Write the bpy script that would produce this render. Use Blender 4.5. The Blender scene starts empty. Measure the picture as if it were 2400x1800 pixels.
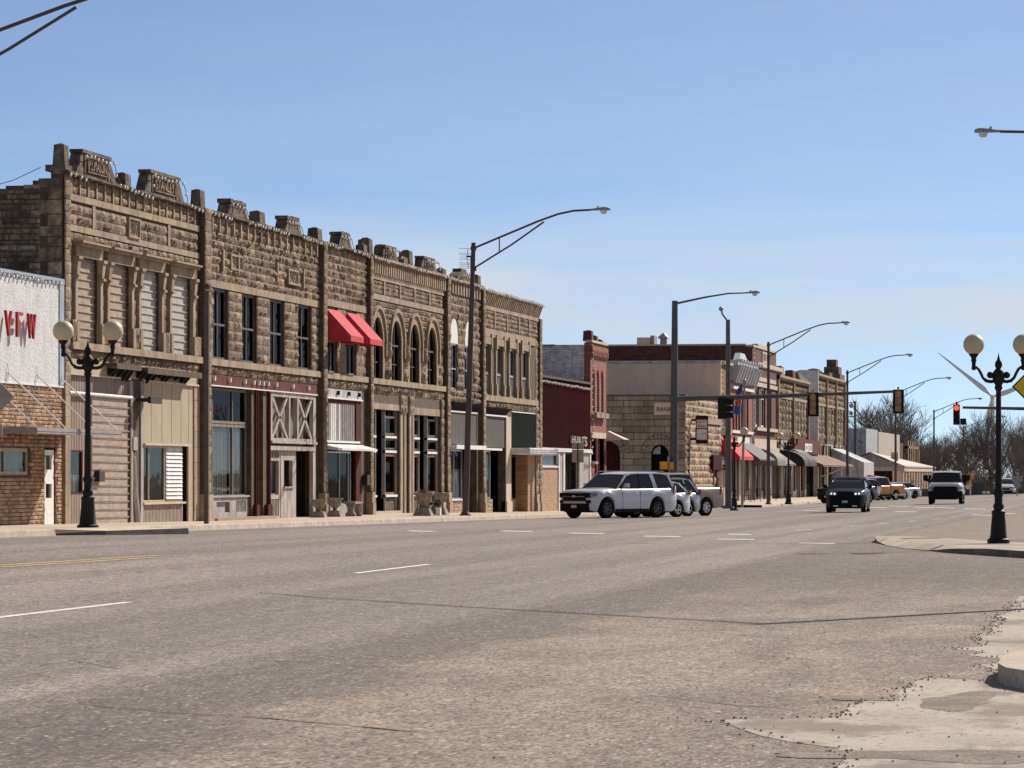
import bpy, bmesh, math, random
from mathutils import Vector, Matrix
R = math.radians
PI = math.pi
scene = bpy.context.scene
C = scene.collection

# ---------------------------------------------------------------- camera
FPX, HZ, CZ = 8500.0, 1113.0, 1.75          # focal length and horizon of the 2400 px wide photograph, eye height
TH = math.atan(1550 / FPX); TC, TS = math.cos(TH), math.sin(TH)
cam = bpy.data.cameras.new('camera'); co = bpy.data.objects.new('camera', cam); C.objects.link(co)
co.location = (0, 0, CZ); co.rotation_euler = (R(90), 0, TH)
cam.sensor_width = 36; cam.lens = 36 * FPX / 2400; cam.shift_y = (HZ - 900) / 2400
cam.clip_start = 0.5; cam.clip_end = 12000
scene.camera = co

# ---------------------------------------------------------------- sun and sky
SAZ, SEL = R(28), R(35)                      # azimuth measured from +Y towards +X
sd = Vector((math.sin(SAZ) * math.cos(SEL), math.cos(SAZ) * math.cos(SEL), math.sin(SEL)))
sl = bpy.data.lights.new('sun', 'SUN'); sl.energy = 4.7; sl.angle = R(0.5); sl.color = (1.0, 0.915, 0.79)
so = bpy.data.objects.new('sun', sl); C.objects.link(so)
so.rotation_euler = sd.to_track_quat('Z', 'Y').to_euler(); so.location = (40, 40, 60)
world = bpy.data.worlds.new('World'); scene.world = world; world.use_nodes = True
nt = world.node_tree; nt.nodes.clear()
def wn(t, **k):
    n = nt.nodes.new(t)
    for a, b in k.items(): setattr(n, a, b)
    return n
out = wn('ShaderNodeOutputWorld'); bg = wn('ShaderNodeBackground'); sky = wn('ShaderNodeTexSky')
sky.sky_type = 'NISHITA'; sky.sun_disc = False; sky.sun_elevation = SEL; sky.sun_rotation = SAZ
sky.altitude = 400; sky.air_density = 1.0; sky.dust_density = 0.6; sky.ozone_density = 2.2
tc = wn('ShaderNodeTexCoord'); sp = wn('ShaderNodeSeparateXYZ'); nt.links.new(tc.outputs['Generated'], sp.inputs[0])
# clear dry air: the blue comes down close to the horizon
mz = wn('ShaderNodeMapRange'); mz.inputs['From Min'].default_value = -0.02; mz.inputs['From Max'].default_value = 0.25
mz.inputs['To Min'].default_value = 0.035; mz.inputs['To Max'].default_value = 0.62; mz.clamp = False
nt.links.new(sp.outputs[2], mz.inputs[0])
mx = wn('ShaderNodeMath', operation='MINIMUM'); mx.inputs[1].default_value = 3.0; nt.links.new(mz.outputs[0], mx.inputs[0])
cb = wn('ShaderNodeCombineXYZ'); nt.links.new(sp.outputs[0], cb.inputs[0]); nt.links.new(sp.outputs[1], cb.inputs[1]); nt.links.new(mx.outputs[0], cb.inputs[2])
nrm = wn('ShaderNodeVectorMath', operation='NORMALIZE'); nt.links.new(cb.outputs[0], nrm.inputs[0]); nt.links.new(nrm.outputs[0], sky.inputs[0])
# thin streaky cloud
mp = wn('ShaderNodeMapping'); mp.inputs['Scale'].default_value = (5.0, 5.0, 42.0); mp.inputs['Rotation'].default_value = (R(3), R(-1.5), 0)
mp.inputs['Location'].default_value = (0.3, 0.9, 0.2)
nt.links.new(tc.outputs['Generated'], mp.inputs[0])
cn = wn('ShaderNodeTexNoise'); cn.inputs['Scale'].default_value = 1.0; cn.inputs['Detail'].default_value = 7; cn.inputs['Roughness'].default_value = 0.55
cn.inputs['Distortion'].default_value = 0.6
nt.links.new(mp.outputs[0], cn.inputs['Vector'])
cr = wn('ShaderNodeValToRGB'); cr.color_ramp.elements[0].position = 0.36; cr.color_ramp.elements[1].position = 0.56
nt.links.new(cn.outputs['Fac'], cr.inputs[0])
cm = wn('ShaderNodeValToRGB')                # cloud band sits low in the sky
cm.color_ramp.elements[0].position = 0.0; cm.color_ramp.elements[0].color = (.12,) * 3 + (1,)
for ps, v in ((.026,.35),(.040,1.),(.056,.9),(.066,.32),(.082,.12)):
    e = cm.color_ramp.elements.new(ps); e.color = (v,) * 3 + (1,)
cm.color_ramp.elements[-1].position = 0.11; cm.color_ramp.elements[-1].color = (.05,) * 3 + (1,)
nt.links.new(sp.outputs[2], cm.inputs[0])
mm = wn('ShaderNodeMath', operation='MULTIPLY'); nt.links.new(cr.outputs[0], mm.inputs[0]); nt.links.new(cm.outputs[0], mm.inputs[1])
mc = wn('ShaderNodeMix', data_type='RGBA'); mc.inputs['B'].default_value = (5.35, 5.8, 6.5, 1)
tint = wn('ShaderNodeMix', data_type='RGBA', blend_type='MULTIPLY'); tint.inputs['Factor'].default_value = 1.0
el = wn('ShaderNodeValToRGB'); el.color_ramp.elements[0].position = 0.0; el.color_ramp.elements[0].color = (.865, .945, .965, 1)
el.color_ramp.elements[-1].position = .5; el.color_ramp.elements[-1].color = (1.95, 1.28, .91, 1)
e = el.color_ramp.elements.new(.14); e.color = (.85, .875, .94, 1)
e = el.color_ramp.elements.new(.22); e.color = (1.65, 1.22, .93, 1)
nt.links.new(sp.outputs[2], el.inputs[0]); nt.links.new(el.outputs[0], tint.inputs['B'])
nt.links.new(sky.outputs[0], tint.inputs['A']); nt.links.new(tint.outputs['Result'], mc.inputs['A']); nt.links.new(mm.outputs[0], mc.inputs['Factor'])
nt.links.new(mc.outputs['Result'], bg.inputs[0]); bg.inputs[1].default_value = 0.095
nt.links.new(bg.outputs[0], out.inputs[0])
scene.view_settings.view_transform = 'Standard'; scene.view_settings.look = 'None'
scene.view_settings.exposure = 0.35; scene.view_settings.gamma = 1.0
scene.render.engine = 'CYCLES'; scene.cycles.max_bounces = 6; scene.cycles.transparent_max_bounces = 12

# ---------------------------------------------------------------- mesh helpers
class MB:
    def __init__(s): s.v = []; s.f = []
    def add(s, vs, fs):
        o = len(s.v); s.v += [tuple(p) for p in vs]; s.f += [tuple(i + o for i in f) for f in fs]; return s
    def box(s, x0, x1, y0, y1, z0, z1):
        return s.add([(x0,y0,z0),(x1,y0,z0),(x1,y1,z0),(x0,y1,z0),(x0,y0,z1),(x1,y0,z1),(x1,y1,z1),(x0,y1,z1)],
                     [(0,3,2,1),(4,5,6,7),(0,1,5,4),(1,2,6,5),(2,3,7,6),(3,0,4,7)])
    def cyc(s, a, b):                        # prism between two equal loops
        n = len(a); o = [i for i in range(n)]
        return s.add(list(a) + list(b), [tuple(o[::-1]), tuple(i + n for i in o)] + [(i, (i+1) % n, (i+1) % n + n, i + n) for i in range(n)])
    def px_(s, yz, x0, x1): return s.cyc([(x0, y, z) for y, z in yz], [(x1, y, z) for y, z in yz])
    def py_(s, xz, y0, y1): return s.cyc([(x, y0, z) for x, z in xz], [(x, y1, z) for x, z in xz])
    def pz_(s, xy, z0, z1): return s.cyc([(x, y, z0) for x, y in xy], [(x, y, z1) for x, y in xy])
    def quad(s, *p): return s.add(p, [tuple(range(len(p)))])
    def tube(s, path, r, n=8, cap=True):
        path = [Vector(p) for p in path]; rs = r if isinstance(r, (list, tuple)) else [r] * len(path)
        vs = []; up = None
        for i, p in enumerate(path):
            t = (path[min(i+1, len(path)-1)] - path[max(i-1, 0)])
            t = t.normalized() if t.length > 1e-9 else Vector((0,0,1))
            if up is None: up = Vector((0,0,1)) if abs(t.z) < .9 else Vector((1,0,0))
            a = t.cross(up).normalized(); b = a.cross(t).normalized(); up = b
            for k in range(n):
                q = 2 * PI * (k + .5) / n
                vs.append(p + a * math.cos(q) * rs[i] + b * math.sin(q) * rs[i])
        fs = [(i*n+k, i*n+(k+1) % n, (i+1)*n+(k+1) % n, (i+1)*n+k) for i in range(len(path)-1) for k in range(n)]
        if cap: fs += [tuple(range(n))[::-1], tuple((len(path)-1)*n + k for k in range(n))]
        return s.add(vs, fs)
    def lathe(s, prof, cx=0, cy=0, n=16, axis='z', cz=0):
        vs = []
        for r, z in prof:
            for k in range(n):
                q = 2 * PI * k / n; a, b = r * math.cos(q), r * math.sin(q)
                vs.append({'z': (cx+a, cy+b, cz+z), 'y': (cx+a, cy+z, cz+b), 'x': (cx+z, cy+a, cz+b)}[axis])
        m = len(prof)
        fs = [(i*n+k, i*n+(k+1) % n, (i+1)*n+(k+1) % n, (i+1)*n+k) for i in range(m-1) for k in range(n)]
        return s.add(vs, fs + [tuple(range(n))[::-1], tuple((m-1)*n+k for k in range(n))])
    def ball(s, c, r, n=14, m=9, sz=1.0):
        return s.lathe([(max(1e-4, r*math.sin(PI*i/m)), -r*sz*math.cos(PI*i/m)) for i in range(m+1)], c[0], c[1], n, 'z', c[2])
    def grid(s, rows):                       # rows of equal length point lists
        m = len(rows[0])
        return s.add([p for r in rows for p in r], [(i*m+j, i*m+j+1, (i+1)*m+j+1, (i+1)*m+j) for i in range(len(rows)-1) for j in range(m-1)])
    def walls(s, x0, x1, y0, y1, z0, z1, holes):   # slab parallel to YZ with rectangular holes (ya,yb,za,zb)
        ys = sorted({y0, y1} | {min(max(v, y0), y1) for h in holes for v in h[:2]}); zs = sorted({z0, z1} | {min(max(v, z0), z1) for h in holes for v in h[2:]})
        for i in range(len(ys)-1):
            j = 0
            while j < len(zs)-1:
                yc = (ys[i]+ys[i+1])/2
                hit = lambda q: any(h[0] < yc < h[1] and h[2] < q < h[3] for h in holes)
                if hit((zs[j]+zs[j+1])/2): j += 1; continue
                k = j
                while k+1 < len(zs)-1 and not hit((zs[k+1]+zs[k+2])/2): k += 1
                s.box(x0, x1, ys[i], ys[i+1], zs[j], zs[k+1]); j = k+1
        return s
    def build(s, name, mat, parent=None, smooth=None, label=None, recalc=True):
        if parent and name in SPLIT and name not in NOSPLIT_BIG:
            ps = split_mb(s)
            if 1 < len(ps) <= 60:
                for q in ps: o = q.build_one(name, mat, parent, smooth, label, recalc)
                return o
        return s.build_one(name, mat, parent, smooth, label, recalc)
    def build_one(s, name, mat, parent=None, smooth=None, label=None, recalc=True):
        me = bpy.data.meshes.new(name)
        off = (POS.get(parent.name, Vector((0,0,0))) if parent else Vector((0,0,0)))
        me.from_pydata([(x-off[0], y-off[1], z-off[2]) for x, y, z in s.v], [], s.f)
        if recalc:
            bm = bmesh.new(); bm.from_mesh(me); bmesh.ops.recalc_face_normals(bm, faces=bm.faces); bm.to_mesh(me); bm.free()
        me.update()
        if mat: me.materials.append(mat)
        if smooth is not None:
            me.polygons.foreach_set('use_smooth', [True]*len(me.polygons))
            if smooth < 180: me.set_sharp_from_angle(angle=R(smooth))
        o = bpy.data.objects.new(name, me); C.objects.link(o)
        if parent: o.parent = parent; POS[o.name] = off
        if label: o['label'] = label
        return o
SPLIT = {'pilaster','capital','window_hood','hood_mould','arch_ring','scroll','parapet_block','rosette','bracket','sill','post','stone_post','iron_column','column','ledge','trim','lintel','fascia','boarding','chimney_block','tie_rod','awning_post','notice','torn_awning','rock_faced_stone','corrugated_cladding','sign_panel','timber_panel','awning_box','slat','shutter_slat','louvre','side_wall_','band_course','date_','blind_arch','mullion','bulkhead','stone_band','corbel','dentil_course','elbow','window_backing','coping','missing_paint','wall_panel','tower','pillar','mark','carved_panel','rubble_stone','quoin'}
NOSPLIT_BIG = {'corbel','dentil_course','louvre','quoin','slat'}
def split_mb(mb, eps=.03):
    n = len(mb.v); par = list(range(n))
    def fd(i):
        while par[i] != i: par[i] = par[par[i]]; i = par[i]
        return i
    for f in mb.f:
        r = fd(f[0])
        for q in f[1:]: par[fd(q)] = r
    box = {}
    for i, p in enumerate(mb.v):
        r = fd(i); b = box.get(r)
        if b is None: box[r] = [list(p), list(p)]
        else:
            for k in range(3): b[0][k] = min(b[0][k], p[k]); b[1][k] = max(b[1][k], p[k])
    it = sorted(box.items(), key=lambda q: q[1][0][1])
    for i, (r, b) in enumerate(it):
        for r2, c in it[i+1:]:
            if c[0][1] > b[1][1]+eps: break
            if all(b[0][k] < c[1][k]+eps and c[0][k] < b[1][k]+eps for k in (0, 2)): par[fd(r2)] = fd(r)
    out = {}; 
    for i in range(n): out.setdefault(fd(i), []).append(i)
    res = []
    idx = {}
    for r, vs in out.items():
        m = MB(); 
        for i in vs: idx[i] = (m, len(m.v)); m.v.append(mb.v[i])
        res.append(m)
    for f in mb.f: m = idx[f[0]][0]; m.f.append(tuple(idx[q][1] for q in f))
    return res
POS = {}                                      # world origin of every parent, so that parts can be given in world coordinates
def thing(name, label, cat, loc=(0,0,0), group=None):
    o = bpy.data.objects.new(name, None); C.objects.link(o); o.empty_display_size = .3
    o.location = loc; POS[o.name] = Vector(loc); o['label'] = label; o['category'] = cat
    if group: o['group'] = group
    return o
def tag(o, label, cat, group=None):
    o['label'] = label; o['category'] = cat
    if group: o['group'] = group
    return o
def struct(o, kind='structure'): o['kind'] = kind; return o
def dup(root, loc, label, group=None, rz=None):
    r = root.copy(); C.objects.link(r); r.location = loc; r['label'] = label
    if rz is not None: r.rotation_euler = (0, 0, rz)
    if group: r['group'] = group
    for ch in list(root.children):
        c = ch.copy(); C.objects.link(c); c.parent = r
        for g in list(ch.children):
            d = g.copy(); C.objects.link(d); d.parent = c
    return r
def text(s, name, mat, parent, p, w, h, face='x', depth=.02):   # lettering of width w and height h centred on p
    cu = bpy.data.curves.new('t', 'FONT'); cu.body = s; cu.extrude = .02; cu.resolution_u = 2; cu.align_x = 'CENTER'
    ob = bpy.data.objects.new('t', cu); C.objects.link(ob)
    me = bpy.data.meshes.new_from_object(ob.evaluated_get(bpy.context.evaluated_depsgraph_get()))
    bpy.data.objects.remove(ob); bpy.data.curves.remove(cu)
    xs = [v.co.x for v in me.vertices]; ys = [v.co.y for v in me.vertices]
    cx, cy, sx, sy = (min(xs)+max(xs))/2, (min(ys)+max(ys))/2, w/(max(xs)-min(xs)), h/(max(ys)-min(ys))
    off = POS.get(parent.name, Vector((0,0,0))) if parent else Vector((0,0,0))
    for v in me.vertices:
        a, b, c = (v.co.x-cx)*sx, (v.co.y-cy)*sy, v.co.z/.02*depth/2
        q = {'x': (c, a, b), 'y': (a, -c, b)}[face]
        v.co = Vector(p) + Vector(q) - off
    me.name = name; me.materials.clear(); me.materials.append(mat)
    o = bpy.data.objects.new(name, me); C.objects.link(o)
    if parent: o.parent = parent
    return o

# placing: where a line of sight of the photograph meets the plane X = const, or a given distance
def dist(X, Y): return -X*TS + Y*TC
def YF(px, X=-31.): u = (px-1200)/FPX; return -X*(TC+u*TS)/(TS-u*TC)
def ZF(px, py, X=-31.): return CZ + (HZ-py)*dist(X, YF(px, X))/FPX
def at(px, py, d): r = (px-1200)*d/FPX; return Vector((r*TC-d*TS, r*TS+d*TC, CZ+(HZ-py)*d/FPX))
def sstep(x): x = max(0., min(1., x)); return x*x*(3-2*x)
def G(X, Y):                                  # height of the street surface
    t = sstep((-X-12)/13.); g = t*max(-.34, min(.42, .0055*(140-Y)))
    if Y > 345: g -= .022*min(Y-345, 150)
    return g
def F(Y):                                     # height of the pavement at the building fronts
    pts = [(60, .55), (99, .36), (114, .24), (130, .2), (144, .2), (152, .14), (165, .0), (177, -.07), (240, -.15), (300, -.1), (345, -.2), (500, -3)]
    for (a, b), (c, d) in zip(pts, pts[1:]):
        if Y <= c: return b+(d-b)*max(0, (Y-a))/(c-a)
    return -3
def gpt(px, py, dz=0):                        # the point of the street surface seen at a pixel
    d = 1.75*FPX/(py-HZ)
    for _ in range(12):
        p = at(px, py, d); d = .5*d+.5*(CZ-G(p.x, p.y)-dz)*FPX/(py-HZ)
    p = at(px, py, d); return Vector((p.x, p.y, G(p.x, p.y)+dz))

# ---------------------------------------------------------------- materials
MAT = {}
def mat(name, col, rough=.85, var=.25, vs=3., fine=0., fs=40., bump=0., bs=20., metal=0., spec=.4, stretch=(1,1,1), col2=None, streak=0., brick=None, coat=0., wave=None, emit=None, sprk=None, isl=0., warp=0., patch=None):
    m = bpy.data.materials.new(name); m.use_nodes = True; n = m.node_tree; N = n.nodes; L = n.links
    b = N['Principled BSDF']; b.inputs['Roughness'].default_value = rough; b.inputs['Metallic'].default_value = metal
    b.inputs['Specular IOR Level'].default_value = spec; b.inputs['Coat Weight'].default_value = coat; b.inputs['Coat Roughness'].default_value = .04
    tc = N.new('ShaderNodeTexCoord'); mp = N.new('ShaderNodeMapping'); L.new(tc.outputs['Object'], mp.inputs[0]); mp.inputs['Scale'].default_value = stretch
    def noise(sc, det=5, src=None):
        t = N.new('ShaderNodeTexNoise'); t.inputs['Scale'].default_value = sc; t.inputs['Detail'].default_value = det; t.inputs['Roughness'].default_value = .6
        L.new((src or mp).outputs[0], t.inputs['Vector']); return t.outputs['Fac']
    def mixc(f, a, bb, bl='MIX'):
        x = N.new('ShaderNodeMix'); x.data_type = 'RGBA'; x.blend_type = bl
        for s, v in (('Factor', f), ('A', a), ('B', bb)):
            if isinstance(v, (int, float)): x.inputs[s].default_value = v
            elif isinstance(v, tuple): x.inputs[s].default_value = (v + (1,))[:4]
            else: L.new(v, x.inputs[s])
        return x.outputs['Result']
    def ramp(src, a, b2, lo=0., hi=1.):
        x = N.new('ShaderNodeMapRange'); x.inputs['From Min'].default_value = a; x.inputs['From Max'].default_value = b2
        x.inputs['To Min'].default_value = lo; x.inputs['To Max'].default_value = hi; L.new(src, x.inputs[0]); return x.outputs[0]
    c = tuple(col)
    if var or col2:
        d = tuple(x*(1-var) for x in col) if col2 is None else tuple(col2)
        e = tuple(min(1, x*(1+var*.7)) for x in col)
        c = mixc(ramp(noise(vs), .38, .62), d, e)
    bh = None
    if brick:                                 # (width, height, mortar size, mortar colour, wall: 'x' or 'y')
        sx = N.new('ShaderNodeSeparateXYZ'); L.new(tc.outputs['Object'], sx.inputs[0]); cx = N.new('ShaderNodeCombineXYZ')
        L.new(sx.outputs[1 if brick[4] == 'x' else 0], cx.inputs[0]); L.new(sx.outputs[2], cx.inputs[1])
        bt = N.new('ShaderNodeTexBrick')
        if warp:
            wv = N.new('ShaderNodeTexNoise'); wv.inputs['Scale'].default_value = 2.2; wv.inputs['Detail'].default_value = 3; L.new(cx.outputs[0], wv.inputs['Vector'])
            wa = N.new('ShaderNodeVectorMath'); wa.operation = 'MULTIPLY_ADD'; wa.inputs[1].default_value = (warp*2.5, warp, 0); L.new(wv.outputs['Color'], wa.inputs[0]); L.new(cx.outputs[0], wa.inputs[2]); L.new(wa.outputs[0], bt.inputs['Vector'])
        else: L.new(cx.outputs[0], bt.inputs['Vector']); bt.inputs['Scale'].default_value = 1
        bt.inputs['Brick Width'].default_value = brick[0]; bt.inputs['Row Height'].default_value = brick[1]; bt.inputs['Mortar Size'].default_value = brick[2]
        bt.inputs['Mortar Smooth'].default_value = .3
        bt.inputs['Color1'].default_value = (.72,)*3+(1,); bt.inputs['Color2'].default_value = (1.2,)*3+(1,); bt.inputs['Mortar'].default_value = (1,1,1,1)
        c = mixc(1., c, bt.outputs['Color'], 'MULTIPLY'); c = mixc(bt.outputs['Fac'], c, brick[3]); bh = bt.outputs['Fac']
    if isl:                                   # every stone has its own tone
        gi = N.new('ShaderNodeNewGeometry'); c = mixc(1., c, mixc(gi.outputs['Random Per Island'], (1-isl,1-isl*1.05,1-isl*1.1), (1+isl*.55,1+isl*.5,1+isl*.45)), 'MULTIPLY')
    if streak:                                # rain streaks and grime running down
        m2 = N.new('ShaderNodeMapping'); L.new(tc.outputs['Object'], m2.inputs[0]); m2.inputs['Scale'].default_value = (2.2, 2.2, .25)
        c = mixc(ramp(noise(1.6, 6, m2), .42, .7, 0, streak), c, mixc(1., c, (.38,.33,.30), 'MULTIPLY'))
    if fine: c = mixc(1., c, mixc(ramp(noise(fs, 3), .3, .7), (1-fine,)*3, (1+fine,)*3), 'MULTIPLY')
    if sprk:                                  # (scale, threshold, colour) stone chips or specks
        v = N.new('ShaderNodeTexVoronoi'); v.inputs['Scale'].default_value = sprk[0]; L.new(mp.outputs[0], v.inputs['Vector'])
        sc = N.new('ShaderNodeSeparateColor'); L.new(v.outputs['Color'], sc.inputs[0])
        c = mixc(ramp(sc.outputs[0], sprk[1], sprk[1]+.02), c, sprk[2])
    if patch:                                 # (scale, lo, hi, colour) dirt lying in ragged drifts
        m3 = N.new('ShaderNodeMapping'); L.new(tc.outputs['Object'], m3.inputs[0]); m3.inputs['Scale'].default_value = patch[0]
        c = mixc(ramp(noise(1., 9, m3), patch[1], patch[2]), c, patch[3])
    if isinstance(c, tuple): b.inputs['Base Color'].default_value = c + (1,)
    else: L.new(c, b.inputs['Base Color'])
    if bump or wave or bh is not None:
        bp = N.new('ShaderNodeBump'); bp.inputs['Strength'].default_value = .9; bp.inputs['Distance'].default_value = bump if bump else .02
        h = noise(bs, 6)
        if wave:                              # (direction 'x','y','z', spacing) corrugation
            sx = N.new('ShaderNodeSeparateXYZ'); L.new(tc.outputs['Object'], sx.inputs[0])
            w = N.new('ShaderNodeMath'); w.operation = 'MULTIPLY'; w.inputs[1].default_value = 2*PI/wave[1]; L.new(sx.outputs['xyz'.index(wave[0])], w.inputs[0])
            w2 = N.new('ShaderNodeMath'); w2.operation = 'SINE'; L.new(w.outputs[0], w2.inputs[0]); h = w2.outputs[0]
        if bh is not None:
            k = N.new('ShaderNodeMath'); k.operation = 'SUBTRACT'; L.new(h, k.inputs[0]); L.new(bh, k.inputs[1]); h = k.outputs[0]
        L.new(h, bp.inputs['Height']); L.new(bp.outputs[0], b.inputs['Normal'])
    if emit: b.inputs['Emission Color'].default_value = tuple(emit[0])+(1,); b.inputs['Emission Strength'].default_value = emit[1]
    MAT[name] = m; return m
def glass(name, tint=(.25,.28,.3), refl=.5, rough=.03):
    m = bpy.data.materials.new(name); m.use_nodes = True; n = m.node_tree; N = n.nodes; L = n.links; N.clear()
    o = N.new('ShaderNodeOutputMaterial'); t = N.new('ShaderNodeBsdfTransparent'); g = N.new('ShaderNodeBsdfGlossy'); x = N.new('ShaderNodeMixShader')
    t.inputs[0].default_value = tint+(1,); g.inputs['Roughness'].default_value = rough; g.inputs[0].default_value = (.9,.92,.95,1)
    f = N.new('ShaderNodeFresnel'); f.inputs[0].default_value = 1.35; k = N.new('ShaderNodeMath'); k.operation = 'MULTIPLY'; k.inputs[1].default_value = refl
    tc = N.new('ShaderNodeTexCoord'); ns = N.new('ShaderNodeTexNoise'); ns.inputs['Scale'].default_value = 1.2; L.new(tc.outputs['Object'], ns.inputs['Vector'])
    bp = N.new('ShaderNodeBump'); bp.inputs['Strength'].default_value = .25; bp.inputs['Distance'].default_value = .02; L.new(ns.outputs[0], bp.inputs['Height'])
    L.new(bp.outputs[0], g.inputs['Normal'])
    L.new(f.outputs[0], k.inputs[0]); L.new(k.outputs[0], x.inputs[0]); L.new(t.outputs[0], x.inputs[1]); L.new(g.outputs[0], x.inputs[2]); L.new(x.outputs[0], o.inputs[0])
    MAT[name] = m; return m
M = MAT
mat('rock', (.33,.25,.175), .92, .3, 1.3, fine=.4, fs=9, bump=.07, bs=14, streak=.85, isl=.24)
mat('smooth_stone', (.37,.285,.20), .9, .18, 1.1, fine=.18, fs=12, bump=.008, bs=30, streak=.6)
mat('dark_stone', (.17,.13,.10), .95, .4, 2.2, fine=.4, fs=8, bump=.05, bs=12, streak=.6)
mat('rock_far', (.34,.255,.17), .92, .3, 1.2, fine=.35, fs=6, bump=.07, bs=9, streak=.7, isl=.3)
mat('joint', (.105,.078,.056), .95, .3, 3, bump=.02)
mat('rubble', (.34,.26,.18), .95, .45, 2.5, fine=.35, fs=9, bump=.06, bs=10, streak=.6, isl=.45)
mat('veneer', (.43,.275,.17), .9, .3, 2.5, isl=.42, bump=.03, bs=12, fine=.25)
mat('joint_tan', (.10,.065,.045), .95, .2, 4)
mat('canopy_metal', (.30,.28,.27), .6, .15, 2, spec=.25)
mat('white_stucco', (.66,.66,.68), .9, .08, 2, fine=.14, fs=14, bump=.04, bs=12, streak=.22)
mat('blue_trim', (.33,.39,.47), .8, .15, 2)
mat('pink_sheet', (.41,.33,.27), .7, .18, 2, stretch=(1,1,5), spec=.2, streak=.3)
mat('grey_sheet', (.42,.41,.38), .7, .12, 3, spec=.2)
mat('brown_corr', (.30,.225,.185), .6, .15, 2, wave=('y',.16), bump=.05)
mat('tan_panel', (.40,.33,.22), .75, .08, 1, fine=.05)
mat('tan_trim', (.43,.36,.25), .7, .12, 3)
mat('grey_paint', (.36,.34,.33), .8, .2, 2, streak=.4)
mat('old_wood', (.42,.37,.34), .9, .3, 2, stretch=(3,3,.6), fine=.25, fs=20, streak=.4)
mat('old_wood_dark', (.20,.175,.155), .9, .3, 2, stretch=(3,3,.6), streak=.4)
mat('oxblood', (.085,.02,.02), .85, .25, 4, streak=.4, spec=.1)
mat('oxblood_light', (.15,.055,.05), .9, .25, 3, streak=.5, spec=.1)
mat('rust_metal', (.12,.09,.075), .85, .3, 5, spec=.15)
mat('white_paint', (.70,.70,.70), .6, .12, 3, streak=.3)
mat('slat_pale', (.50,.49,.47), .8, .3, 5, spec=.1)
mat('slat_grey', (.30,.27,.27), .85, .2, 3, streak=.3, spec=.1)
mat('grey_band', (.48,.49,.52), .8, .25, 2.4, streak=.6)
mat('dark_frame', (.10,.075,.06), .6, .25, 5)
mat('wood_frame', (.20,.10,.055), .55, .2, 5)
mat('alu', (.45,.46,.47), .35, .05, 3, metal=.8)
mat('curtain', (.44,.41,.36), .95, .25, 2, stretch=(8,8,.5))
mat('sheer', (.60,.63,.64), .95, .2, 2, stretch=(9,9,.4))
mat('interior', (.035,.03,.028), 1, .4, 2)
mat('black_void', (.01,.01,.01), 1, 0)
mat('red_canvas', (.50,.038,.055), .85, .06, 2, fine=.05)
mat('grey_screen', (.155,.15,.14), .95, .06, 2, spec=.0, wave=('y',.3), bump=.01)
mat('green_screen', (.022,.030,.027), .95, .1, 2, spec=.0)
mat('maroon_metal', (.042,.014,.016), .9, .1, 2, wave=('y',.3), bump=.03, spec=.0)
mat('white_brick', (.84,.77,.75), .9, .25, 2.5, brick=(.3,.09,.012,(.45,.42,.42),'y'), bump=.02, streak=.5, fine=.2)
mat('red_brick', (.33,.115,.08), .85, .2, 3, brick=(.22,.075,.01,(.20,.10,.08),'x'), bump=.015)
mat('orange_brick', (.30,.16,.07), .85, .5, 5, brick=(.22,.075,.012,(.08,.04,.03),'x'), bump=.015, fine=.4, fs=5)
mat('dark_brick', (.17,.06,.042), .85, .25, 2, brick=(.45,.16,.022,(.07,.035,.028),'y'), bump=.02, fine=.2)
mat('dark_brick_x', (.15,.058,.042), .85, .25, 2, brick=(.24,.08,.012,(.09,.05,.04),'x'), bump=.015)
mat('low_brick', (.42,.26,.15), .85, .15, 3, brick=(.22,.075,.01,(.30,.2,.13),'x'), bump=.01)
mat('beige_stucco', (.82,.59,.45), .9, .08, .7, streak=.14, fine=.06)
mat('bank_stone', (.44,.335,.23), .9, .25, .9, brick=(1.35,.42,.022,(.09,.07,.055),'y'), bump=.03, bs=8, fine=.2, streak=.45)
mat('bank_rock', (.50,.385,.26), .92, .25, 1.2, fine=.35, fs=6, bump=.07, bs=9, streak=.5, isl=.22)
mat('cream', (.56,.46,.36), .75, .1, 2, streak=.3)
mat('cornice_grey', (.50,.52,.53), .5, .12, 3)
mat('black_iron', (.012,.012,.012), .6, .2, 8, spec=.25)
mat('globe', (.60,.51,.33), .45, .05, 2, spec=.35)
mat('grey_steel', (.11,.11,.112), .6, .15, 3, spec=.3)
mat('brown_steel', (.10,.085,.08), .65, .15, 3, spec=.25)
mat('galv', (.34,.34,.34), .5, .15, 6, metal=.3)
mat('lens', (.75,.77,.8), .15, 0, spec=.8)
mat('bulb', (.95,.93,.88), .4, 0, spec=.5)
mat('wire', (.02,.02,.02), .8, 0)
mat('tan_box', (.42,.25,.12), .6, .2, 5)
mat('sign_yellow', (.80,.60,.03), .5, .04, 3)
mat('sign_orange', (.85,.38,.02), .5, .04, 3)
mat('orange_box', (.80,.36,.03), .5, .1, 3)
mat('sign_back', (.36,.32,.28), .6, .08, 3)
mat('red_letter', (.33,.012,.015), .6, .06, 3)
mat('white_letter', (.75,.74,.72), .6, .1, 5)
mat('dark_letter', (.09,.07,.06), .9, .1, 5)
mat('red_lamp', (.6,.02,.01), .3, 0, emit=((1,.05,.02), 2.2))
mat('sign_maroon', (.05,.008,.008), .9, .1, 3, spec=.06)
mat('sign_white', (.85,.82,.78), .5, .05, 3)
mat('roof_dark', (.12,.10,.09), .9, .25, 2, fine=.2)
mat('roof_sunlit', (.42,.38,.34), .7, .15, 1)
mat('shingle_brown', (.17,.085,.06), .8, .3, 4, wave=('z',.12), bump=.03)
mat('awn_grey', (.085,.087,.095), .8, .08, 2)
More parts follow.
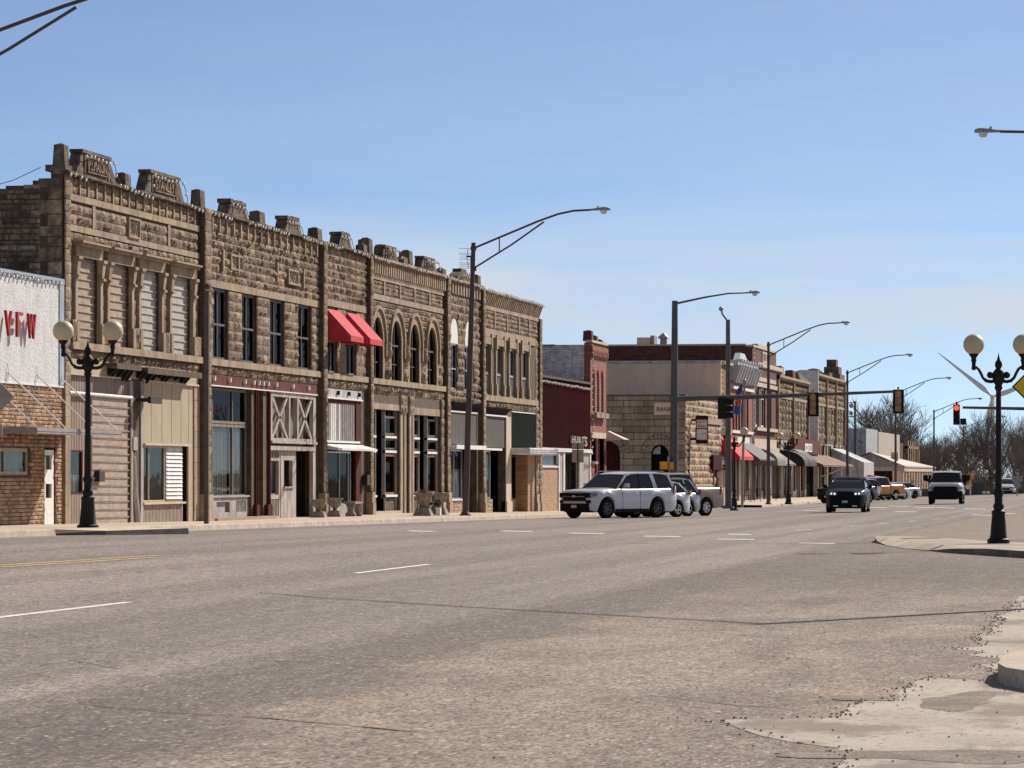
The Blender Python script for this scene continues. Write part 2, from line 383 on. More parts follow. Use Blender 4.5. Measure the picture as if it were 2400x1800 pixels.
mat('awn_lgrey', (.19,.185,.17), .8, .08, 2, wave=('y',.4), bump=.01)
mat('awn_black', (.02,.02,.022), .8, .1, 2)
mat('shed_white', (.45,.46,.50), .7, .2, 1.2, wave=('y',.6), bump=.03, streak=.6)
mat('shed_beige', (.42,.39,.32), .8, .06, 1, streak=.3)
mat('concrete', (.45,.38,.31), .9, .16, .8, fine=.18, fs=25, bump=.01, bs=30)
mat('planter', (.30,.26,.22), .92, .3, 5, bump=.03, streak=.4)
mat('bark', (.115,.09,.075), .95, .25, 3)
mat('twig', (.20,.165,.145), .95, .25, 1)
mat('brush', (.085,.07,.06), .95, .5, .25, fine=.5, fs=1.5)
mat('turbine', (.82,.84,.86), .5, 0)
mat('flag_blue', (.04,.10,.35), .8, .2, 8); mat('flag_purple', (.06,.04,.16), .8, .2, 8); mat('flag_red', (.6,.1,.08), .8, .2, 8)
glass('pane', (.30,.31,.32), .15); glass('pane_dark', (.04,.04,.045), .10, .08); glass('pane_clear', (.70,.71,.72), .17)

# ================================================================ GROUND
def ground_material():
    m = bpy.data.materials.new('chip_seal'); m.use_nodes = True; n = m.node_tree; N = n.nodes; L = n.links
    b = N['Principled BSDF']; b.inputs['Roughness'].default_value = .88; b.inputs['Specular IOR Level'].default_value = .3
    tc = N.new('ShaderNodeTexCoord'); sx = N.new('ShaderNodeSeparateXYZ'); L.new(tc.outputs['Object'], sx.inputs[0])
    def noise(sc, det=5, scale=(1,1,1), ro=.6):
        mp = N.new('ShaderNodeMapping'); mp.inputs['Scale'].default_value = scale; L.new(tc.outputs['Object'], mp.inputs[0])
        t = N.new('ShaderNodeTexNoise'); t.inputs['Scale'].default_value = sc; t.inputs['Detail'].default_value = det; t.inputs['Roughness'].default_value = ro
        L.new(mp.outputs[0], t.inputs['Vector']); return t.outputs['Fac']
    def mr(s, a, c, lo=0., hi=1.):
        x = N.new('ShaderNodeMapRange'); x.interpolation_type = 'SMOOTHSTEP'
        for k, v in zip(('From Min','From Max','To Min','To Max'), (a, c, lo, hi)): x.inputs[k].default_value = v
        L.new(s, x.inputs[0]); return x.outputs[0]
    def ma(op, a, c):
        x = N.new('ShaderNodeMath'); x.operation = op
        for i, v in enumerate((a, c)):
            if isinstance(v, (int, float)): x.inputs[i].default_value = v
            else: L.new(v, x.inputs[i])
        return x.outputs[0]
    def mix(f, a, c, bl='MIX'):
        x = N.new('ShaderNodeMix'); x.data_type = 'RGBA'; x.blend_type = bl
        for s, v in (('Factor', f), ('A', a), ('B', c)):
            if isinstance(v, (int, float)): x.inputs[s].default_value = v
            elif isinstance(v, tuple): x.inputs[s].default_value = v+(1,)
            else: L.new(v, x.inputs[s])
        return x.outputs['Result']
    X, Y = sx.outputs[0], sx.outputs[1]
    n1 = noise(.55, 6, (1, .35, 1)); n2 = noise(2.3, 5, (1, .3, 1)); n3 = noise(.12, 4, (1, .25, 1))
    c = mix(mr(n3, .35, .65), (.215,.187,.176), (.270,.234,.214))
    # long worn wheel tracks run with the street
    tr = N.new('ShaderNodeTexNoise'); mp = N.new('ShaderNodeMapping'); mp.inputs['Scale'].default_value = (.75, .012, 1); L.new(tc.outputs['Object'], mp.inputs[0]); L.new(mp.outputs[0], tr.inputs['Vector'])
    tr.inputs['Scale'].default_value = 1.; tr.inputs['Detail'].default_value = 3
    c = mix(mr(tr.outputs['Fac'], .42, .62, 0, .85), c, (.175,.150,.141))
    xn = ma('ADD', X, ma('MULTIPLY', ma('SUBTRACT', n1, .5), 1.1))
    # older darker lane beside the gutter
    c = mix(ma('MULTIPLY', mr(xn, -8.35, -8.2), mr(n2, .2, .75, .55, 1.)), c, (.135,.115,.103))
    # sand and gravel washed over it
    sand = ma('MULTIPLY', mr(ma('ADD', xn, ma('MULTIPLY', ma('SUBTRACT', n2, .5), 1.6)), -7.15, -6.5), mr(Y, 34, 70, 1., .25))
    sand = ma('MULTIPLY', sand, mr(n1, .36, .62, .30, 1.))
    c = mix(sand, c, (.295,.238,.195))
    gut = ma('MULTIPLY', mr(X, -4.4, -3.2), mr(noise(.8, 5, (1,.5,1)), .45, .6)); c = mix(ma('MULTIPLY', gut, .75), c, (.17,.14,.12))
    # tar dark stains in the side lane
    st = ma('MULTIPLY', mr(noise(.33, 5, (1,.22,1)), .56, .68), mr(X, -9.5, -7)); c = mix(ma('MULTIPLY', st, .7), c, (.12,.10,.095))
    s4 = ma('MULTIPLY', ma('MULTIPLY', mr(Y, 52, 60), mr(Y, 68, 78, 1, 0)), ma('MULTIPLY', mr(xn, -9.5, -4.5), mr(n2, .25, .6, .3, 1))); c = mix(ma('MULTIPLY', s4, .6), c, (.085,.075,.068))
    # brown brick parking beyond the island
    pk = ma('MULTIPLY', mr(X, -8.2, -7.9), mr(Y, 96, 98)); pk = ma('MULTIPLY', pk, mr(Y, 200, 202, 1, 0))
    c = mix(pk, c, mix(mr(noise(3., 3, (.25,2.,1)), .4, .6), (.17,.13,.11), (.27,.22,.19)))
    # aggregate: pale and dark chips
    v = N.new('ShaderNodeTexVoronoi'); v.inputs['Scale'].default_value = 46; m_v = N.new('ShaderNodeMapping'); m_v.inputs['Scale'].default_value = (1, .33, 1); L.new(tc.outputs['Object'], m_v.inputs[0]); L.new(m_v.outputs[0], v.inputs['Vector'])
    s2 = N.new('ShaderNodeSeparateColor'); L.new(v.outputs['Color'], s2.inputs[0])
    g = mix(s2.outputs[0], (.58,.57,.56), (1.42,1.40,1.38)); c = mix(1., c, g, 'MULTIPLY')
    c = mix(mr(s2.outputs[1], .955, .97, 0, .45), c, (.62,.58,.53)); c = mix(mr(s2.outputs[2], .93, .96, 0, .8), c, (.05,.045,.04))
    v2 = N.new('ShaderNodeTexVoronoi'); v2.inputs['Scale'].default_value = 11; m_v2 = N.new('ShaderNodeMapping'); m_v2.inputs['Scale'].default_value = (1, .33, 1); L.new(tc.outputs['Object'], m_v2.inputs[0]); L.new(m_v2.outputs[0], v2.inputs['Vector'])
    s3 = N.new('ShaderNodeSeparateColor'); L.new(v2.outputs['Color'], s3.inputs[0]); c = mix(1., c, mix(s3.outputs[0], (.86,)*3, (1.14,)*3), 'MULTIPLY')
    L.new(c, b.inputs['Base Color'])
    bp = N.new('ShaderNodeBump'); bp.inputs['Strength'].default_value = .8; bp.inputs['Distance'].default_value = .02
    L.new(ma('ADD', s2.outputs[0], ma('MULTIPLY', n2, 2.)), bp.inputs['Height']); L.new(bp.outputs[0], b.inputs['Normal'])
    MAT['chip_seal'] = m; return m
ground_material()
mat('earth', (.20,.16,.11), .95, .4, .05, fine=.4, fs=.6)
mat('walk', (.55,.44,.34), .9, .15, .5, fine=.16, fs=14, brick=None, bump=.01, bs=12)
mat('kerb_pale', (.45,.38,.31), .9, .2, 1.5, fine=.2, fs=14, bump=.015)
mat('island_top', (.40,.34,.28), .92, .25, .8, fine=.2, fs=20, bump=.01, bs=30, streak=0, patch=((.5,.5,1), .52, .64, (.26,.22,.19)))
mat('kerb_brown', (.20,.175,.155), .9, .3, 2)  # island kerb in a darker tone than its top
mat('kerb_dark', (.10,.095,.095), .9, .25, 2)
mat('apron', (.40,.355,.305), .9, .12, .9, fine=.22, fs=30, bump=.008, bs=40, sprk=(24, .955, (.13,.11,.09)), patch=((1.1,.45,1), .52, .60, (.215,.18,.15)))
mat('lane_white', (.74,.73,.70), .7, .12, 3, fine=.2, fs=18)
mat('lane_yellow', (.52,.38,.16), .7, .2, 3, fine=.25, fs=18)
mat('lane_worn', (.42,.34,.26), .8, .2, 2, fine=.25, fs=12)
mat('crack', (.10,.09,.085), .8, .2, 3)

def sheet(name, xs, ys, zf, m, kind='structure'):
    return struct(MB().grid([[(x, y, zf(x, y)) for x in xs] for y in ys]).build(name, M[m], None, 180, recalc=False), kind)
ysN = [0, 8, 15, 20, 25, 30, 36, 42, 50, 58, 66, 75, 85, 95, 105, 115, 125, 135, 145, 155, 165, 180, 199, 215, 232, 250, 275, 300, 325, 345, 350, 360, 380, 400, 450, 500]
sheet('terrain', [-4000, -1200, -400, -120, -60, -34, 14, 60, 200, 800, 3000], [-200, 0, 100, 200, 300, 345, 420, 495, 700, 1500, 4000, 9000], lambda x, y: min(-.5, G(-20, min(y, 495)) - .6), 'earth')
XK = -26.0
sheet('road', [XK-.2, -24, -22, -20, -18, -16, -14, -12, -8, -4, 0, 14], ysN, G, 'chip_seal')
sheet('side_street', [-80, -60, -45, -31, XK-.2], [198, 205, 215, 225, 233], lambda x, y: G(max(x, -26), y) - .004, 'chip_seal')
# left pavement with its kerb
def walkz(x, y):
    t = (x-XK)/(-31-XK); return (G(XK, y)+.15)*(1-t)+F(y)*t
for a, b in ((40, 199), (232, 500)):
    ys = [y for y in [40, 60] + ysN if a < y < b]; ys = [a] + sorted(set(ys)) + [b]
    mb = MB(); mb.grid([[(XK-.16, y, walkz(XK-.16, y)), (-28, y, walkz(-28, y)), (-31.4, y, F(y)), (-34, y, F(y))] for y in ys])
    struct(mb.build('sidewalk', M['walk'], None, recalc=False))
    k = MB(); rows = [[(XK+.03, y, G(XK, y)-.05), (XK, y, G(XK, y)+.13), (XK-.03, y, G(XK, y)+.15), (XK-.17, y, walkz(XK-.16, y)+.003)] for y in ys if y < 345 or y == b]
    if a == 232: rows = [r for r in rows if r[0][1] < 346]
    k.grid(rows); struct(k.build('kerb', M['kerb_pale'], None, recalc=False))
# pavement joints
j = MB()
for y in [48 + 1.6*i for i in range(94)]:
    if y > 198: break
    j.add([(XK-.2, y, walkz(XK-.2, y)+.004), (-31, y, F(y)+.004), (-31, y+.03, F(y)+.004), (XK-.2, y+.03, walkz(XK-.2, y)+.004)], [(0,1,2,3)])
for (xa, xb) in ((-27.9, -27.86),):
    for i in range(30):
        ya, yb = 48+i*5, 53+i*5
        if yb < 199: j.add([(xa, ya, walkz(xa, ya)+.005), (xb, ya, walkz(xb, ya)+.005), (xb, yb, walkz(xb, yb)+.005), (xa, yb, walkz(xa, yb)+.005)], [(0,1,2,3)])
struct(j.build('sidewalk_joints', M['crack'], None, recalc=False))
# kerb bulge with a dark edge in front of the shuttered shop
pts = [gpt(60, 1256), gpt(250, 1254), gpt(443, 1252)]
kb = MB(); a, b_, c_ = pts
back = [Vector((-26.1, p.y+.6, 0)) for p in pts]
hts = (.01, .10, .15)
lo = [(p.x, p.y, p.z-.03) for p in pts]; hi = [(p.x-.02, p.y, p.z+h) for p, h in zip(pts, hts)]
bk = [(q.x, q.y, walkz(-26.1, q.y)+.006) for q in back]
kb.grid([lo, hi]); kb.quad(lo[2], hi[2], bk[2], (bk[2][0], bk[2][1], lo[2][2]))
struct(kb.build('kerb_ramp_edge', M['kerb_dark'], None))
struct(MB().grid([hi, bk]).build('kerb_ramp', M['walk'], None))
# right hand island
def slab(name, xy, h, m, side, z0=None):
    zs = [G(x, y) for x, y in xy]
    top = MB().add([(x, y, z+h) for (x, y), z in zip(xy, zs)], [tuple(range(len(xy)))]).build(name, M[m])
    n = len(xy); sdm = MB()
    for i in range(n):
        (x0, y0), (x1, y1) = xy[i], xy[(i+1) % n]
        sdm.quad((x0, y0, zs[i]-.05), (x1, y1, zs[(i+1) % n]-.05), (x1, y1, zs[(i+1) % n]+h-.001), (x0, y0, zs[i]+h-.001))
    struct(top); struct(sdm.build(name + '_kerb', M[side]))
isl = [(-7.75,96.5,.13),(-7.62,94.2,.13),(-7.45,93.0,.05),(-7.0,90.0,.012),(-6.3,86.2,.012),(-5.5,83.6,.02),(-4.9,81.6,.10),(-4.0,79.3,.15),(-3.1,77,.15),(-.5,72,.15),(4,67,.15),(7,66,.15),(7,84,.13),(-1.0,84.5,.13),(-3.6,87.6,.13),(-5.0,91.2,.13),(-6.6,95.6,.13)]
cen = (-3.5, 84.0, .13)
tp = MB(); rim_ = [(x, y, G(x, y)+h) for x, y, h in isl]; mid = [(x*.8+cen[0]*.2, y*.8+cen[1]*.2, G(x, y)+.132) for x, y, h in isl]
n = len(isl); tp.add(rim_+mid, [(k, (k+1) % n, (k+1) % n+n, k+n) for k in range(n)] + [tuple(range(n, 2*n))])
struct(tp.build('traffic_island', M['island_top'], None, 30))
sdm = MB()
for k in range(n):
    (x0, y0, h0), (x1, y1, h1) = isl[k], isl[(k+1) % n]
    sdm.quad((x0,y0,G(x0,y0)-.05),(x1,y1,G(x1,y1)-.05),(x1,y1,G(x1,y1)+h1-.001),(x0,y0,G(x0,y0)+h0-.001))
struct(sdm.build('island_kerb', M['kerb_brown']))
slab('corner_kerb', [(-1.36,30.2),(-1.46,30.9),(-1.48,32.0),(-1.38,33.2),(4,37),(4,29.0),(-1.0,29.3)], .16, 'concrete', 'kerb_pale')
ap = [(-3.10,25.4),(-3.2,25.6),(-3.05,25.85),(-2.35,26.1),(-2.38,28.1),(-2.13,28.1),(-2.16,31.3),(-1.9,31.2),(-1.41,31.0),(-1.45,32.4),(-1.75,33.6),(-1.5,34.3),(-1.72,34.9),(-1.98,35.4),(-1.8,36.0),(-2.18,36.6),(-1.95,37.2),(-2.11,39.4),(-1.98,41),(-2.12,43),(-1.97,44.2),(-2.2,45.3),(-2.0,47.2),(-2.16,50),(-2.14,53.2),(1,56),(5,40),(5,19),(-1.86,20.2),(-2.0,21.6),(-2.02,22.4),(-2.10,23.2),(-2.42,23.6),(-2.72,24.2),(-2.95,24.9)]
rr = random.Random(4); ap2 = []
for (x0, y0), (x1, y1) in zip(ap, ap[1:] + ap[:1]):
    nseg = 1 if max(abs(x0), abs(x1)) > 3.5 or x0 > 0 else max(1, int(abs(y1-y0)/.35))
    for k in range(nseg):
        t = k/nseg; ap2.append((x0+(x1-x0)*t+(rr.uniform(-.05, .05) if k else 0), y0+(y1-y0)*t+(rr.uniform(-.1,.1) if k else 0)))
struct(MB().add([(x, y, G(x, y)+.003) for x, y in ap2], [tuple(range(len(ap2)))]).build('concrete_apron', M['apron']))
# washed gravel lying on the apron
def blob(name, cx, cy, rx, ry, m, z=.012, seed=0, n=40, jag=.18):
    q = random.Random(seed); ph = [q.uniform(0, 6.28) for _ in range(5)]
    P = []
    for i in range(n):
        t = 2*PI*i/n; k = 1+jag*sum(math.sin((j+2)*t+ph[j])/(j+1) for j in range(5))+q.uniform(-.04,.04)
        P.append((cx+rx*k*math.cos(t), cy+ry*k*math.sin(t), z))
    return MB().add(P, [tuple(range(n))])
mat('gravel', (.235,.20,.17), .95, .25, 2, fine=.4, fs=40, sprk=(45,.85,(.12,.10,.085)), bump=.01, bs=60)
for k, (px, py, rx, ry) in enumerate(((2245,1645,.30,1.0), (2120,1770,.7,.45), (2330,1775,.5,.5), (2030,1638,.2,.4))):
    p = gpt(px, py); o = blob('gravel_patch', p.x, p.y, rx, ry, 'gravel', G(p.x, p.y)+.0045+.0004*k, k, 70, .22).build('gravel_patch', M['gravel']); struct(o)
# painted markings ------------------------------------------------
def strip(mb, a, b, w, dz=.006):              # strip between two surface points, along the street
    a, b = Vector(a), Vector(b); t = (b-a); t.z = 0; nv = Vector((-t.y, t.x, 0)).normalized()*w/2
    n = max(1, int(t.length/6))
    rows = []
    for i in range(n+1):
        p = a.lerp(b, i/n); rows.append([(p.x+nv.x, p.y+nv.y, G(p.x+nv.x, p.y)+dz), (p.x-nv.x, p.y-nv.y, G(p.x-nv.x, p.y)+dz)])
    mb.grid(rows)
mb = MB(); strip(mb, gpt(-60, 1454.5), gpt(301, 1412), .13); strip(mb, gpt(833, 1344), gpt(1005, 1323), .13)
for a in ((1185,1265,1205,1264),):
    pass
for px, py in ((1790,1241.5),(1910,1253.5)): pass
for (xa, ya, xb, yb) in ((1864,1243.6,1902,1241.2),(1973,1233.6,2006,1232),(2061,1227.6,2082,1226.2),(2130,1222.4,2146,1221.2),(2188,1217,2203,1216),(2231,1211.8,2243,1211.2)):
    strip(mb, gpt(xa, ya), gpt(xb, yb), .14)
struct(mb.build('lane_line', M['lane_white'], None, recalc=False))
mb = MB()
for px, py, w in ((1370,1251,40),(1548,1258.2,42),(1720,1265,44),(1912,1274.6,42),(1730,1253.5,26),(980,1246,30),(1205,1246,36),(1900,1197.5,20),(2050,1190,26),(2105,1187,24),(2165,1190,22),(2214,1191,22),(2284,1193.5,26),(2300,1208,22),(2355,1204,24),(2120,1200,26)):
    d = 1.75*FPX/(py-HZ); p0, p1 = gpt(px-w, py-.6), gpt(px+w, py+.6); 
    mb.grid([[(p0.x, p0.y, p0.z+.007), (p1.x, p1.y, p1.z+.007)], [(p0.x-.02, p0.y+d*.009, p0.z+.007), (p1.x-.02, p1.y+d*.009, p1.z+.007)]])
struct(mb.build('crossing_dashes', M['lane_white'], None, recalc=False))
mb = MB()
for dx in (0, .28):
    a, b = gpt(-40, 1328), gpt(330, 1305); a.x += dx; b.x += dx; strip(mb, a, b, .12)
struct(mb.build('centre_line', M['lane_yellow'], None, recalc=False))
mb = MB()
a, b = gpt(330, 1305), gpt(385, 1301.5); strip(mb, a, b, .1)
for X in (-18.2, -17.9): strip(mb, (X, 120, 0), (X, 178, 0), .12)
for X in (-13.2, -12.8): strip(mb, (X, 225, 0), (X, 344, 0), .14)
struct(mb.build('worn_yellow_line', M['lane_worn'], None, recalc=False))
# cracks in the surfacing
rc = random.Random(9); mb = MB()
def crack(pts, w, seed):
    q = random.Random(seed); P = []
    for (x0, y0), (x1, y1) in zip(pts, pts[1:]):
        a, b = gpt(x0, y0), gpt(x1, y1); n = max(2, int((a-b).length/.25))
        for k in range(n): P.append(a.lerp(b, k/n)+Vector((q.uniform(-.02,.02), q.uniform(-.06,.06), 0)))
    P.append(b); rows = []
    for i, p in enumerate(P):
        ww = w*.6*q.uniform(.2, 1.1)*(1 if 0 < i < len(P)-1 else .1); z = G(p.x, p.y)+.005
        rows.append([(p.x, p.y-ww, z), (p.x, p.y+ww, z)])
    mb.grid(rows)
crack([(194,1653),(430,1672),(700,1690),(1000,1717)], .05, 1)
crack([(1500,1627),(1700,1650),(1939,1672)], .045, 2)
crack([(1500,1466),(1700,1486),(1900,1500)], .03, 3)
crack([(600,1545),(800,1560),(1000,1566)], .03, 4)
crack([(340,1331),(470,1338)], .03, 5)
crack([(150,1545),(300,1572)], .03, 6)
crack([(1560,1372),(2000,1406),(2320,1428)], .03, 7)
crack([(0,1530),(160,1546)], .02, 8)
for i in range(26):
    px, py = rc.uniform(0, 2300), rc.uniform(1290, 1700)
    if px > 1500 and py > 1640: continue
    crack([(px, py), (px+rc.uniform(60,150), py+rc.uniform(-2,9))], .014, 20+i)
struct(mb.build('road_cracks', M['crack'], None, recalc=False))
# loose stones
st = MB()
for i in range(120):
    px, py = rc.uniform(900, 2390), rc.uniform(1520, 1795); p = gpt(px, py); s = rc.uniform(.003, .010)
    st.ball((p.x, p.y, p.z+s*.5+.008), s, 5, 3, .7)
for (x0, y0), (x1, y1) in zip(ap2, ap2[1:]):
    if x0 > -.8 or y0 > 50: continue
    for k in range(7):
        t = rc.random(); s = rc.uniform(.004, .013); x, y = x0+(x1-x0)*t+rc.gauss(0,.07), y0+(y1-y0)*t+rc.gauss(0,.12); st.ball((x, y, G(x, y)+s*.5+.004), s, 5, 3, .7)
struct(st.build('loose_gravel', M['planter']), 'stuff')

# ================================================================ STONE ROW, west side of the street
XF = -31.0
RS = random.Random(7)
def rocks(mb, y0, y1, z0, z1, x=XF, course=.27, l0=.35, l1=.8, bulge=.085, gap=.018, face='x', ok=None, sq=False):
    n = max(1, round((z1-z0)/course)); h = (z1-z0)/n
    for i in range(n):
        za, zb = z0+i*h+gap/2, z0+(i+1)*h-gap/2; y = y0
        while y < y1-.02:
            l = RS.uniform(l0, l1)
            if y1-(y+l) < l0*.7: l = y1-y
            a, b = y+gap/2, y+l-gap/2; y += l
            if ok and not ok((a+b)/2, (za+zb)/2): continue
            ny = max(2, int((b-a)/.17)+1); nz = 3
            dpt = bulge*.85*RS.uniform(.5, 1.25); rows = []
            for q in range(nz+1):
                r = []
                for p in range(ny+1):
                    e = (p in (0, ny)) or (q in (0, nz))
                    d = RS.uniform(0, .012) if e else dpt*RS.uniform(.45, 1.2)
                    yy = a+(b-a)*p/ny+(0 if p in (0, ny) else RS.uniform(-.03, .03)); zz = za+(zb-za)*q/nz+(0 if q in (0, nz) else RS.uniform(-.015, .015))
                    r.append((x+d, yy, zz) if face == 'x' else (yy, x-d, zz))
                rows.append(r)
            mb.grid(rows)
            ring = rows[0] + [r[-1] for r in rows[1:-1]] + rows[-1][::-1] + [r[0] for r in rows[1:-1]][::-1]
            bk = [((p[0]-.05, p[1], p[2]) if face == 'x' else (p[0], p[1]+.05, p[2])) for p in ring]
            m = len(ring); mb.add(ring+bk, [(k, (k+1) % m, (k+1) % m+m, k+m) for k in range(m)])
    return mb
def pillar(mb, y0, y1, z0, z1, dx=.36, x=XF+.04, rnd=.0):
    # free standing block on the parapet, weathered top
    e = .03
    mb.cyc([(x-dx,y0,z0),(x,y0,z0),(x,y1,z0),(x-dx,y1,z0)], [(x-dx+e,y0+e,z1-rnd),(x-e,y0+e,z1),(x-e*.5,y1-e,z1-.02),(x-dx+e,y1-e,z1-rnd)])
    mb.cyc([(x-dx*.8,y0+.05,z1-rnd),(x-.06,y0+.05,z1-.01),(x-.06,y1-.06,z1-.03),(x-dx*.8,y1-.06,z1-rnd)], [(x-dx*.6,y0+.12,z1+.035),(x-.12,y0+.12,z1+.04),(x-.12,y1-.14,z1+.03),(x-dx*.6,y1-.14,z1+.03)])
def window(parent, y0, y1, z0, z1, x=XF-.22, frame='dark_frame', fw=.08, pane='pane', mull=(), trans=(), curtain=None, cz=None, cx=None, name='window', glass_x=None):
    mb = MB().walls(x-.05, x+.03, y0, y1, z0, z1, [(y0+fw, y1-fw, z0+fw, z1-fw)])
    for m in mull: mb.box(x-.045, x+.025, m-fw*.4, m+fw*.4, z0+fw, z1-fw)
    for t in trans: mb.box(x-.045, x+.035, y0+fw, y1-fw, t-fw*.4, t+fw*.4)
    w = mb.build(name, M[frame], parent)
    POS[w.name] = POS[parent.name]
    MB().box(x-.02, x-.012, y0+fw*.5, y1-fw*.5, z0+fw*.5, z1-fw*.5).build('pane', M[pane], w)
    if curtain:
        for c in curtain:                    # (ya, yb, za, zb, material)
            ya, yb, za, zb, mt = c; n = max(6, int((yb-ya)/.06)); 
            rows = [[(x-.10-.03*math.sin(k*1.9)-.015*math.sin(k*.7), ya+(yb-ya)*k/n, z) for k in range(n+1)] for z in (za, zb)]
            MB().grid(rows).build('curtain', M[mt], w, 180, recalc=False)
    return w
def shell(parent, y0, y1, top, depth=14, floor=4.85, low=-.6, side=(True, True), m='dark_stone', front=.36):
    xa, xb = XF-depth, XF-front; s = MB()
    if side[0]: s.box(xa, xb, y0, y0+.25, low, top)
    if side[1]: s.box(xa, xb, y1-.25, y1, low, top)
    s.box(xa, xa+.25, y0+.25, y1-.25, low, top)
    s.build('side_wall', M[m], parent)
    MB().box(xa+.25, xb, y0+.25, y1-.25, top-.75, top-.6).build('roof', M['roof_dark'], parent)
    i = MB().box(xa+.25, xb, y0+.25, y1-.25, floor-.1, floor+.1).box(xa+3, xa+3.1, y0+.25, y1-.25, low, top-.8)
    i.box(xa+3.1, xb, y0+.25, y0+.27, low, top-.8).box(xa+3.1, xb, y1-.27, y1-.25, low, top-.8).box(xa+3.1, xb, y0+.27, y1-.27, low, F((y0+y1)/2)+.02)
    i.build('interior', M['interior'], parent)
def lights(label, pts, group='strings of bulbs along the cornices', x=XF+.22):
    # pts: polyline of (y, z) the string follows
    y0, z0 = pts[0]; t = thing('string_lights', label, 'string lights', (x, y0, z0), group)
    w = MB(); P = []; 
    for (a, b), (c, d) in zip(pts, pts[1:]):
        n = max(1, int(math.hypot(c-a, d-b)/.36))
        for k in range(n): P.append((x+RS.uniform(-.02,.02), a+(c-a)*k/n, b+(d-b)*k/n+RS.uniform(-.02, .02)))
    w.tube(P, .012, 4).build('wire', M['wire'], t)
    bm = None
    for p in P[:100]:
        if bm is None:
            b0 = MB().ball((x, y0, z0), .042, 8, 5, 1.3).build('bulb', M['bulb'], t, 180); bm = b0.data; 
        b = b0 if b0 and P.index(p) == 0 else bpy.data.objects.new('bulb', bm)
        if b is not b0: C.objects.link(b); b.parent = t
        b.location = (p[0]-x, p[1]-y0, p[2]-z0-.06+RS.uniform(-.03,.02))
    return t
def pier(parent, y0, y1, top, proj=.22, low=-.4):   # party wall pier, rock faced above, dressed quoins below
    MB().box(XF-.3, XF+proj-.03, y0+.01, y1-.01, low, top-.01).build('pier_core', M['joint'], parent)
    rocks(MB(), y0, y1, F(y0)+.9, top, XF+proj, .38, y1-y0, y1-y0+.01, .06).build('pier', M['rock'], parent)
    b = MB(); z = F(y0)-.1
    for k, h in enumerate((.55, .42)): b.box(XF, XF+proj+.10-.04*k, y0-.04+.02*k, y1+.04-.02*k, z, z+h); z += h+.008
    b.build('pier_base', M['smooth_stone'], parent)
def cornice(parent, y0, y1, z, m='dark_stone', h=.13, proj=.2):
    mb = MB(); y = y0
    while y < y1-.05:
        l = min(RS.uniform(.5, .95), y1-y); j = RS.uniform(-.015, .015)
        mb.cyc([(XF-.3,y+.006,z-h),(XF+proj-.06,y+.006,z-h),(XF+proj-.06,y+l-.006,z-h),(XF-.3,y+l-.006,z-h)],
               [(XF-.3,y+.01,z+j),(XF+proj-.04,y+.01,z+j-.02),(XF+proj-.05,y+l-.01,z+j-.015),(XF-.3,y+l-.01,z+j)])
        mb.box(XF+proj-.08, XF+proj+j, y+.01, y+l-.01, z-h+.02, z-.045+j)
        y += l
    return mb.build('cornice', M[m], parent)
def pediment(parent, yb0, yt0, yt1, yb1, z0, z1, word=None, dx=.34, ty=None, tz=None, letters='dark_letter'):
    x0, x1 = XF-dx+.08, XF+.10
    mb = MB().px_([(yb0,z0),(yb1,z0),(yt1,z1-.1),(yt0,z1-.1)], x0, x1-.04); mb.box(x0-.03, x1+.01, yt0-.05, yt1+.05, z1-.1, z1)
    if ty:
        fr = [(ty[0]+.06, ty[1]-.06, tz[0]+.05, tz[1]-.05)]
        mb.walls(x1-.045, x1+.01, ty[0], ty[1], tz[0], tz[1], fr)
        mb.box(x1-.05, x1-.01, ty[0]-.28, ty[0]-.12, z0+.04, z1-.14).box(x1-.05, x1-.01, ty[1]+.12, ty[1]+.28, z0+.04, z1-.16)
    p = mb.build('pediment', M['dark_stone'], parent); POS[p.name] = POS[parent.name]
    if word: text(word, 'carved_name', M['smooth_stone'], p, (x1-.025, (ty[0]+ty[1])/2, (tz[0]+tz[1])/2), ty[1]-ty[0]-.22, (tz[1]-tz[0])*.66, 'x', .07)
    return p
def date_panel(parent, y0, y1, z0, z1, word):
    p = MB().walls(XF-.02, XF+.10, y0, y1, z0, z1, [(y0+.07,y1-.07,z0+.07,z1-.07)]).box(XF-.02, XF+.05, y0+.06, y1-.06, z0+.06, z1-.06).build('date_panel', M['smooth_stone'], parent)
    POS[p.name] = POS[parent.name]
    text(word, 'carved_date', M['dark_letter'], p, (XF+.055, (y0+y1)/2, (z0+z1)/2), y1-y0-.26, (z1-z0)*.62, 'x', .03)

row = 'stone storefronts in the terrace'
TOP = 10.42
# ---------------------------------------------------------------- building 1
b1 = thing('stone_building', 'tan limestone two storey block dated 1907 with corrugated shutters, nearest end of the terrace', 'building', (XF, 99, F(99)), row)
holes = [(100.12,102.3,5.56,8.02),(103.3,105.55,5.56,8.02),(106.62,108.85,5.56,8.02),(110.05,112.5,5.56,8.02)]
low = [(99.5,105.75,-.5,4.66),(107.0,112.85,-.5,4.62)]
MB().walls(XF-.36, XF-.01, 99.02, 113.5, -.5, TOP-.1, holes+low).build('wall', M['joint'], b1)
shell(b1, 99.02, 113.5, 9.9, side=(True, True))
u = MB()
for i in range(16):
    y = 99.62+.83*i; rocks(u, y+.06, y+.76, 9.82, 10.28, XF, .23, .6, .72, .07)
rocks(u, 99.55,101.7,8.93,9.52); rocks(u, 101.98,105.25,8.93,9.52); rocks(u, 106.55,109.75,8.93,9.52); rocks(u, 110.0,113.3,8.93,9.52)
rocks(u, 99.55, 113.4, 8.47, 8.72, bulge=.10)
for a, b in ((99.5,99.85),(102.62,102.98),(105.86,106.3),(109.18,109.74),(112.82,113.4)): rocks(u, a, b, 6.2, 8.4, XF, .42, .3, .6, .05)
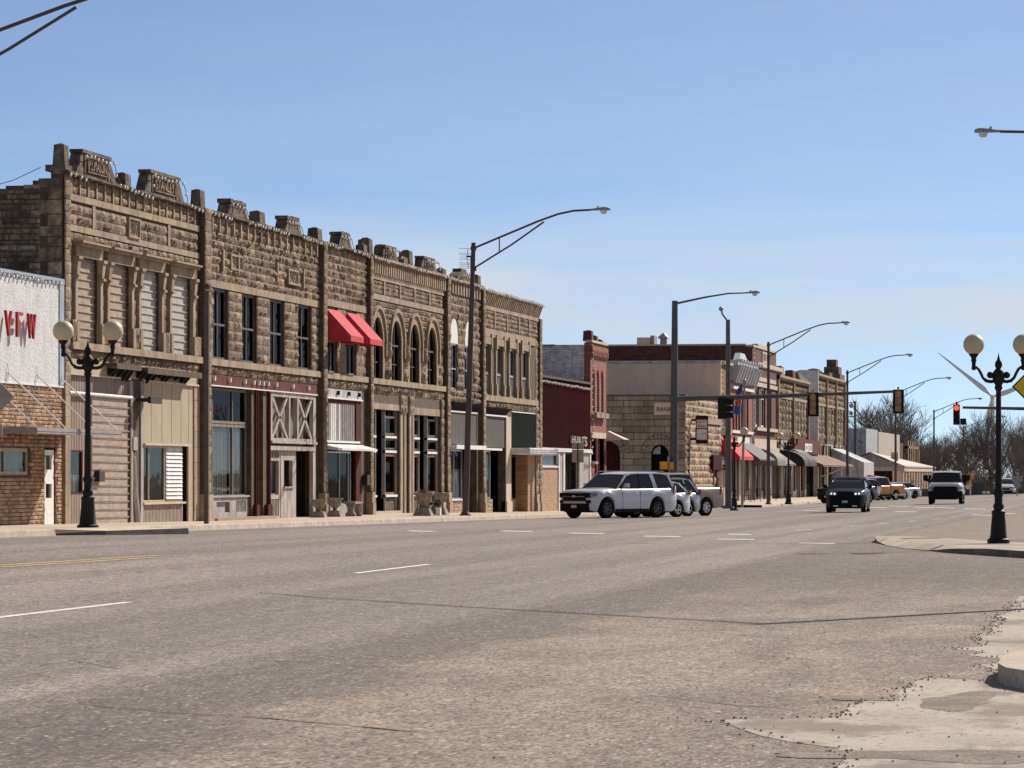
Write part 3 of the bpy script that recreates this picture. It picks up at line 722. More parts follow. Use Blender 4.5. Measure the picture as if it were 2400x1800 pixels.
for a, b in ((99.5,99.85),(102.6,103.0),(105.86,106.3),(109.18,109.74),(112.82,113.4)): rocks(u, a, b, 5.58, 6.2, XF+.12, .6, .3, .6, .08)
rocks(u, 99.5, 113.5, 5.09, 5.35, bulge=.11); rocks(u, 99.0, 99.52, 4.3, 10.3, XF+.06, .36, .5, .6, .07)
u.build('rock_faced_stone', M['rock'], b1)
s = MB().box(XF-.01, XF+.05, 99.5, 113.45, 9.60, 9.79).box(XF-.01, XF+.05, 99.5, 113.45, 8.73, 8.91).box(XF-.01, XF+.16, 99.45, 113.6, 5.35, 5.56)
for i in range(17): s.box(XF, XF+.06, 99.56+.83*i, 99.67+.83*i, 9.79, 10.28)
for y in (101.84, 109.87): s.box(XF, XF+.05, y-.13, y+.13, 8.92, 9.58)
s.build('band_course', M['smooth_stone'], b1)
date_panel(b1, 105.3, 106.5, 8.9, 9.52, '1907')
cornice(b1, 98.95, 113.6, TOP); 
hd = MB(); pl = MB(); cp = MB()
for k, (a, b, c, d) in enumerate(holes):
    hd.box(XF-.02, XF+.10, a-.18, b+.18, 8.03, 8.32).box(XF, XF+.26, a-.26, b+.26, 8.325, 8.40).box(XF, XF+.34, a-.3, b+.3, 8.405, 8.465)
    for y in (a-.26, b+.02):
        pl.box(XF-.02, XF+.10, y, y+.22, 6.16, 7.5); pl.box(XF-.02, XF+.16, y-.03, y+.25, 5.565, 6.165)
        cp.cyc([(XF,y,7.5),(XF+.14,y,7.5),(XF+.14,y+.22,7.5),(XF,y+.22,7.5)], [(XF,y-.05,7.94),(XF+.19,y-.05,7.94),(XF+.19,y+.27,7.94),(XF,y+.27,7.94)]).box(XF, XF+.23, y-.07, y+.29, 7.935, 8.025).box(XF, XF+.2, y-.03, y+.25, 7.42, 7.495)
hd.build('window_hood', M['smooth_stone'], b1); pl.build('pilaster', M['smooth_stone'], b1); cp.build('capital', M['smooth_stone'], b1)
for k, (a, b, c, d) in enumerate(holes):
    sh = MB().box(XF-.14, XF-.10, a, b, c, d)
    z = c+.22
    while z < d-.1: sh.box(XF-.10, XF-.065, a+.02, b-.02, z-.03, z+.012); z += .235
    sh.build('shutter', M['pink_sheet' if k < 2 else 'grey_sheet'], b1)
pediment(b1, 100.05, 100.55, 103.35, 104.1, TOP, 11.14, 'P.S.MASON', ty=(101.05,103.0), tz=(10.5,10.98))
pediment(b1, 107.1, 107.6, 110.95, 111.6, TOP, 11.14, 'STANLEY', ty=(108.1,110.4), tz=(10.5,10.98))
t = MB(); t.box(XF-.52, XF+.08, 98.95, 99.6, 10.38, 10.56); pillar(t, 99.0, 99.42, 10.56, 11.14); pillar(t, 105.1, 105.7, 10.4, 10.82); t.build('parapet_block', M['dark_stone'], b1)
# rubble end wall stepping down to the back
e = MB()
for x0, x1, zt in ((-31.36,-31.02,10.4), (-31.9,-31.36,10.12), (-32.7,-31.9,9.98), (-34.6,-32.7,9.85)):
    e.box(x0, x1, 98.98, 99.2, 7.0, zt)
e.build('end_wall', M['joint'], b1)
e = MB(); step = lambda x: 10.36 if x > -31.55 else (10.1 if x > -32.1 else (9.97 if x > -32.9 else 9.86))
z = 7.0; k = 0
while z < 10.3:
    hq = RS.uniform(.26, .44); x = -34.6
    if z+hq < 10.38: rocks(e, -31.62+(.16 if k % 2 else -.12), -31.03, z, z+hq, 98.98, hq, .9, 1.0, .05, .03, 'y')
    z += hq; k += 1
z = 7.0
while z < 10.2:
    hq = RS.uniform(.11, .23); rocks(e, -34.6+RS.uniform(-.2,.2), -31.66, z, z+hq, 98.98, hq, .16, .62, .08, .035, 'y', ok=lambda xx, zz_: zz_+.1 < step(xx) and RS.random() < .93); z += hq
e.build('rubble_stone', M['rubble'], b1)
# ground floor
MB().box(XF-.1, XF+.02, 99.5, 113.4, 4.66, 5.08).build('fascia', M['tan_trim'], b1)
MB().box(XF-.08, XF+.06, 99.5, 105.6, 4.62, 4.66).box(XF-.08, XF+.08, 106.9, 113.3, 4.60, 4.66).build('ledge', M['cream'], b1)
aw = MB().box(XF+.02, XF+.42, 102.9, 105.5, 4.98, 5.05).box(XF+.38, XF+.42, 102.9, 105.5, 4.88, 4.98).box(XF+.02, XF+.48, 106.0, 112.2, 4.94, 5.01).box(XF+.44, XF+.48, 106.0, 112.2, 4.82, 4.94)
aw.build('awning_box', M['rust_metal'], b1)
rg = MB()
for y in [103.3,103.6,104.2,104.7,105.1, 106.3,106.6,106.9,107.25,107.6,107.9,108.6,109.0,109.4,109.9,110.5,111.2,111.6]:
    l = RS.uniform(.15,.36); rg.cyc([(XF+.03,y,4.9),(XF+.3,y,4.9),(XF+.3,y+.10,4.9),(XF+.03,y+.1,4.9)], [(XF+.05,y-.12,4.9-l),(XF+.12,y-.12,4.9-l),(XF+.12,y-.04,4.9-l),(XF+.05,y-.04,4.9-l)])
rg.build('torn_awning', M['wire'], b1)
MB().box(XF-.12, XF-.06, 99.5, 105.7, 4.16, 4.62).box(XF-.12, XF-.06, 99.5, 101.5, 2.46, 4.05).box(XF-.12, XF-.06, 99.5, 101.5, -.1, 1.2).box(XF-.12, XF-.07, 101.0, 101.5, 1.2, 2.46).build('corrugated_cladding', M['brown_corr'], b1)
MB().tube([(XF+.05,99.4,4.10),(XF+.05,105.7,4.08)], .05, 8).build('lamp_tube', M['white_paint'], b1)
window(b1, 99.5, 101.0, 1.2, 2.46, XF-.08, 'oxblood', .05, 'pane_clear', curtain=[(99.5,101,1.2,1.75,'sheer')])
dr = MB().box(XF-.06, XF, 101.62, 105.5, F(102)-.05, 4.05)
z = F(102)+.16
while z < 4.0: dr.cyc([(XF,101.64,z-.06),(XF,105.48,z-.06),(XF,105.48,z+.012),(XF,101.64,z+.012)], [(XF+.005,101.64,z-.05),(XF+.045,105.48,z-.012),(XF+.045,105.48,z+.01),(XF+.045,101.64,z+.01)]); z += .234
dd = dr.build('sliding_door', M['pink_sheet'], b1); POS[dd.name] = POS[b1.name]
MB().box(XF+.0, XF+.16, 102.0, 102.55, 1.55, 1.86).build('mail_box', M['wire'], dd)
MB().box(XF-.03, XF+.06, 101.5, 101.6, F(102), 4.1).box(XF-.03, XF+.06, 105.52, 105.64, F(102), 4.12).build('door_frame', M['rust_metal'], b1)
MB().box(XF-.1, XF+.02, 105.64, 105.95, F(106)-.1, 4.6).box(XF-.3, XF-.2, 105.95, 106.9, F(106)-.1, 4.6).box(XF-.1, XF+.04, 106.75, 107.02, F(106)-.1, 4.6).box(XF-.1, XF+.05, 105.9, 106.35, 2.5, 2.9).build('post', M['grey_paint'], b1)
MB().tube([(XF+.05,106.05,2.3),(XF+.07,106.2,1.2),(XF+.08,106.5,F(106)+.02)], .035, 6).build('downpipe', M['white_letter'], b1)
MB().box(XF+.04, XF+.5, 106.1, 107.2, 3.98, 4.08).box(XF+.45, XF+.55, 106.05, 107.3, 3.92, 4.12).build('floodlight', M['wire'], b1)
MB().box(XF-.06, XF+.0, 107.02, 112.84, 2.72, 4.6).box(XF-.06, XF-.0, 112.3, 112.84, -.1, 2.72).build('sign_panel', M['tan_panel'], b1)
sm = MB()
for y in (108.0, 109.2, 110.3, 111.4, 112.3): sm.box(XF-.002, XF+.004, y-.012, y+.012, 2.75, 4.58)
sm.build('panel_seam', M['dark_frame'], b1)
MB().box(XF-.04, XF+.1, 107.0, 112.3, 2.66, 2.72).box(XF-.06, XF+.08, 107.0, 111.75, .84, .9).build('ledge', M['cream'], b1)
window(b1, 107.05, 111.8, .9, 2.66, XF-.1, 'tan_trim', .07, 'pane_clear', mull=(108.0, 109.75))
lv = MB()
for k in range(13): z = .98+k*.127; lv.cyc([(XF-.09,109.85,z),(XF-.09,111.7,z),(XF-.09,111.7,z+.12),(XF-.09,109.85,z+.12)], [(XF-.02,109.85,z+.01),(XF-.02,111.7,z+.01),(XF-.07,111.7,z+.115),(XF-.07,109.85,z+.115)])
lv.build('louvre', M['white_paint'], b1)
MB().box(XF-.1, XF-.04, 107.05, 111.75, -.1, .84).build('bulkhead', M['brown_corr'], b1)
window(b1, 111.86, 112.6, F(112), 2.5, XF-.3, 'tan_trim', .1, 'pane_dark', name='door', trans=(.9,))
pier(b1, 113.55, 114.3, 10.4)
q = MB(); z = F(113)-.1; k = 0
while z < 4.5: q.box(XF-.03, XF+.04, 112.86, 113.52-.0*k, z, z+.49); z += .5; k += 1
q.build('quoin', M['smooth_stone'], b1)
t = MB(); pillar(t, 113.65, 114.2, 10.4, 10.98); t.build('parapet_block', M['dark_stone'], b1)
q = MB(); z = F(99)-.1
while z < 4.3: q.box(XF-.1, XF+.07, 98.99, 99.46, z, z+.62); z += .63
q.build('quoin', M['smooth_stone'], b1)
lights('bulb string on the cornice under the P.S.MASON and STANLEY stones', [(99.1,10.36),(100.5,10.3),(100.6,11.0),(103.3,11.0),(104.0,10.4),(107.4,10.3),(107.7,11.0),(110.9,11.0),(111.6,10.4),(113.6,10.3)], x=XF+.2)

# ---------------------------------------------------------------- building 2
def upper(b, y0, y1, holes, low, top=TOP, sill=True):
    MB().walls(XF-.36, XF-.01, y0, y1, -.5, top-.1, holes+low).build('wall', M['joint'], b)
    if sill: MB().box(XF-.01, XF+.13, y0, y1, 5.34, 5.56).build('sill_course', M['smooth_stone'], b)
b2 = thing('stone_building', 'limestone two storey block dated 1903 with four dark windows and a maroon beam', 'building', (XF, 114.3, F(114.3)), row)
h2 = [(115.35,117.25,5.56,7.9),(119.1,121.1,5.56,7.9),(122.95,125.0,5.56,7.9),(127.05,129.1,5.56,7.9)]
upper(b2, 114.3, 130.2, h2, [(115.0,120.4,-.5,4.68),(121.0,122.0,-.5,4.68),(122.75,129.6,-.5,4.68)])
shell(b2, 114.3, 130.2, 9.9, side=(False, False))
u = MB(); pn = [(117.2,118.95,8.62,9.12),(125.2,126.9,8.55,9.08)]
okf = lambda y, z: not any(a-.1 < y < b+.1 and c-.06 < z < d+.06 for a, b, c, d in pn)
rocks(u, 114.4, 130.2, 8.16, 10.28, XF, .265, .3, .75, .095, ok=okf)
for a, b in ((114.4,115.3),(117.3,119.05),(121.15,122.9),(125.05,127.0),(129.15,130.2)): rocks(u, a, b, 5.58, 7.9, XF, .33, .5, .95, .09)
rocks(u, 114.4, 130.2, 5.07, 5.33, XF, .26, .3, .7, .11)
u.build('rock_faced_stone', M['rock'], b2)
l = MB().box(XF-.01, XF+.05, 114.4, 130.2, 7.91, 8.15)
for y in (116.3, 118.3, 123.7, 127.6): l.box(XF+.0, XF+.11, y-.07, y+.07, 8.5, 9.2)
for i in range(17): l.box(XF, XF+.1, 114.9+.92*i, 115.02+.92*i, 9.75, 10.25)
l.build('lintel_course', M['smooth_stone'], b2)
date_panel(b2, 117.3, 118.85, 8.6, 9.13, '1903'); date_panel(b2, 125.3, 126.8, 8.53, 9.08, '1903')
cornice(b2, 114.2, 130.4, TOP)
def tab(b, y0, y1, z1=10.95):
    x0, x1 = XF-.28, XF+.12
    mb = MB().px_([(y0-.35,TOP-.02),(y1+.55,TOP-.02),(y1+.3,TOP+.22),(y1,z1-.14),(y0,z1-.14)], x0, x1)
    for k in range(5):
        a = y0-.1+(y1-y0+.2)*k/5; mb.box(x0-.04, x1+.02+RS.uniform(0,.04), a+.01, a+(y1-y0+.2)/5-.005, z1-.14, z1+RS.uniform(-.04,.02))
    mb.build('crown_stone', M['dark_stone'], b)
tab(b2, 117.1, 118.9); tab(b2, 125.0, 126.6)
t = MB(); pillar(t, 121.4, 122.15, 10.4, 10.84, .42); pillar(t, 130.0, 130.7, 10.4, 10.84, .42); t.build('parapet_block', M['dark_stone'], b2)
for k, (a, b, c, d) in enumerate(h2):
    window(b2, a+.02, b-.02, c, d, XF-.12, 'dark_frame', .09, 'pane', trans=(6.72,), mull=((a+b)/2-.1,), curtain=[(a+.1, a+.55, 6.75, 7.8, 'sheer'), ((a+b)/2, b-.45, 6.6, 7.8, 'sheer')] if k < 3 else [(a+.12,a+.3,6.75,7.8,'sheer'),((a+b)/2,(a+b)/2+.2,6.7,7.8,'sheer')])
f = MB().box(XF-.1, XF+.03, 114.6, 129.9, 4.7, 5.04).build('iron_beam', M['oxblood_light'], b2); POS[f.name] = POS[b2.name]
MB().box(XF-.05, XF+.11, 114.6, 129.7, 4.66, 4.7).build('ledge', M['white_letter'], b2)
ro = MB()
for y in (115.2,117.2,119.2,120.4,121.1,121.7,122.4,123.6,126.0,128.4): ro.box(XF+.03, XF+.12, y-.05, y+.05, 4.84, 4.98)
ro.build('rosette', M['white_letter'], f)
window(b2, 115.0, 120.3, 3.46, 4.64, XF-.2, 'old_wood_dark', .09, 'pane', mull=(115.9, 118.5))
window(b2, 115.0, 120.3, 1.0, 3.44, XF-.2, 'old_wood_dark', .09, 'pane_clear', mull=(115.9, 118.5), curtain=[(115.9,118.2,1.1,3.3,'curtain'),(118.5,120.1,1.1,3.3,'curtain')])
k = MB().walls(XF-.24, XF-.12, 114.95, 120.4, -.1, 1.0, [(115.1,115.7,.5,.85),(116.2,117.9,.5,.85),(118.8,120.1,.5,.88)]).box(XF-.26, XF-.05, 114.95, 120.4, 1.0, 1.06)
for i in range(7): k.box(XF-.22, XF-.14, 118.8+.21*i, 118.86+.21*i, .5, .88)
k.box(XF-.3, XF-.235, 115.0, 120.3, .4, .9)
k.build('bulkhead', M['grey_paint'], b2)
MB().box(XF-.3, XF+.3, 114.8, 122.6, -.3, F(117)+.10).build('threshold', M['smooth_stone'], b2)
c = MB()
for a, b in ((120.45,120.98),(122.05,122.72)): c.box(XF-.25, XF-.02, a, b, F(121), 4.68).box(XF-.05, XF+.06, b-.16, b, F(121), 4.66).box(XF-.1, XF+.13, a-.05+.2, b+.05, F(121), F(121)+.5)
for y in (120.9, 122.6): c.tube([(XF+.05,y+.06,F(121)+.4),(XF+.05,y+.06,4.6)], .05, 8)
c.build('iron_column', M['oxblood'], b2)
MB().box(XF-.5, XF-.45, 120.98, 122.05, F(121), 4.66).build('panel', M['grey_paint'], b2)
w = MB().walls(XF-.1, XF+.05, 122.75, 129.6, 2.95, 4.66, [(123.1,125.5,3.05,4.5),(125.72,126.75,3.05,4.5),(126.95,129.2,3.05,4.5)])
for a, b in ((123.1,125.5),(126.95,129.2)):
    for z0, z1 in ((3.05,4.5),(4.5,3.05)):
        w.cyc([(XF-.06,a-.02,z0),(XF+.02,a-.02,z0),(XF+.02,a+.26,z0),(XF-.06,a+.26,z0)], [(XF-.06,b-.24,z1),(XF+.02,b-.24,z1),(XF+.02,b+.02,z1),(XF-.06,b+.02,z1)])
w.box(XF-.1, XF+.14, 122.75, 129.5, 2.86, 2.95).box(XF-.1, XF+.07, 122.75, 129.5, 2.62, 2.78)
w.build('timber_front', M['old_wood'], b2)
MB().box(XF-.3, XF-.22, 122.8, 129.5, 2.6, 4.66).box(XF-.9, XF-.84, 126.9, 129.6, F(127), 2.7).box(XF-.85, XF-.2, 126.95, 127.0, F(127), 2.7).build('timber_panel', M['old_wood_dark'], b2)
w = MB().walls(XF-.2, XF-.08, 122.75, 124.75, F(123)-.05, 2.62, [(122.95,124.55,1.05,2.25),(122.95,124.55,.3,.9),(122.95,124.55,2.33,2.58)])
for i in range(8): w.box(XF-.19, XF-.1, 122.97+.2*i, 123.03+.2*i, .3, .9).box(XF-.19, XF-.1, 122.97+.2*i, 123.03+.2*i, 2.33, 2.58)
w.walls(XF-.2, XF-.06, 124.75, 127.0, F(125)-.05, 2.62, [(125.2,126.5,1.34,2.27)]).box(XF-.2, XF-.0, 125.1, 126.6, 1.27, 1.34)
w.box(XF-.1, XF+.04, 129.2, 129.6, F(129), 2.9)
w.build('boarding', M['old_wood'], b2)
window(b2, 122.95, 124.55, 1.05, 2.25, XF-.2, 'old_wood_dark', .05, 'pane_clear', curtain=[(123,124.4,1.1,2.2,'sheer')])
MB().box(XF-.75, XF-.7, 125.0, 126.8, 1.2, 2.4).build('boarding', M['old_wood'], b2)
pier(b2, 130.2, 130.75, 10.35)
lights('bulb string on the cornice above the 1903 date stones', [(114.5,10.36),(117.0,10.32),(117.2,10.8),(118.9,10.8),(119.4,10.36),(124.8,10.32),(125.0,10.78),(126.6,10.78),(127.1,10.34),(130.4,10.32)], x=XF+.2)

# ---------------------------------------------------------------- building 3 (red awnings)
b3 = thing('stone_building', 'narrow limestone storefront with two red awnings over its upper windows', 'building', (XF, 130.75, F(131)), row)
h3 = [(131.6,133.25,5.56,8.04),(134.75,136.5,5.56,8.04)]
upper(b3, 130.75, 138.25, h3, [(130.9,137.4,-.5,5.0)])
shell(b3, 130.75, 138.25, 9.9, side=(False, False))
u = MB(); rocks(u, 130.8, 138.2, 8.32, 10.28, XF, .30, .28, .6, .10)
for a, b in ((130.8,131.55),(133.3,134.7),(136.55,138.2)): rocks(u, a, b, 5.58, 8.03, XF, .41, .5, .9, .07)
rocks(u, 130.8, 138.2, 5.02, 5.33, XF, .3, .35, .7, .11); u.build('rock_faced_stone', M['rock'], b3)
MB().box(XF-.01, XF+.05, 130.8, 138.2, 8.05, 8.31).build('lintel_course', M['smooth_stone'], b3)
cornice(b3, 130.6, 138.4, TOP); tab(b3, 133.4, 134.7, 10.95)
for k, (a, b, c, d) in enumerate(h3): window(b3, a, b, c, d, XF-.1, 'old_wood_dark', .09, 'pane', trans=(6.75,), mull=(a+.9,), curtain=[(a+.5,a+.62,5.7,6.7,'sheer')])
for a, b in ((131.45,133.6),(134.75,136.95)):
    x0, x1, zt, zf, zb = XF+.02, XF+.95, 7.94, 6.93, 6.72
    mb = MB().quad((x0,a,zt),(x1,a,zf),(x1,b,zf),(x0,b,zt)).quad((x1,a,zf),(x1,a,zb),(x1,b,zb),(x1,b,zf)).quad((x0,a,zt),(x0,a,zb),(x1,a,zb),(x1,a,zf)).quad((x0,b,zt),(x1,b,zf),(x1,b,zb),(x0,b,zb))
    mb.build('awning', M['red_canvas'], b3)
fb = MB().box(XF-.1, XF+.02, 130.95, 137.35, 4.66, 4.98)
fb.build('fascia', M['grey_band'], b3)
ro = MB()
for y in (131.3, 133.2, 135.0, 136.8): ro.box(XF+.02, XF+.12, y-.05, y+.05, 4.76, 4.92)
ro.build('bracket', M['wire'], b3)
MB().box(XF-.1, XF+.08, 130.95, 137.4, 4.60, 4.66).box(XF-.1, XF+.05, 130.95, 137.0, 2.96, 3.04).build('ledge', M['white_letter'], b3)
MB().box(XF-.1, XF+.0, 130.95, 137.4, 4.47, 4.60).box(XF-.1, XF+.0, 136.5, 137.4, F(137)-.05, 4.47).build('trim', M['oxblood'], b3)
v = MB(); kk = 0; y = 131.0
v2 = MB()
while y < 136.4:
    (v2 if kk in (4,5,6,8) else v).box(XF-.12, XF-.03, y, y+.22, 3.05, 4.46 if kk not in (4,5,6,8) else 4.44); y += .34; kk += 1
v.build('shutter_slat', M['slat_grey'], b3); v2.build('shutter_slat', M['white_paint'], b3)
MB().box(XF-.2, XF-.14, 131.0, 136.5, 3.04, 4.47).build('backing', M['dark_frame'], b3)
MB().cyc([(XF-.05,130.85,2.72),(XF+.62,130.85,2.66),(XF+.62,137.5,2.66),(XF-.05,137.5,2.72)], [(XF-.05,130.85,2.92),(XF+.62,130.85,2.74),(XF+.62,137.5,2.74),(XF-.05,137.5,2.92)]).build('canopy', M['white_paint'], b3)
window(b3, 131.0, 136.1, .62, 2.64, XF-.15, 'alu', .06, 'pane', mull=(134.2, 135.7), curtain=[(131.05,134.2,1.75,2.6,'tan_panel'),(134.4,135.6,.7,1.9,'grey_screen')])
MB().box(XF-.2, XF-.08, 131.0, 136.2, -.1, .62).build('bulkhead', M['grey_paint'], b3)
window(b3, 136.25, 137.3, F(137), 2.62, XF-.8, 'oxblood', .1, 'pane_dark', name='door', trans=(.9,))
MB().box(XF+.02, XF+.22, 137.5, 138.0, 1.35, 1.75).build('mail_box', M['wire'], b3)
pier(b3, 138.25, 138.7, 10.3, .2)
t = MB(); pillar(t, 137.7, 138.35, 10.4, 10.74, .36, rnd=.04); t.build('parapet_block', M['dark_stone'], b3)
lights('bulb string on the cornice above the two red awnings', [(130.9,10.36),(133.2,10.32),(133.3,10.8),(134.7,10.8),(135.2,10.36),(138.3,10.3)], x=XF+.2)

# ---------------------------------------------------------------- building 4 (arched windows)
b4 = thing('stone_building', 'ornate limestone block with four tall round arched windows and black framed shopfronts', 'building', (XF, 138.7, F(139)), row)
arc = [140.2, 143.75, 147.3, 150.9]; ar = .98; zs = 7.02
h4 = [(c-ar, c+ar, 5.56, zs) for c in arc]
low4 = [(138.75,144.45,-.5,4.42),(145.65,146.25,-.5,4.3),(147.2,152.75,-.5,4.3)]
MB().walls(XF-.36, XF-.01, 138.7, 153.5, -.5, zs, h4+low4).box(XF-.36, XF-.01, 138.7, 153.5, 8.35, TOP-.1).build('wall', M['joint'], b4)
sp_ = MB(); n = 14                                # spandrels shaped round the arches
ed = [138.7] + [(arc[i]+arc[i+1])/2 for i in range(3)] + [153.5]
for i, c_ in enumerate(arc):
    pts = [(c_-ar*math.cos(PI*k/n), zs+ar*math.sin(PI*k/n)) for k in range(n+1)]
    for k in range(n):
        (ya, za), (yb, zb) = pts[k], pts[k+1]; sp_.cyc([(XF-.36,ya,za),(XF-.36,yb,zb),(XF-.36,yb,8.35),(XF-.36,ya,8.35)], [(XF-.01,ya,za),(XF-.01,yb,zb),(XF-.01,yb,8.35),(XF-.01,ya,8.35)])
    sp_.box(XF-.36, XF-.01, ed[i], c_-ar, zs, 8.35).box(XF-.36, XF-.01, c_+ar, ed[i+1], zs, 8.35)
sp_.build('spandrel', M['joint'], b4)
shell(b4, 138.7, 153.5, 9.9, side=(False, False))
def inarch(y, z): return not any(math.hypot(y-c_, max(0, z-zs)) < 1.48 for c_ in arc)
u = MB(); rocks(u, 138.8, 153.4, zs+.1, 8.66, XF+.01, .22, .22, .42, .07, ok=inarch, gap=.04)
for a, b in ((138.85,141.2),(141.45,144.2),(144.4,147.1),(147.35,150.15),(150.4,153.2)): rocks(u, a, b, 8.93, 9.45, XF, .175, .3, .6, .07)
for a, b in ((141.3,142.7),(144.85,146.2),(148.4,149.85)): rocks(u, a+.25, b-.2, 5.6, 6.6, XF+.04, .55, .8, 1.1, .14)
rocks(u, 138.75, 139.15, 5.6, 6.9, XF, .4, .4, .5, .06); rocks(u, 151.95, 153.3, 5.6, 6.9, XF, .4, .5, .8, .09)
rocks(u, 138.75, 153.4, 4.99, 5.34, XF, .35, .35, .6, .13)
u.build('rock_faced_stone', M['rock'], b4)
s = MB().box(XF-.01, XF+.06, 138.75, 153.4, 9.47, 9.68).box(XF-.01, XF+.06, 138.75, 153.4, 8.68, 8.90).box(XF-.02, XF+.14, 138.75, 153.4, 5.34, 5.56)
for y in (141.32, 144.3, 147.22, 150.27): s.box(XF-.01, XF+.07, y-.1, y+.1, 8.9, 9.47)
s.build('band_course', M['smooth_stone'], b4)
d = MB(); y = 138.85
while y < 153.3: d.box(XF-.01, XF+.14, y, y+.2, 9.68, 10.28); y += .42
d.build('dentil_course', M['smooth_stone'], b4)
cornice(b4, 138.6, 153.7, TOP-.04, 'smooth_stone', .16, .26)
r = MB(); hm = MB()
for c_ in arc:
    for (r0, r1, x1, mb) in ((ar, 1.30, .05, r), (1.31, 1.44, .13, hm)):
        P = [(-math.cos(PI*k/16), math.sin(PI*k/16)) for k in range(17)]
        for (a, b), (c2, e2) in zip(P, P[1:]):
            mb.cyc([(XF-.02,c_+a*r0,zs+b*r0),(XF-.02,c_+c2*r0,zs+e2*r0),(XF-.02,c_+c2*r1,zs+e2*r1),(XF-.02,c_+a*r1,zs+b*r1)],
                   [(XF+x1,c_+a*r0,zs+b*r0),(XF+x1,c_+c2*r0,zs+e2*r0),(XF+x1,c_+c2*r1,zs+e2*r1),(XF+x1,c_+a*r1,zs+b*r1)])
    r.box(XF-.02, XF+.04, c_-1.28, c_-ar, 5.57, zs).box(XF-.02, XF+.04, c_+ar, c_+1.28, 5.57, zs)
    hm.box(XF-.02, XF+.12, c_-1.42, c_-1.29, 6.5, zs).box(XF-.02, XF+.12, c_+1.29, c_+1.42, 6.5, zs)
r.build('arch_ring', M['smooth_stone'], b4); hm.build('hood_mould', M['smooth_stone'], b4)
s = MB()
for y in [(arc[i]+arc[i+1])/2 for i in range(3)]: s.ball((XF+.1,y,6.62), .16, 10, 6, 1.6).ball((XF+.1,y,6.95), .1, 8, 5)
s.build('scroll', M['smooth_stone'], b4)
for c_ in arc:                                   # arched sashes
    n = 14; P = [(c_-ar, 5.57)] + [(c_-ar*math.cos(PI*k/n), zs+ar*math.sin(PI*k/n)) for k in range(n+1)] + [(c_+ar, 5.57)]
    w = MB().box(XF-.14, XF-.07, c_-ar, c_-ar+.08, 5.57, zs).box(XF-.14, XF-.07, c_+ar-.08, c_+ar, 5.57, zs).box(XF-.14, XF-.07, c_-.03, c_+.03, 5.57, 7.95).box(XF-.14, XF-.07, c_-ar, c_+ar, 6.95, 7.02).box(XF-.14, XF-.07, c_-.4, c_+.4, 6.2, 6.24)
    w = w.build('window', M['dark_frame'], b4); POS[w.name] = POS[b4.name]
    MB().px_(P, XF-.13, XF-.12).build('pane', M['pane_dark'], w)
pediment(b4, 140.95, 141.25, 143.35, 144.1, TOP-.04, 10.93, 'OSCAR', ty=(141.75,142.95), tz=(10.42,10.78))
pediment(b4, 148.5, 148.85, 151.2, 151.95, TOP-.04, 10.93, 'TAXES', ty=(149.4,150.7), tz=(10.42,10.78))
t = MB()
pillar(t, 140.2, 140.85, 10.35, 11.12, .5, XF-.3, .05); pillar(t, 142.9, 143.6, 10.35, 11.02, .45, XF-.3, .05); pillar(t, 145.2, 146.0, 10.35, 10.68, .4, rnd=.04)
pillar(t, 147.9, 148.55, 10.35, 11.10, .5, XF-.3, .05); pillar(t, 150.9, 151.5, 10.35, 10.98, .45, XF-.3, .05); pillar(t, 153.3, 154.0, 10.3, 10.66, .4, rnd=.04)
t.build('parapet_block', M['dark_stone'], b4)
MB().box(XF-.3, XF-.22, 138.75, 144.4, 4.62, 4.98).box(XF-.3, XF-.22, 147.2, 152.7, 4.58, 4.96).build('fascia', M['grey_band'], b4)
s = MB().box(XF-.36, XF+.0, 138.7, 144.5, 4.36, 4.60).box(XF-.36, XF+.0, 147.15, 152.8, 4.26, 4.55)
s.build('lintel', M['smooth_stone'], b4)
c = MB()
for a, b in ((144.5,144.95),(145.25,145.62),(146.28,146.65),(146.85,147.18)): c.box(XF-.3, XF+.04, a, b, F(145)-.1, 5.0)
c.box(XF-.5, XF-.31, 144.5, 147.2, F(145)-.1, 5.0)
c.build('stone_post', M['smooth_stone'], b4)
rocks(rocks(MB(), 144.5, 145.62, 4.2, 5.0, XF+.05, .4, .55, .6, .1), 146.28, 147.2, 4.2, 5.0, XF+.05, .4, .45, .5, .1).build('capital', M['rock'], b4)
for (a, b, zt) in ((138.8,144.4,4.34),(147.25,152.7,4.24)):
    wdt = b-a; d0, d1 = a+wdt*.30, a+wdt*.60
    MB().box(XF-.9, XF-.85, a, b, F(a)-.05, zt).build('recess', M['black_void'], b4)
    for (p, q_) in ((a, d0), (d1, b)):
        window(b4, p+.05, q_-.05, 3.35, 4.12, XF-.18, 'dark_frame', .09, 'pane', trans=())
        window(b4, p+.05, q_-.05, 2.78, 3.2, XF-.18, 'dark_frame', .06, 'pane_dark')
        window(b4, p+.05, q_-.05, .95, 2.6, XF-.18, 'wood_frame', .1, 'pane')
        MB().box(XF-.26, XF-.16, p, q_, F(a)-.1, .82).build('bulkhead', M['rust_metal'], b4)
        MB().box(XF-.26, XF-.05, p, q_, .86, .95).box(XF-.26, XF-.08, p, q_, 3.23, 3.32).box(XF-.26, XF-.08, p, q_, 2.64, 2.74).build('ledge', M['white_letter'], b4)
        MB().box(XF-.25, XF-.1, p, p+.06, F(a), zt).box(XF-.25, XF-.1, q_-.06, q_, F(a), zt).build('mullion', M['grey_paint'], b4)
    MB().box(XF-.3, XF+.1, a, b, -.4, F(a)+.1).build('threshold', M['concrete'], b4)
pier(b4, 153.5, 154.1, 10.25, .2)
pier(b4, 152.78, 153.35, 5.0, .06)
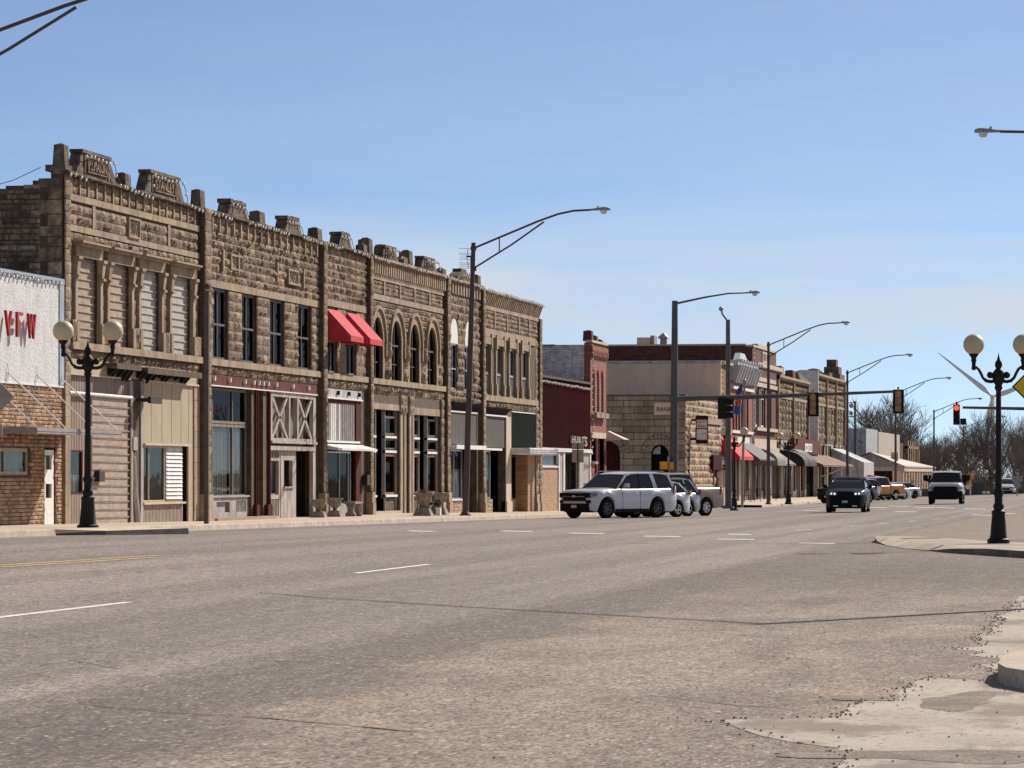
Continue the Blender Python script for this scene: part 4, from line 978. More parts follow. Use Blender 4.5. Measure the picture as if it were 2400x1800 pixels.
lights('bulb string on the cornice above the four arched windows', [(138.8,10.34),(141.2,10.3),(141.3,10.8),(143.3,10.8),(144.1,10.34),(148.7,10.3),(148.9,10.8),(151.2,10.8),(151.9,10.34),(154,10.28)], x=XF+.27)

# ---------------------------------------------------------------- building 5 (blind arches)
b5 = thing('stone_building', 'narrow limestone front with two blind arches behind the tall street light', 'building', (XF, 154.1, F(154)), row)
h5 = [(154.9,156.65,5.5,7.55),(158.3,159.95,5.5,7.55)]
upper(b5, 154.1, 161.75, h5, [(154.4,158.4,-.5,4.55),(159.0,161.2,-.5,4.55)], sill=False)
shell(b5, 154.1, 161.75, 9.8, side=(False, False))
u = MB(); in5 = lambda y, z: not any(abs(y-c_) < .98 and z < 7.8 or math.hypot(y-c_, z-7.75) < 1.0 for c_ in (155.8, 159.15))
rocks(u, 154.2, 161.7, 5.52, 9.6, XF+.01, .34, .4, .8, .10, ok=in5)
rocks(u, 154.2, 161.7, 4.95, 5.46, XF+.02, .26, .35, .7, .11)
u.build('rock_faced_stone', M['rock'], b5)
d = MB(); y = 154.3
while y < 161.6: d.box(XF-.01, XF+.12, y, y+.28, 9.66, 10.2); y += .62
d.build('dentil_course', M['smooth_stone'], b5); cornice(b5, 154.0, 161.8, TOP-.06, 'smooth_stone', .16, .24)
for c_ in (155.8, 159.15):
    n = 12; P = [(c_-.86, 7.5)] + [(c_-.86*math.cos(PI*k/n), 7.75+.86*math.sin(PI*k/n)) for k in range(n+1)] + [(c_+.86, 7.5)]
    MB().px_(P, XF-.02, XF+.012).build('blind_arch', M['white_letter'], b5)
    window(b5, c_-.86, c_+.82, 5.5, 7.5, XF-.08, 'alu', .07, 'pane', trans=(6.4,), mull=(c_-.1,), curtain=[(c_-.8,c_-.2,6.45,7.4,'sheer')])
P = [(156.0,10.34)] + [(157.6-1.5*math.cos(PI*k/10), 10.34+.42*math.sin(PI*k/10)) for k in range(1,10)] + [(159.2,10.34)]
MB().px_(P, XF-.3, XF+.12).box(XF-.3, XF+.1, 157.0, 158.2, 10.72, 10.86).build('pediment', M['dark_stone'], b5)
t = MB(); pillar(t, 161.3, 161.95, 10.3, 10.8, .36, rnd=.04); t.build('parapet_block', M['dark_stone'], b5)
def iron_frill(b, y0, y1, z1, z0):
    mb = MB(); y = y0
    while y < y1: mb.cyc([(XF+.02,y,z0),(XF+.06,y,z0),(XF+.06,y+.08,z0),(XF+.02,y+.08,z0)], [(XF+.05,y+.18,z1),(XF+.3,y+.18,z1),(XF+.3,y+.3,z1),(XF+.05,y+.3,z1)]); y += .34
    mb.box(XF+.0, XF+.02, y0, y1+.2, z0, z1).build('awning_frame', M['wire'], b)
iron_frill(b5, 154.5, 161.2, 4.93, 4.6)
MB().box(XF-.1, XF+.0, 154.4, 161.0, 3.1, 4.5).build('sign_panel', M['grey_screen'], b5)
MB().box(XF-.1, XF+.06, 154.4, 161.0, 4.5, 4.56).box(XF-.05, XF+.45, 154.2, 161.1, 2.88, 3.06).box(XF-.06, XF+.03, 154.4, 158.4, .62, .68).build('ledge', M['white_letter'], b5)
window(b5, 154.45, 158.3, .68, 2.86, XF-.14, 'alu', .06, 'pane_clear', mull=(156.4,), curtain=[(154.5,158.2,.7,2.0,'sheer')])
rocks(MB(), 154.4, 158.4, F(155)-.1, .62, XF-.04, .17, .2, .4, .04).build('bulkhead', M['bank_rock'], b5)
MB().box(XF-.14, XF-.05, 154.4, 158.4, -.3, .62).build('bulkhead_core', M['joint'], b5)
window(b5, 159.1, 161.1, F(160), 2.86, XF-.8, 'dark_frame', .1, 'pane_dark', name='door')
MB().box(XF-.2, XF+.0, 158.4, 159.0, F(158)-.1, 4.55).build('post', M['grey_paint'], b5)
pier(b5, 161.75, 162.25, 10.2, .2)
lights('bulb string over the rounded parapet stone', [(154.2,10.32),(156.2,10.3),(156.8,10.6),(158.2,10.72),(159.2,10.34),(162.2,10.24)], x=XF+.25)

# ---------------------------------------------------------------- building 6 (corbelled cornice)
b6 = thing('stone_building', 'far end limestone block with a slanting corbelled cornice and a green screen', 'building', (XF, 162.25, F(163)), row)
h6 = [(162.7,164.2,5.46,7.74),(165.85,167.4,5.46,7.74),(169.15,170.75,5.46,7.74),(172.5,174.15,5.46,7.74)]
upper(b6, 162.25, 177.6, h6, [(162.4,168.3,-.5,4.5),(168.45,169.6,-.5,3.0),(170.0,176.2,-.5,4.75)], top=10.2, sill=False)
shell(b6, 162.25, 177.6, 9.7, side=(False, True))
u = MB()
for a, b in ((162.3,165.15),(165.35,168.3),(168.5,171.5),(171.7,174.3),(174.5,176.9)): rocks(u, a, b, 8.5, 9.34, XF, .21, .4, .8, .08)
rocks(u, 162.3, 177.5, 4.82, 5.16, XF+.01, .34, .35, .7, .11); rocks(u, 176.4, 177.6, 5.2, 8.4, XF, .4, 1.0, 1.2, .06)
u.build('rock_faced_stone', M['rock'], b6)
s = MB().box(XF-.01, XF+.06, 162.3, 177.0, 9.34, 9.52).box(XF-.01, XF+.05, 162.3, 176.2, 8.1, 8.48).box(XF-.02, XF+.13, 162.3, 176.6, 5.16, 5.42)
for a in h6: s.box(XF-.01, XF+.09, a[0]-.1, a[1]+.1, 7.76, 8.08)
for y in (165.25, 168.4, 171.6, 174.4): s.box(XF, XF+.07, y-.09, y+.09, 8.5, 9.34)
s.build('band_course', M['smooth_stone'], b6)
c = MB(); y = 162.3
while y < 177.2: c.cyc([(XF,y,9.53),(XF+.06,y,9.53),(XF+.06,y+.2,9.53),(XF,y+.2,9.53)], [(XF,y,10.06),(XF+.24,y,10.06),(XF+.24,y+.2,10.06),(XF,y+.2,10.06)]); y += .46
c.build('corbel', M['smooth_stone'], b6); cornice(b6, 162.2, 177.7, 10.2, 'smooth_stone', .13, .27)
p = MB()
for a, b, *_ in h6:
    for y in (a-.32, b+.08): p.box(XF-.02, XF+.07, y, y+.2, 5.95, 7.6).box(XF-.02, XF+.12, y-.04, y+.24, 5.43, 5.96).box(XF-.02, XF+.12, y-.03, y+.23, 7.59, 8.25)
p.build('pilaster', M['smooth_stone'], b6)
for a, b, c_, d_ in h6:
    window(b6, a, b, c_, 6.42, XF-.06, 'alu', .05, 'grey_screen'); window(b6, a, b, 6.42, d_, XF-.08, 'alu', .07, 'pane', mull=((a+b)/2,), curtain=[(a+.1,a+.7,6.5,7.6,'sheer')])
iron_frill(b6, 162.5, 168.0, 4.85, 4.55)
MB().box(XF-.1, XF+.0, 163.2, 168.0, 3.02, 4.46).build('sign_panel', M['grey_screen'], b6)
MB().box(XF-.1, XF+.1, 162.3, 168.3, 4.46, 4.53).box(XF-.05, XF+.2, 162.4, 166.4, 2.88, 2.98).build('ledge', M['white_letter'], b6)
window(b6, 162.5, 165.0, .66, 2.86, XF-.14, 'alu', .06, 'pane_clear', curtain=[(162.6,164.9,.7,2.1,'sheer')])
rocks(MB(), 162.4, 165.2, F(163)-.1, .62, XF-.04, .17, .2, .4, .04).build('bulkhead', M['bank_rock'], b6)
MB().box(XF-.14, XF-.05, 162.4, 165.2, -.3, .64).build('bulkhead_core', M['joint'], b6)
window(b6, 165.3, 168.0, F(166), 2.86, XF-.9, 'dark_frame', .1, 'pane_dark', name='door', mull=(166.8,))
MB().box(XF-.2, XF+.03, 168.35, 169.6, .5, 4.5).box(XF-.2, XF+.08, 168.3, 169.65, F(168)-.1, .5).build('post', M['cream'], b6)
MB().box(XF-.1, XF+.0, 170.0, 176.2, 3.1, 4.74).build('green_screen', M['green_screen'], b6)
MB().box(XF-.1, XF+.03, 169.95, 176.3, 4.74, 4.79).build('ledge', M['white_letter'], b6)
g = MB().box(XF+.0, XF+.95, 169.5, 177.4, 2.72, 3.04).box(XF+.0, XF+1.0, 169.45, 177.45, 2.78, 2.81).box(XF+.0, XF+1.0, 169.45, 177.45, 2.87, 2.90).box(XF+.0, XF+1.0, 169.45, 177.45, 2.96, 2.99)
g.build('canopy', M['white_paint'], b6)
window(b6, 169.7, 174.2, .55, 2.7, XF-.6, 'dark_frame', .08, 'pane_dark', mull=(171.2, 172.6))
MB().box(XF-.65, XF-.55, 169.65, 174.3, -.3, .55).box(XF-.6, XF+.0, 174.3, 176.3, -.3, 2.75).build('brick_base', M['low_brick'], b6)
pier(b6, 176.3, 177.6, 4.8, .06); pier(b6, 177.1, 177.75, 9.5, .12)
lights('bulb string on the corbelled cornice at the far end of the terrace', [(162.4,10.24),(165,10.2),(168,10.24),(171,10.18),(174,10.22),(177.6,10.16)], x=XF+.29)

# ---------------------------------------------------------------- veterans hall at the left edge
vf = thing('veterans_hall', 'low white stucco hall with stone veneer and flat canopy at the left edge', 'building', (XF, 84, F(90)))
MB().walls(XF-.36, XF-.03, 84, 98.97, -.3, 4.24, [(90.5,95.95,1.74,2.48),(97.35,98.35,-.3,2.5)]).build('wall', M['joint_tan'], vf)
okv = lambda y, z: not (90.3 < y < 96.1 and 1.68 < z < 2.54) and not (97.25 < y < 98.45 and z < 2.52) and not (98.45 < y and z < 2.4 and False)
rocks(MB(), 92.6, 98.95, .3, 4.22, XF-.02, .105, .12, .5, .035, .02, ok=okv).build('stone_veneer', M['veneer'], vf)
MB().box(XF-.36, XF+.01, 84, 98.97, 4.27, 7.14).build('stucco_wall', M['white_stucco'], vf)
MB().box(XF-.36, XF+.05, 84, 98.97, 7.14, 7.30).box(XF+.012, XF+.04, 98.55, 98.97, 4.3, 7.14).build('parapet_trim', M['blue_trim'], vf)
MB().box(XF-.3, XF+.04, 84, 98.97, 4.22, 4.27).build('ledge', M['white_letter'], vf)
MB().box(XF-14, XF-.36, 84, 84.3, -.5, 7.2).box(XF-14, XF-.36, 98.5, 98.9, -.5, 7.2).box(XF-14, XF-13.7, 84.3, 98.5, -.5, 7.2).build('side_wall', M['white_brick'], vf)
MB().box(XF-13.7, XF-.36, 84.3, 98.5, 6.8, 6.95).build('roof', M['roof_dark'], vf)
window(vf, 90.5, 95.95, 1.74, 2.48, XF-.1, 'tan_trim', .1, 'pane_clear', mull=(92.2, 93.95), curtain=[(90.6,95.8,1.76,2.4,'curtain')])
dw = MB().walls(XF-.16, XF-.06, 97.4, 98.3, F(98)-.02, 2.45, [(97.55,98.1,1.9,2.3),(97.55,98.1,1.1,1.5)]).build('door', M['white_letter'], vf); POS[dw.name] = POS[vf.name]
MB().box(XF-.13, XF-.12, 97.5, 98.2, 1.0, 2.4).build('pane', M['pane_clear'], dw)
cx1 = XF+1.67
cn_ = MB().box(XF+.01, cx1-.01, 91.2, 99.0, 2.88, 2.94).box(cx1, cx1+.06, 91.2, 99.0, 2.84, 3.0).box(XF+.01, cx1, 91.15, 91.2, 2.84, 3.0).box(cx1+.06, cx1+.075, 91.2, 99.0, 2.90, 2.93)
cn_.build('canopy', M['canopy_metal'], vf)
rd = MB()
for ya, za, yb in ((91.4,4.55,91.3),(93.95,4.52,93.9),(96.5,4.52,96.4),(98.7,4.50,98.75)):
    rd.tube([(XF+.02, ya, za), (cx1, yb, 3.0)], .02, 6).tube([(XF+.02, ya, za+.25), (XF+.05, ya, za), (XF+.02, ya-.15, za-.35)], .01, 4)
rd.build('tie_rod', M['sign_white'], vf)
lt = thing('wall_letters', 'raised red letters VFW on the white stucco wall', 'sign', (XF, 95, 5.8))
for ch, y0, y1 in [(q, YF(a_, XF+.2), YF(b_, XF+.2)) for q, a_, b_ in (('V',15,30),('F',42,55),('W',68,86))]:
    text(ch, 'letter', M['red_letter'], lt, (XF+.16, (y0+y1)/2, 5.83), y1-y0, .68, 'x', .07)
lights('large bulbs along the blue trimmed top of the VFW wall', [(84.5,7.2),(98.9,7.2)], x=XF+.08)

# ================================================================ BUILDINGS FARTHER ALONG
def block(parent, y0, y1, z0, z1, xa, xb, m, name='wall', holes=None, t=.3):
    MB().walls(xb-t, xb, y0, y1, z0, z1, holes or []).build(name, M[m], parent)
def body(parent, y0, y1, z0, z1, xa, m, mroof='roof_dark', xb=None):   # end walls, back and roof behind a front
    xb = XF-.3 if xb is None else xb
    MB().box(xa, xb, y0, y0+.2, z0, z1).box(xa, xb, y1-.2, y1, z0, z1).box(xa, xa+.2, y0+.2, y1-.2, z0, z1).build('side_wall', M[m], parent)
    MB().box(xa+.2, xb, y0+.2, y1-.2, z1-.4, z1-.3).build('roof', M[mroof], parent)
# maroon sheet metal shop
r1 = thing('metal_fronted_shop', 'single storey shop with dark maroon sheet metal over white framed windows', 'building', (XF, 177.8, F(178)))
MB().box(XF-.3, XF-.0, 177.8, 193.55, 3.12, 6.62).build('sheet_cladding', M['maroon_metal'], r1)
MB().box(XF-.35, XF+.1, 177.8, 193.6, 6.62, 6.74).build('coping', M['rust_metal'], r1)
MB().box(XF-.3, XF+.12, 177.8, 193.6, 2.93, 3.12).box(XF-.2, XF+.04, 183.2, 183.5, -.3, 2.93).box(XF-.2, XF+.04, 184.6, 185.1, -.3, 2.93).box(XF-.2, XF+.06, 177.9, 183.3, 2.12, 2.2).box(XF-.2, XF+.05, 193.2, 193.55, -.3, 2.93).build('trim', M['white_paint'], r1)
MB().box(XF-.2, XF-.02, 177.8, 183.2, -.3, 2.12).build('brick_base', M['low_brick'], r1)
MB().box(XF-.2, XF-.01, 183.5, 184.6, -.3, 2.93).box(XF-.2, XF-.01, 190.0, 193.2, -.3, 2.93).build('wall_panel', M['grey_paint'], r1)
window(r1, 178.0, 183.2, 2.2, 2.93, XF-.1, 'alu', .05, 'pane_clear', curtain=[(178,183.1,2.22,2.9,'sheer')])
window(r1, 185.1, 190.0, F(186), 2.93, XF-.5, 'dark_frame', .1, 'green_screen', mull=(187.8,))
body(r1, 177.8, 193.55, -.5, 6.5, XF-14, 'white_brick')
w_ = thing('shop_sign', 'raised white shop name letters on the maroon front, partly behind a street sign', 'sign', (XF, 189, 4))
for ch, pa_, pb_, q0_, q1_ in (('H',1339.5,1345,1038,1021),('U',1347,1352,1038,1022.5),('R',1354.5,1360,1038,1023),('T',1362,1367,1038,1024),("'",1367.6,1368.6,1029,1022),('S',1369.5,1375,1046,1024)):
    xs_ = XF+.12; ya_, yb_ = YF(pa_, xs_), YF(pb_, xs_); z0_, z1_ = ZF(pa_, q0_, xs_), ZF(pa_, q1_, xs_)
    text(ch, 'letter', M['slat_pale'], w_, (xs_, (ya_+yb_)/2, (z0_+z1_)/2), yb_-ya_, z1_-z0_, 'x', .08)
lights('bulb string along the top of the maroon shop', [(177.9,6.5),(193.4,6.4)], x=XF+.14)
# slim red brick building with arched upper windows
r2 = thing('brick_building', 'slim red brick building with three tall arched windows and white painted side', 'building', (XF, 193.65, F(194)))
arc2 = [194.75, 196.25, 197.75]
MB().walls(XF-.35, XF, 193.65, 199.2, -.3, 7.0, [(194.2+1.5*k, 195.2+1.5*k, 5.2, 7.1) for k in range(3)] + [(193.9,195.2,2.5,3.75),(195.5,198.2,-.3,3.75)]).box(XF-.35, XF, 193.65, 199.2, 7.5, 8.9).build('front_wall', M['red_brick'], r2)
sp_ = MB()
for k in range(3):
    c_ = 194.7+1.5*k; pts = [(c_-.5*math.cos(PI*j/8), 7.0+.5*math.sin(PI*j/8)) for j in range(9)]
    for j_ in range(8):
        (ya, za), (yb, zb) = pts[j_], pts[j_+1]; sp_.cyc([(XF-.35,ya,za),(XF-.35,yb,zb),(XF-.35,yb,7.5),(XF-.35,ya,7.5)], [(XF,ya,za),(XF,yb,zb),(XF,yb,7.5),(XF,ya,7.5)])
for a, b in ((193.65,194.2),(195.2,195.7),(196.7,197.2),(198.2,199.2)): sp_.box(XF-.35, XF, a, b, 7.0, 7.5)
sp_.build('spandrel', M['red_brick'], r2)
sl_ = MB()
for k in range(3):
    y = 194.2+1.5*k; z = 5.22
    while z < 7.15: sl_.cyc([(XF-.16,y,z),(XF-.1,y,z),(XF-.1,y+1,z),(XF-.16,y+1,z)], [(XF-.2,y,z+.09),(XF-.14,y,z+.09),(XF-.14,y+1,z+.09),(XF-.2,y+1,z+.09)]); z += .135
sl_.build('louvre', M['sign_white'], r2)
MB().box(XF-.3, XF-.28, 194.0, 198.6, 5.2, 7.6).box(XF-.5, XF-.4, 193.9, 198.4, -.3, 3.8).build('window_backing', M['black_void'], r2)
c = MB()
for k in range(3): c.box(XF-.05, XF+.3, 194.05+1.5*k, 195.3+1.5*k, 4.86, 5.14)
c.build('sill', M['smooth_stone'], r2)
MB().box(XF-.02, XF+.08, 193.7, 198.6, 3.75, 4.06).box(XF-.3, XF+.1, 193.65, 199.25, 8.92, 9.05).build('lintel', M['cream'], r2)
cb_ = MB()
for k in range(12): cb_.box(XF, XF+.16, 193.7+.46*k, 193.95+.46*k, 8.2, 8.5)
cb_.box(XF, XF+.12, 193.65, 199.2, 8.5, 8.75).box(XF, XF+.05, 193.65, 199.2, 8.1, 8.2).build('corbel', M['red_brick'], r2)
MB().box(XF-.2, XF+.1, 195.2, 195.5, -.3, 3.75).box(XF-.2, XF+.05, 198.2, 198.6, -.3, 3.75).build('post', M['oxblood_light'], r2)
MB().box(XF-.05, XF+.15, 193.7, 195.4, 2.33, 2.48).build('ledge', M['smooth_stone'], r2)
pr = MB(); pillar(pr, 193.8, 194.4, 9.0, 9.55, .5, XF+.05); pillar(pr, 195.8, 196.4, 9.0, 9.35, .45, XF); pillar(pr, 197.6, 198.2, 9.0, 9.2, .45, XF); pr.build('chimney_block', M['dark_brick_x'], r2)
MB().box(XF-12, XF-.35, 193.65, 193.9, -.3, 8.75).box(XF-1.6, XF-.35, 193.62, 193.65, 6.6, 8.78).box(XF-12, XF-.35, 193.9, 199.2, 8.3, 8.4).box(XF-12, XF-11.8, 193.9, 199.2, -.3, 8.7).box(XF-11.8, XF-.35, 198.95, 199.2, -.3, 8.7).build('side_wall', M['white_brick'], r2)
cp_ = MB(); x = XF-12
while x < XF-2: l = RS.uniform(.4, .9); cp_.box(x, x+l-.02, 193.6, 193.95, 8.75, 8.81+RS.uniform(0,.05)); x += l
cp_.build('coping', M['dark_stone'], r2)
MB().cyc([(XF-.05,199.25,3.72),(XF+1.0,199.25,3.72),(XF+1.0,201.2,3.72),(XF-.05,201.2,3.72)], [(XF-.05,199.6,4.2),(XF+.0,199.6,4.2),(XF+.0,200.6,4.2),(XF-.05,200.6,4.2)]).build('porch_roof', M['cream'], r2)
lights('vertical bulb string on the corner of the slim red brick building', [(193.7,8.8),(193.75,2.6)], x=XF+.1)

# bank on the corner
bk = thing('bank_building', 'stone corner bank with round arches and a BANK panel on its shaded side', 'building', (XF, 232.4, F(233)))
YB = 232.4
def xof(px, Y=YB): u_ = (px-1200)/FPX; return -Y*(TS-u_*TC)/(TC+u_*TS)
xA = xof(1606)
arcs = ((xof(1424), 1.0, 3.95), (xof(1546), .60, 3.75), (xof(1612)+.2, .0, 0))
side = MB(); X0 = XF-12
aw_ = [(xof(1424), .82, 3.1), (xof(1546), .58, 3.1)]
for a, b in ((X0, aw_[0][0]-.82), (aw_[0][0]+.82, aw_[1][0]-.58), (aw_[1][0]+.58, XF)): side.box(a, b, YB, YB+.4, -.6, 3.1)
side.box(X0, XF, YB, YB+.4, 4.2, 6.85)
for cx_, rr_, zz_ in aw_:
    pts = [(cx_-rr_*math.cos(PI*k/14), zz_+rr_*math.sin(PI*k/14)*1.05) for k in range(15)]
    for k in range(14):
        (a, b), (c_, d_) = pts[k], pts[k+1]; side.cyc([(a,YB,b),(c_,YB,d_),(c_,YB,4.2),(a,YB,4.2)], [(a,YB+.4,b),(c_,YB+.4,d_),(c_,YB+.4,4.2),(a,YB+.4,4.2)])
ends = [X0] + [v for cx_, rr_, zz_ in aw_ for v in (cx_-rr_, cx_+rr_)] + [XF]
for i in (0, 2, 4): side.box(ends[i], ends[i+1], YB, YB+.4, 3.1, 4.2)
side.build('side_wall', M['bank_stone'], bk)
jr = MB()
for (cx_, rr_, zz_), ro_ in zip(aw_, (1.45, 1.22)):
    jr.py_([(cx_-(ro_+.035)*math.cos(PI*k/20), zz_+(ro_+.035)*math.sin(PI*k/20)*1.03) for k in range(21)]+[(cx_+rr_-rr_*2*k/20 if False else cx_+rr_*math.cos(PI*k/20), zz_+rr_*math.sin(PI*k/20)*1.03) for k in range(21)], YB-.018, YB-.002)
jr.build('arch_joint', M['joint'], bk)
for (cx_, rr_, zz_), ro_ in zip(aw_, (1.45, 1.22)):
    n = 13; ring = MB()
    for k in range(n):
        a0, a1 = PI*k/n+.02, PI*(k+1)/n-.02
        ring.cyc([(cx_-r_*math.cos(a), YB-.035, zz_+r_*math.sin(a)*1.03) for r_, a in ((rr_,a0),(rr_,a1),(ro_,a1),(ro_,a0))], [(cx_-r_*math.cos(a), YB+.02, zz_+r_*math.sin(a)*1.03) for r_, a in ((rr_,a0),(rr_,a1),(ro_,a1),(ro_,a0))])
    ring.build('arch_stone', M['bank_stone'], bk)
MB().box(X0+.2, XF-.4, YB+.8, YB+.82, -.3, 4.6).build('doorway', M['black_void'], bk)
MB().box(aw_[0][0]-.8, aw_[0][0]+.8, YB+.5, YB+.6, -.3, 4.1).build('door', M['oxblood'], bk)
fl = MB(); cx_ = aw_[1][0]; P = [(cx_-.5*math.cos(PI*k/10), 3.1+.5*math.sin(PI*k/10)) for k in range(6)]+[(cx_, 3.1)]
fl.py_(P, YB+.42, YB+.44).build('fanlight', M['sheer'], bk)
MB().box(X0, XF+.05, YB-.06, YB+.5, 6.85, 6.95).build('coping', M['roof_dark'], bk)
pl_ = MB().box(xof(1533), xof(1584), YB-.05, YB+.02, 5.63, 6.42).build('name_panel', M['beige_stucco'], bk); POS[pl_.name] = POS[bk.name]
text('BANK', 'carved_name', M['dark_letter'], pl_, ((xof(1533)+xof(1584))/2, YB-.06, 6.0), 1.05, .28, 'y', .03)
bt_ = thing('window_banner', 'small black banner with pale lettering across the arched bank doorway', 'banner', (cx_, YB, 2)); MB().box(cx_-.6, cx_+.6, YB+.02, YB+.04, 1.55, 2.05).build('cloth', M['wire'], bt_)
text('501 S. Bank', 'lettering', M['white_letter'], bt_, (cx_-.0, YB+.01, 1.86), 1.0, .15, 'y', .01)
# lit street front of the bank
h = [(233.6, 234.6, -.4, 4.0), (246.0,247.2,-.4,2.1),(248.0,249.2,-.4,2.1)]
MB().walls(XF-.36, XF-.02, YB+.4, 251, -.5, 6.8, h+[(246,250.8,2.1,3.0)]).build('front_wall', M['joint'], bk)
ok6 = lambda y, z: not any(a[0]-.1 < y < a[1]+.1 and z < a[3] for a in h) and not (245.6 < y < 251 and 2.1 < z < 3.1) and not (239 < y and 5.2 < z < 5.65)
rocks(MB(), YB+.05, 251, F(240), 6.75, XF, .44, .7, 1.5, .12, gap=.03, ok=ok6).build('rock_faced_stone', M['bank_rock'], bk)
MB().box(XF, XF+.06, 239.4, 250.9, 5.2, 5.62).build('band_course', M['smooth_stone'], bk)
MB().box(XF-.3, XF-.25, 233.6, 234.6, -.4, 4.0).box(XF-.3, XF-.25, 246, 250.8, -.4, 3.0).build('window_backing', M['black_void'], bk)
MB().box(X0, X0+.3, YB+.4, 251, -.5, 6.8).box(X0, XF-.36, YB+.4, 250.9, 6.3, 6.4).build('roof', M['roof_dark'], bk)
ms = thing('wall_sign', 'maroon bank sign with dim red lettering low on the rock faced bank front', 'sign', (XF, 248, 2.5))
MB().box(XF+.1, XF+.3, 244.6, 252.5, 2.1, 3.1).build('panel', M['sign_maroon'], ms)
MB().walls(XF+.3, XF+.33, 248.6, 252.3, 2.25, 2.95, [(248.75,252.15,2.3,2.9)]).build('frame', M['roof_dark'], ms)
mk = MB()
for k in range(6): mk.box(XF+.3, XF+.315, 249.4+.42*k, 249.62+.42*k, 2.45+.03*(k % 2), 2.72+.05*((k*2) % 3))
mk.build('mark', M['tan_trim'], ms)
# clock sign
ck = thing('clock_sign', 'double faced bank clock sign reading EQUITY BANK hung out over the pavement', 'sign', (-30.55, 234.9, 3.8))
yc = 234.9; x0, x1 = at(1631, 1000, dist(-30.5, yc)).x, at(1660, 1000, dist(-30.5, yc)).x; z = lambda py: CZ+(HZ-py)*dist(-30.5, yc)/FPX
f = MB().walls(0, 0, 0, 0, 0, 0, []) if False else MB()
f.box(x0, x1, yc-.12, yc+.12, z(984), z(974)).box(x0, x1, yc-.12, yc+.12, z(1040), z(1031)).box(x0, x0+.05, yc-.12, yc+.12, z(1031), z(984)).box(x1-.05, x1, yc-.12, yc+.12, z(1031), z(984)).box(x0, x1, yc-.12, yc+.12, z(1005.5), z(1003.5))
f.box(x0-.02, x1+.02, yc-.14, yc+.14, z(980), z(978)).box(XF, x0, yc-.05, yc+.05, z(987), z(982)).box(XF, x0, yc-.05, yc+.05, z(1032), z(1026))
f.build('case', M['oxblood'], ck)
MB().box(x0+.05, x1-.05, yc-.08, yc+.08, z(1003.5), z(984)).build('name_face', M['sign_white'], ck)
fc = MB().box(x0+.05, x1-.05, yc-.08, yc+.08, z(1031), z(1005.5)).build('clock_face', M['sign_white'], ck); POS[fc.name] = POS[ck.name]
text('EQUITY', 'lettering', M['dark_letter'], ck, ((x0+x1)/2, yc-.09, z(989.5)), (x1-x0)*.74, .17, 'y', .01); text('BANK', 'lettering', M['dark_letter'], ck, ((x0+x1)/2, yc-.09, z(998)), (x1-x0)*.62, .17, 'y', .01)
xm, zm = (x0+x1)/2, z(1018.5)
hn = MB().tube([(xm-.05, yc-.09, zm-.03), (xm+.24, yc-.09, zm+.13)], .018, 4)
for k in range(12): a = PI*k/6; hn.box(xm+.28*math.sin(a)-.012, xm+.28*math.sin(a)+.012, yc-.09, yc-.081, zm+.28*math.cos(a)-.015, zm+.28*math.cos(a)+.015)
hn.build('hand', M['dark_letter'], fc)

# beige rendered building behind the bank
br = thing('rendered_building', 'plain beige rendered building rising behind the stone bank', 'building', (XF, 251.2, F(252)))
MB().box(XF-16, XF-.0, 251.05, 251.4, -.4, 9.55).box(XF-16, XF-.3, 251.4, 256.6, 9.0, 9.1).box(XF-16, XF-15.8, 251.4, 256.6, -.4, 9.5).build('side_wall', M['beige_stucco'], br)
MB().box(XF-16, XF+.02, 251.0, 251.42, 9.55, 9.70).build('coping', M['grey_band'], br)
MB().box(XF-.3, XF-.0, 251.4, 256.7, 4.6, 9.5).box(XF-.3, XF-.0, 251.4, 251.7, -.4, 4.6).build('front_wall', M['orange_brick'], br)
MB().box(XF-.3, XF+.25, 251.3, 256.7, 9.5, 9.66).box(XF, XF+.15, 251.4, 256.7, 9.2, 9.32).build('coping', M['cream'], br) if False else MB().box(XF+.03, XF+.25, 251.45, 256.7, 9.5, 9.66).build('coping', M['cream'], br)
MB().box(XF+.0, XF+.1, 251.3, 256.6, 6.3, 6.8).box(XF+.0, XF+.1, 251.3, 256.6, 4.6, 4.9).build('sill', M['cream'], br)
MB().box(XF-.1, XF+.01, 252.4, 253.6, 5.0, 6.3).box(XF-.1, XF+.01, 254.3, 255.6, 5.0, 6.3).build('window', M['black_void'], br)
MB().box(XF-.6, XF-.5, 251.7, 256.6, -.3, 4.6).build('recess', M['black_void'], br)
lights('vertical bulb string on the corner of the orange brick front', [(251.3,9.5),(251.35,5.0)], x=XF+.1)
def awning(parent, y0, y1, zt, zf, zb, out, m, name='awning', curve=0):
    x0, x1 = XF+.02, XF+out; mb = MB()
    if curve:
        P = [(x0+(x1-x0)*math.sin(PI/2*k/8), zf+(zt-zf)*math.cos(PI/2*k/8)) for k in range(9)] + [(x1, zb)]
    else: P = [(x0, zt), (x1, zf), (x1, zb)]
    mb.grid([[(x, y0, z_) for x, z_ in P], [(x, y1, z_) for x, z_ in P]])
    for y in (y0, y1): mb.add([(x0, y, zb)] + [(x, y, z_) for x, z_ in P], [tuple(range(len(P)+1))])
    return mb.build(name, M[m], parent)
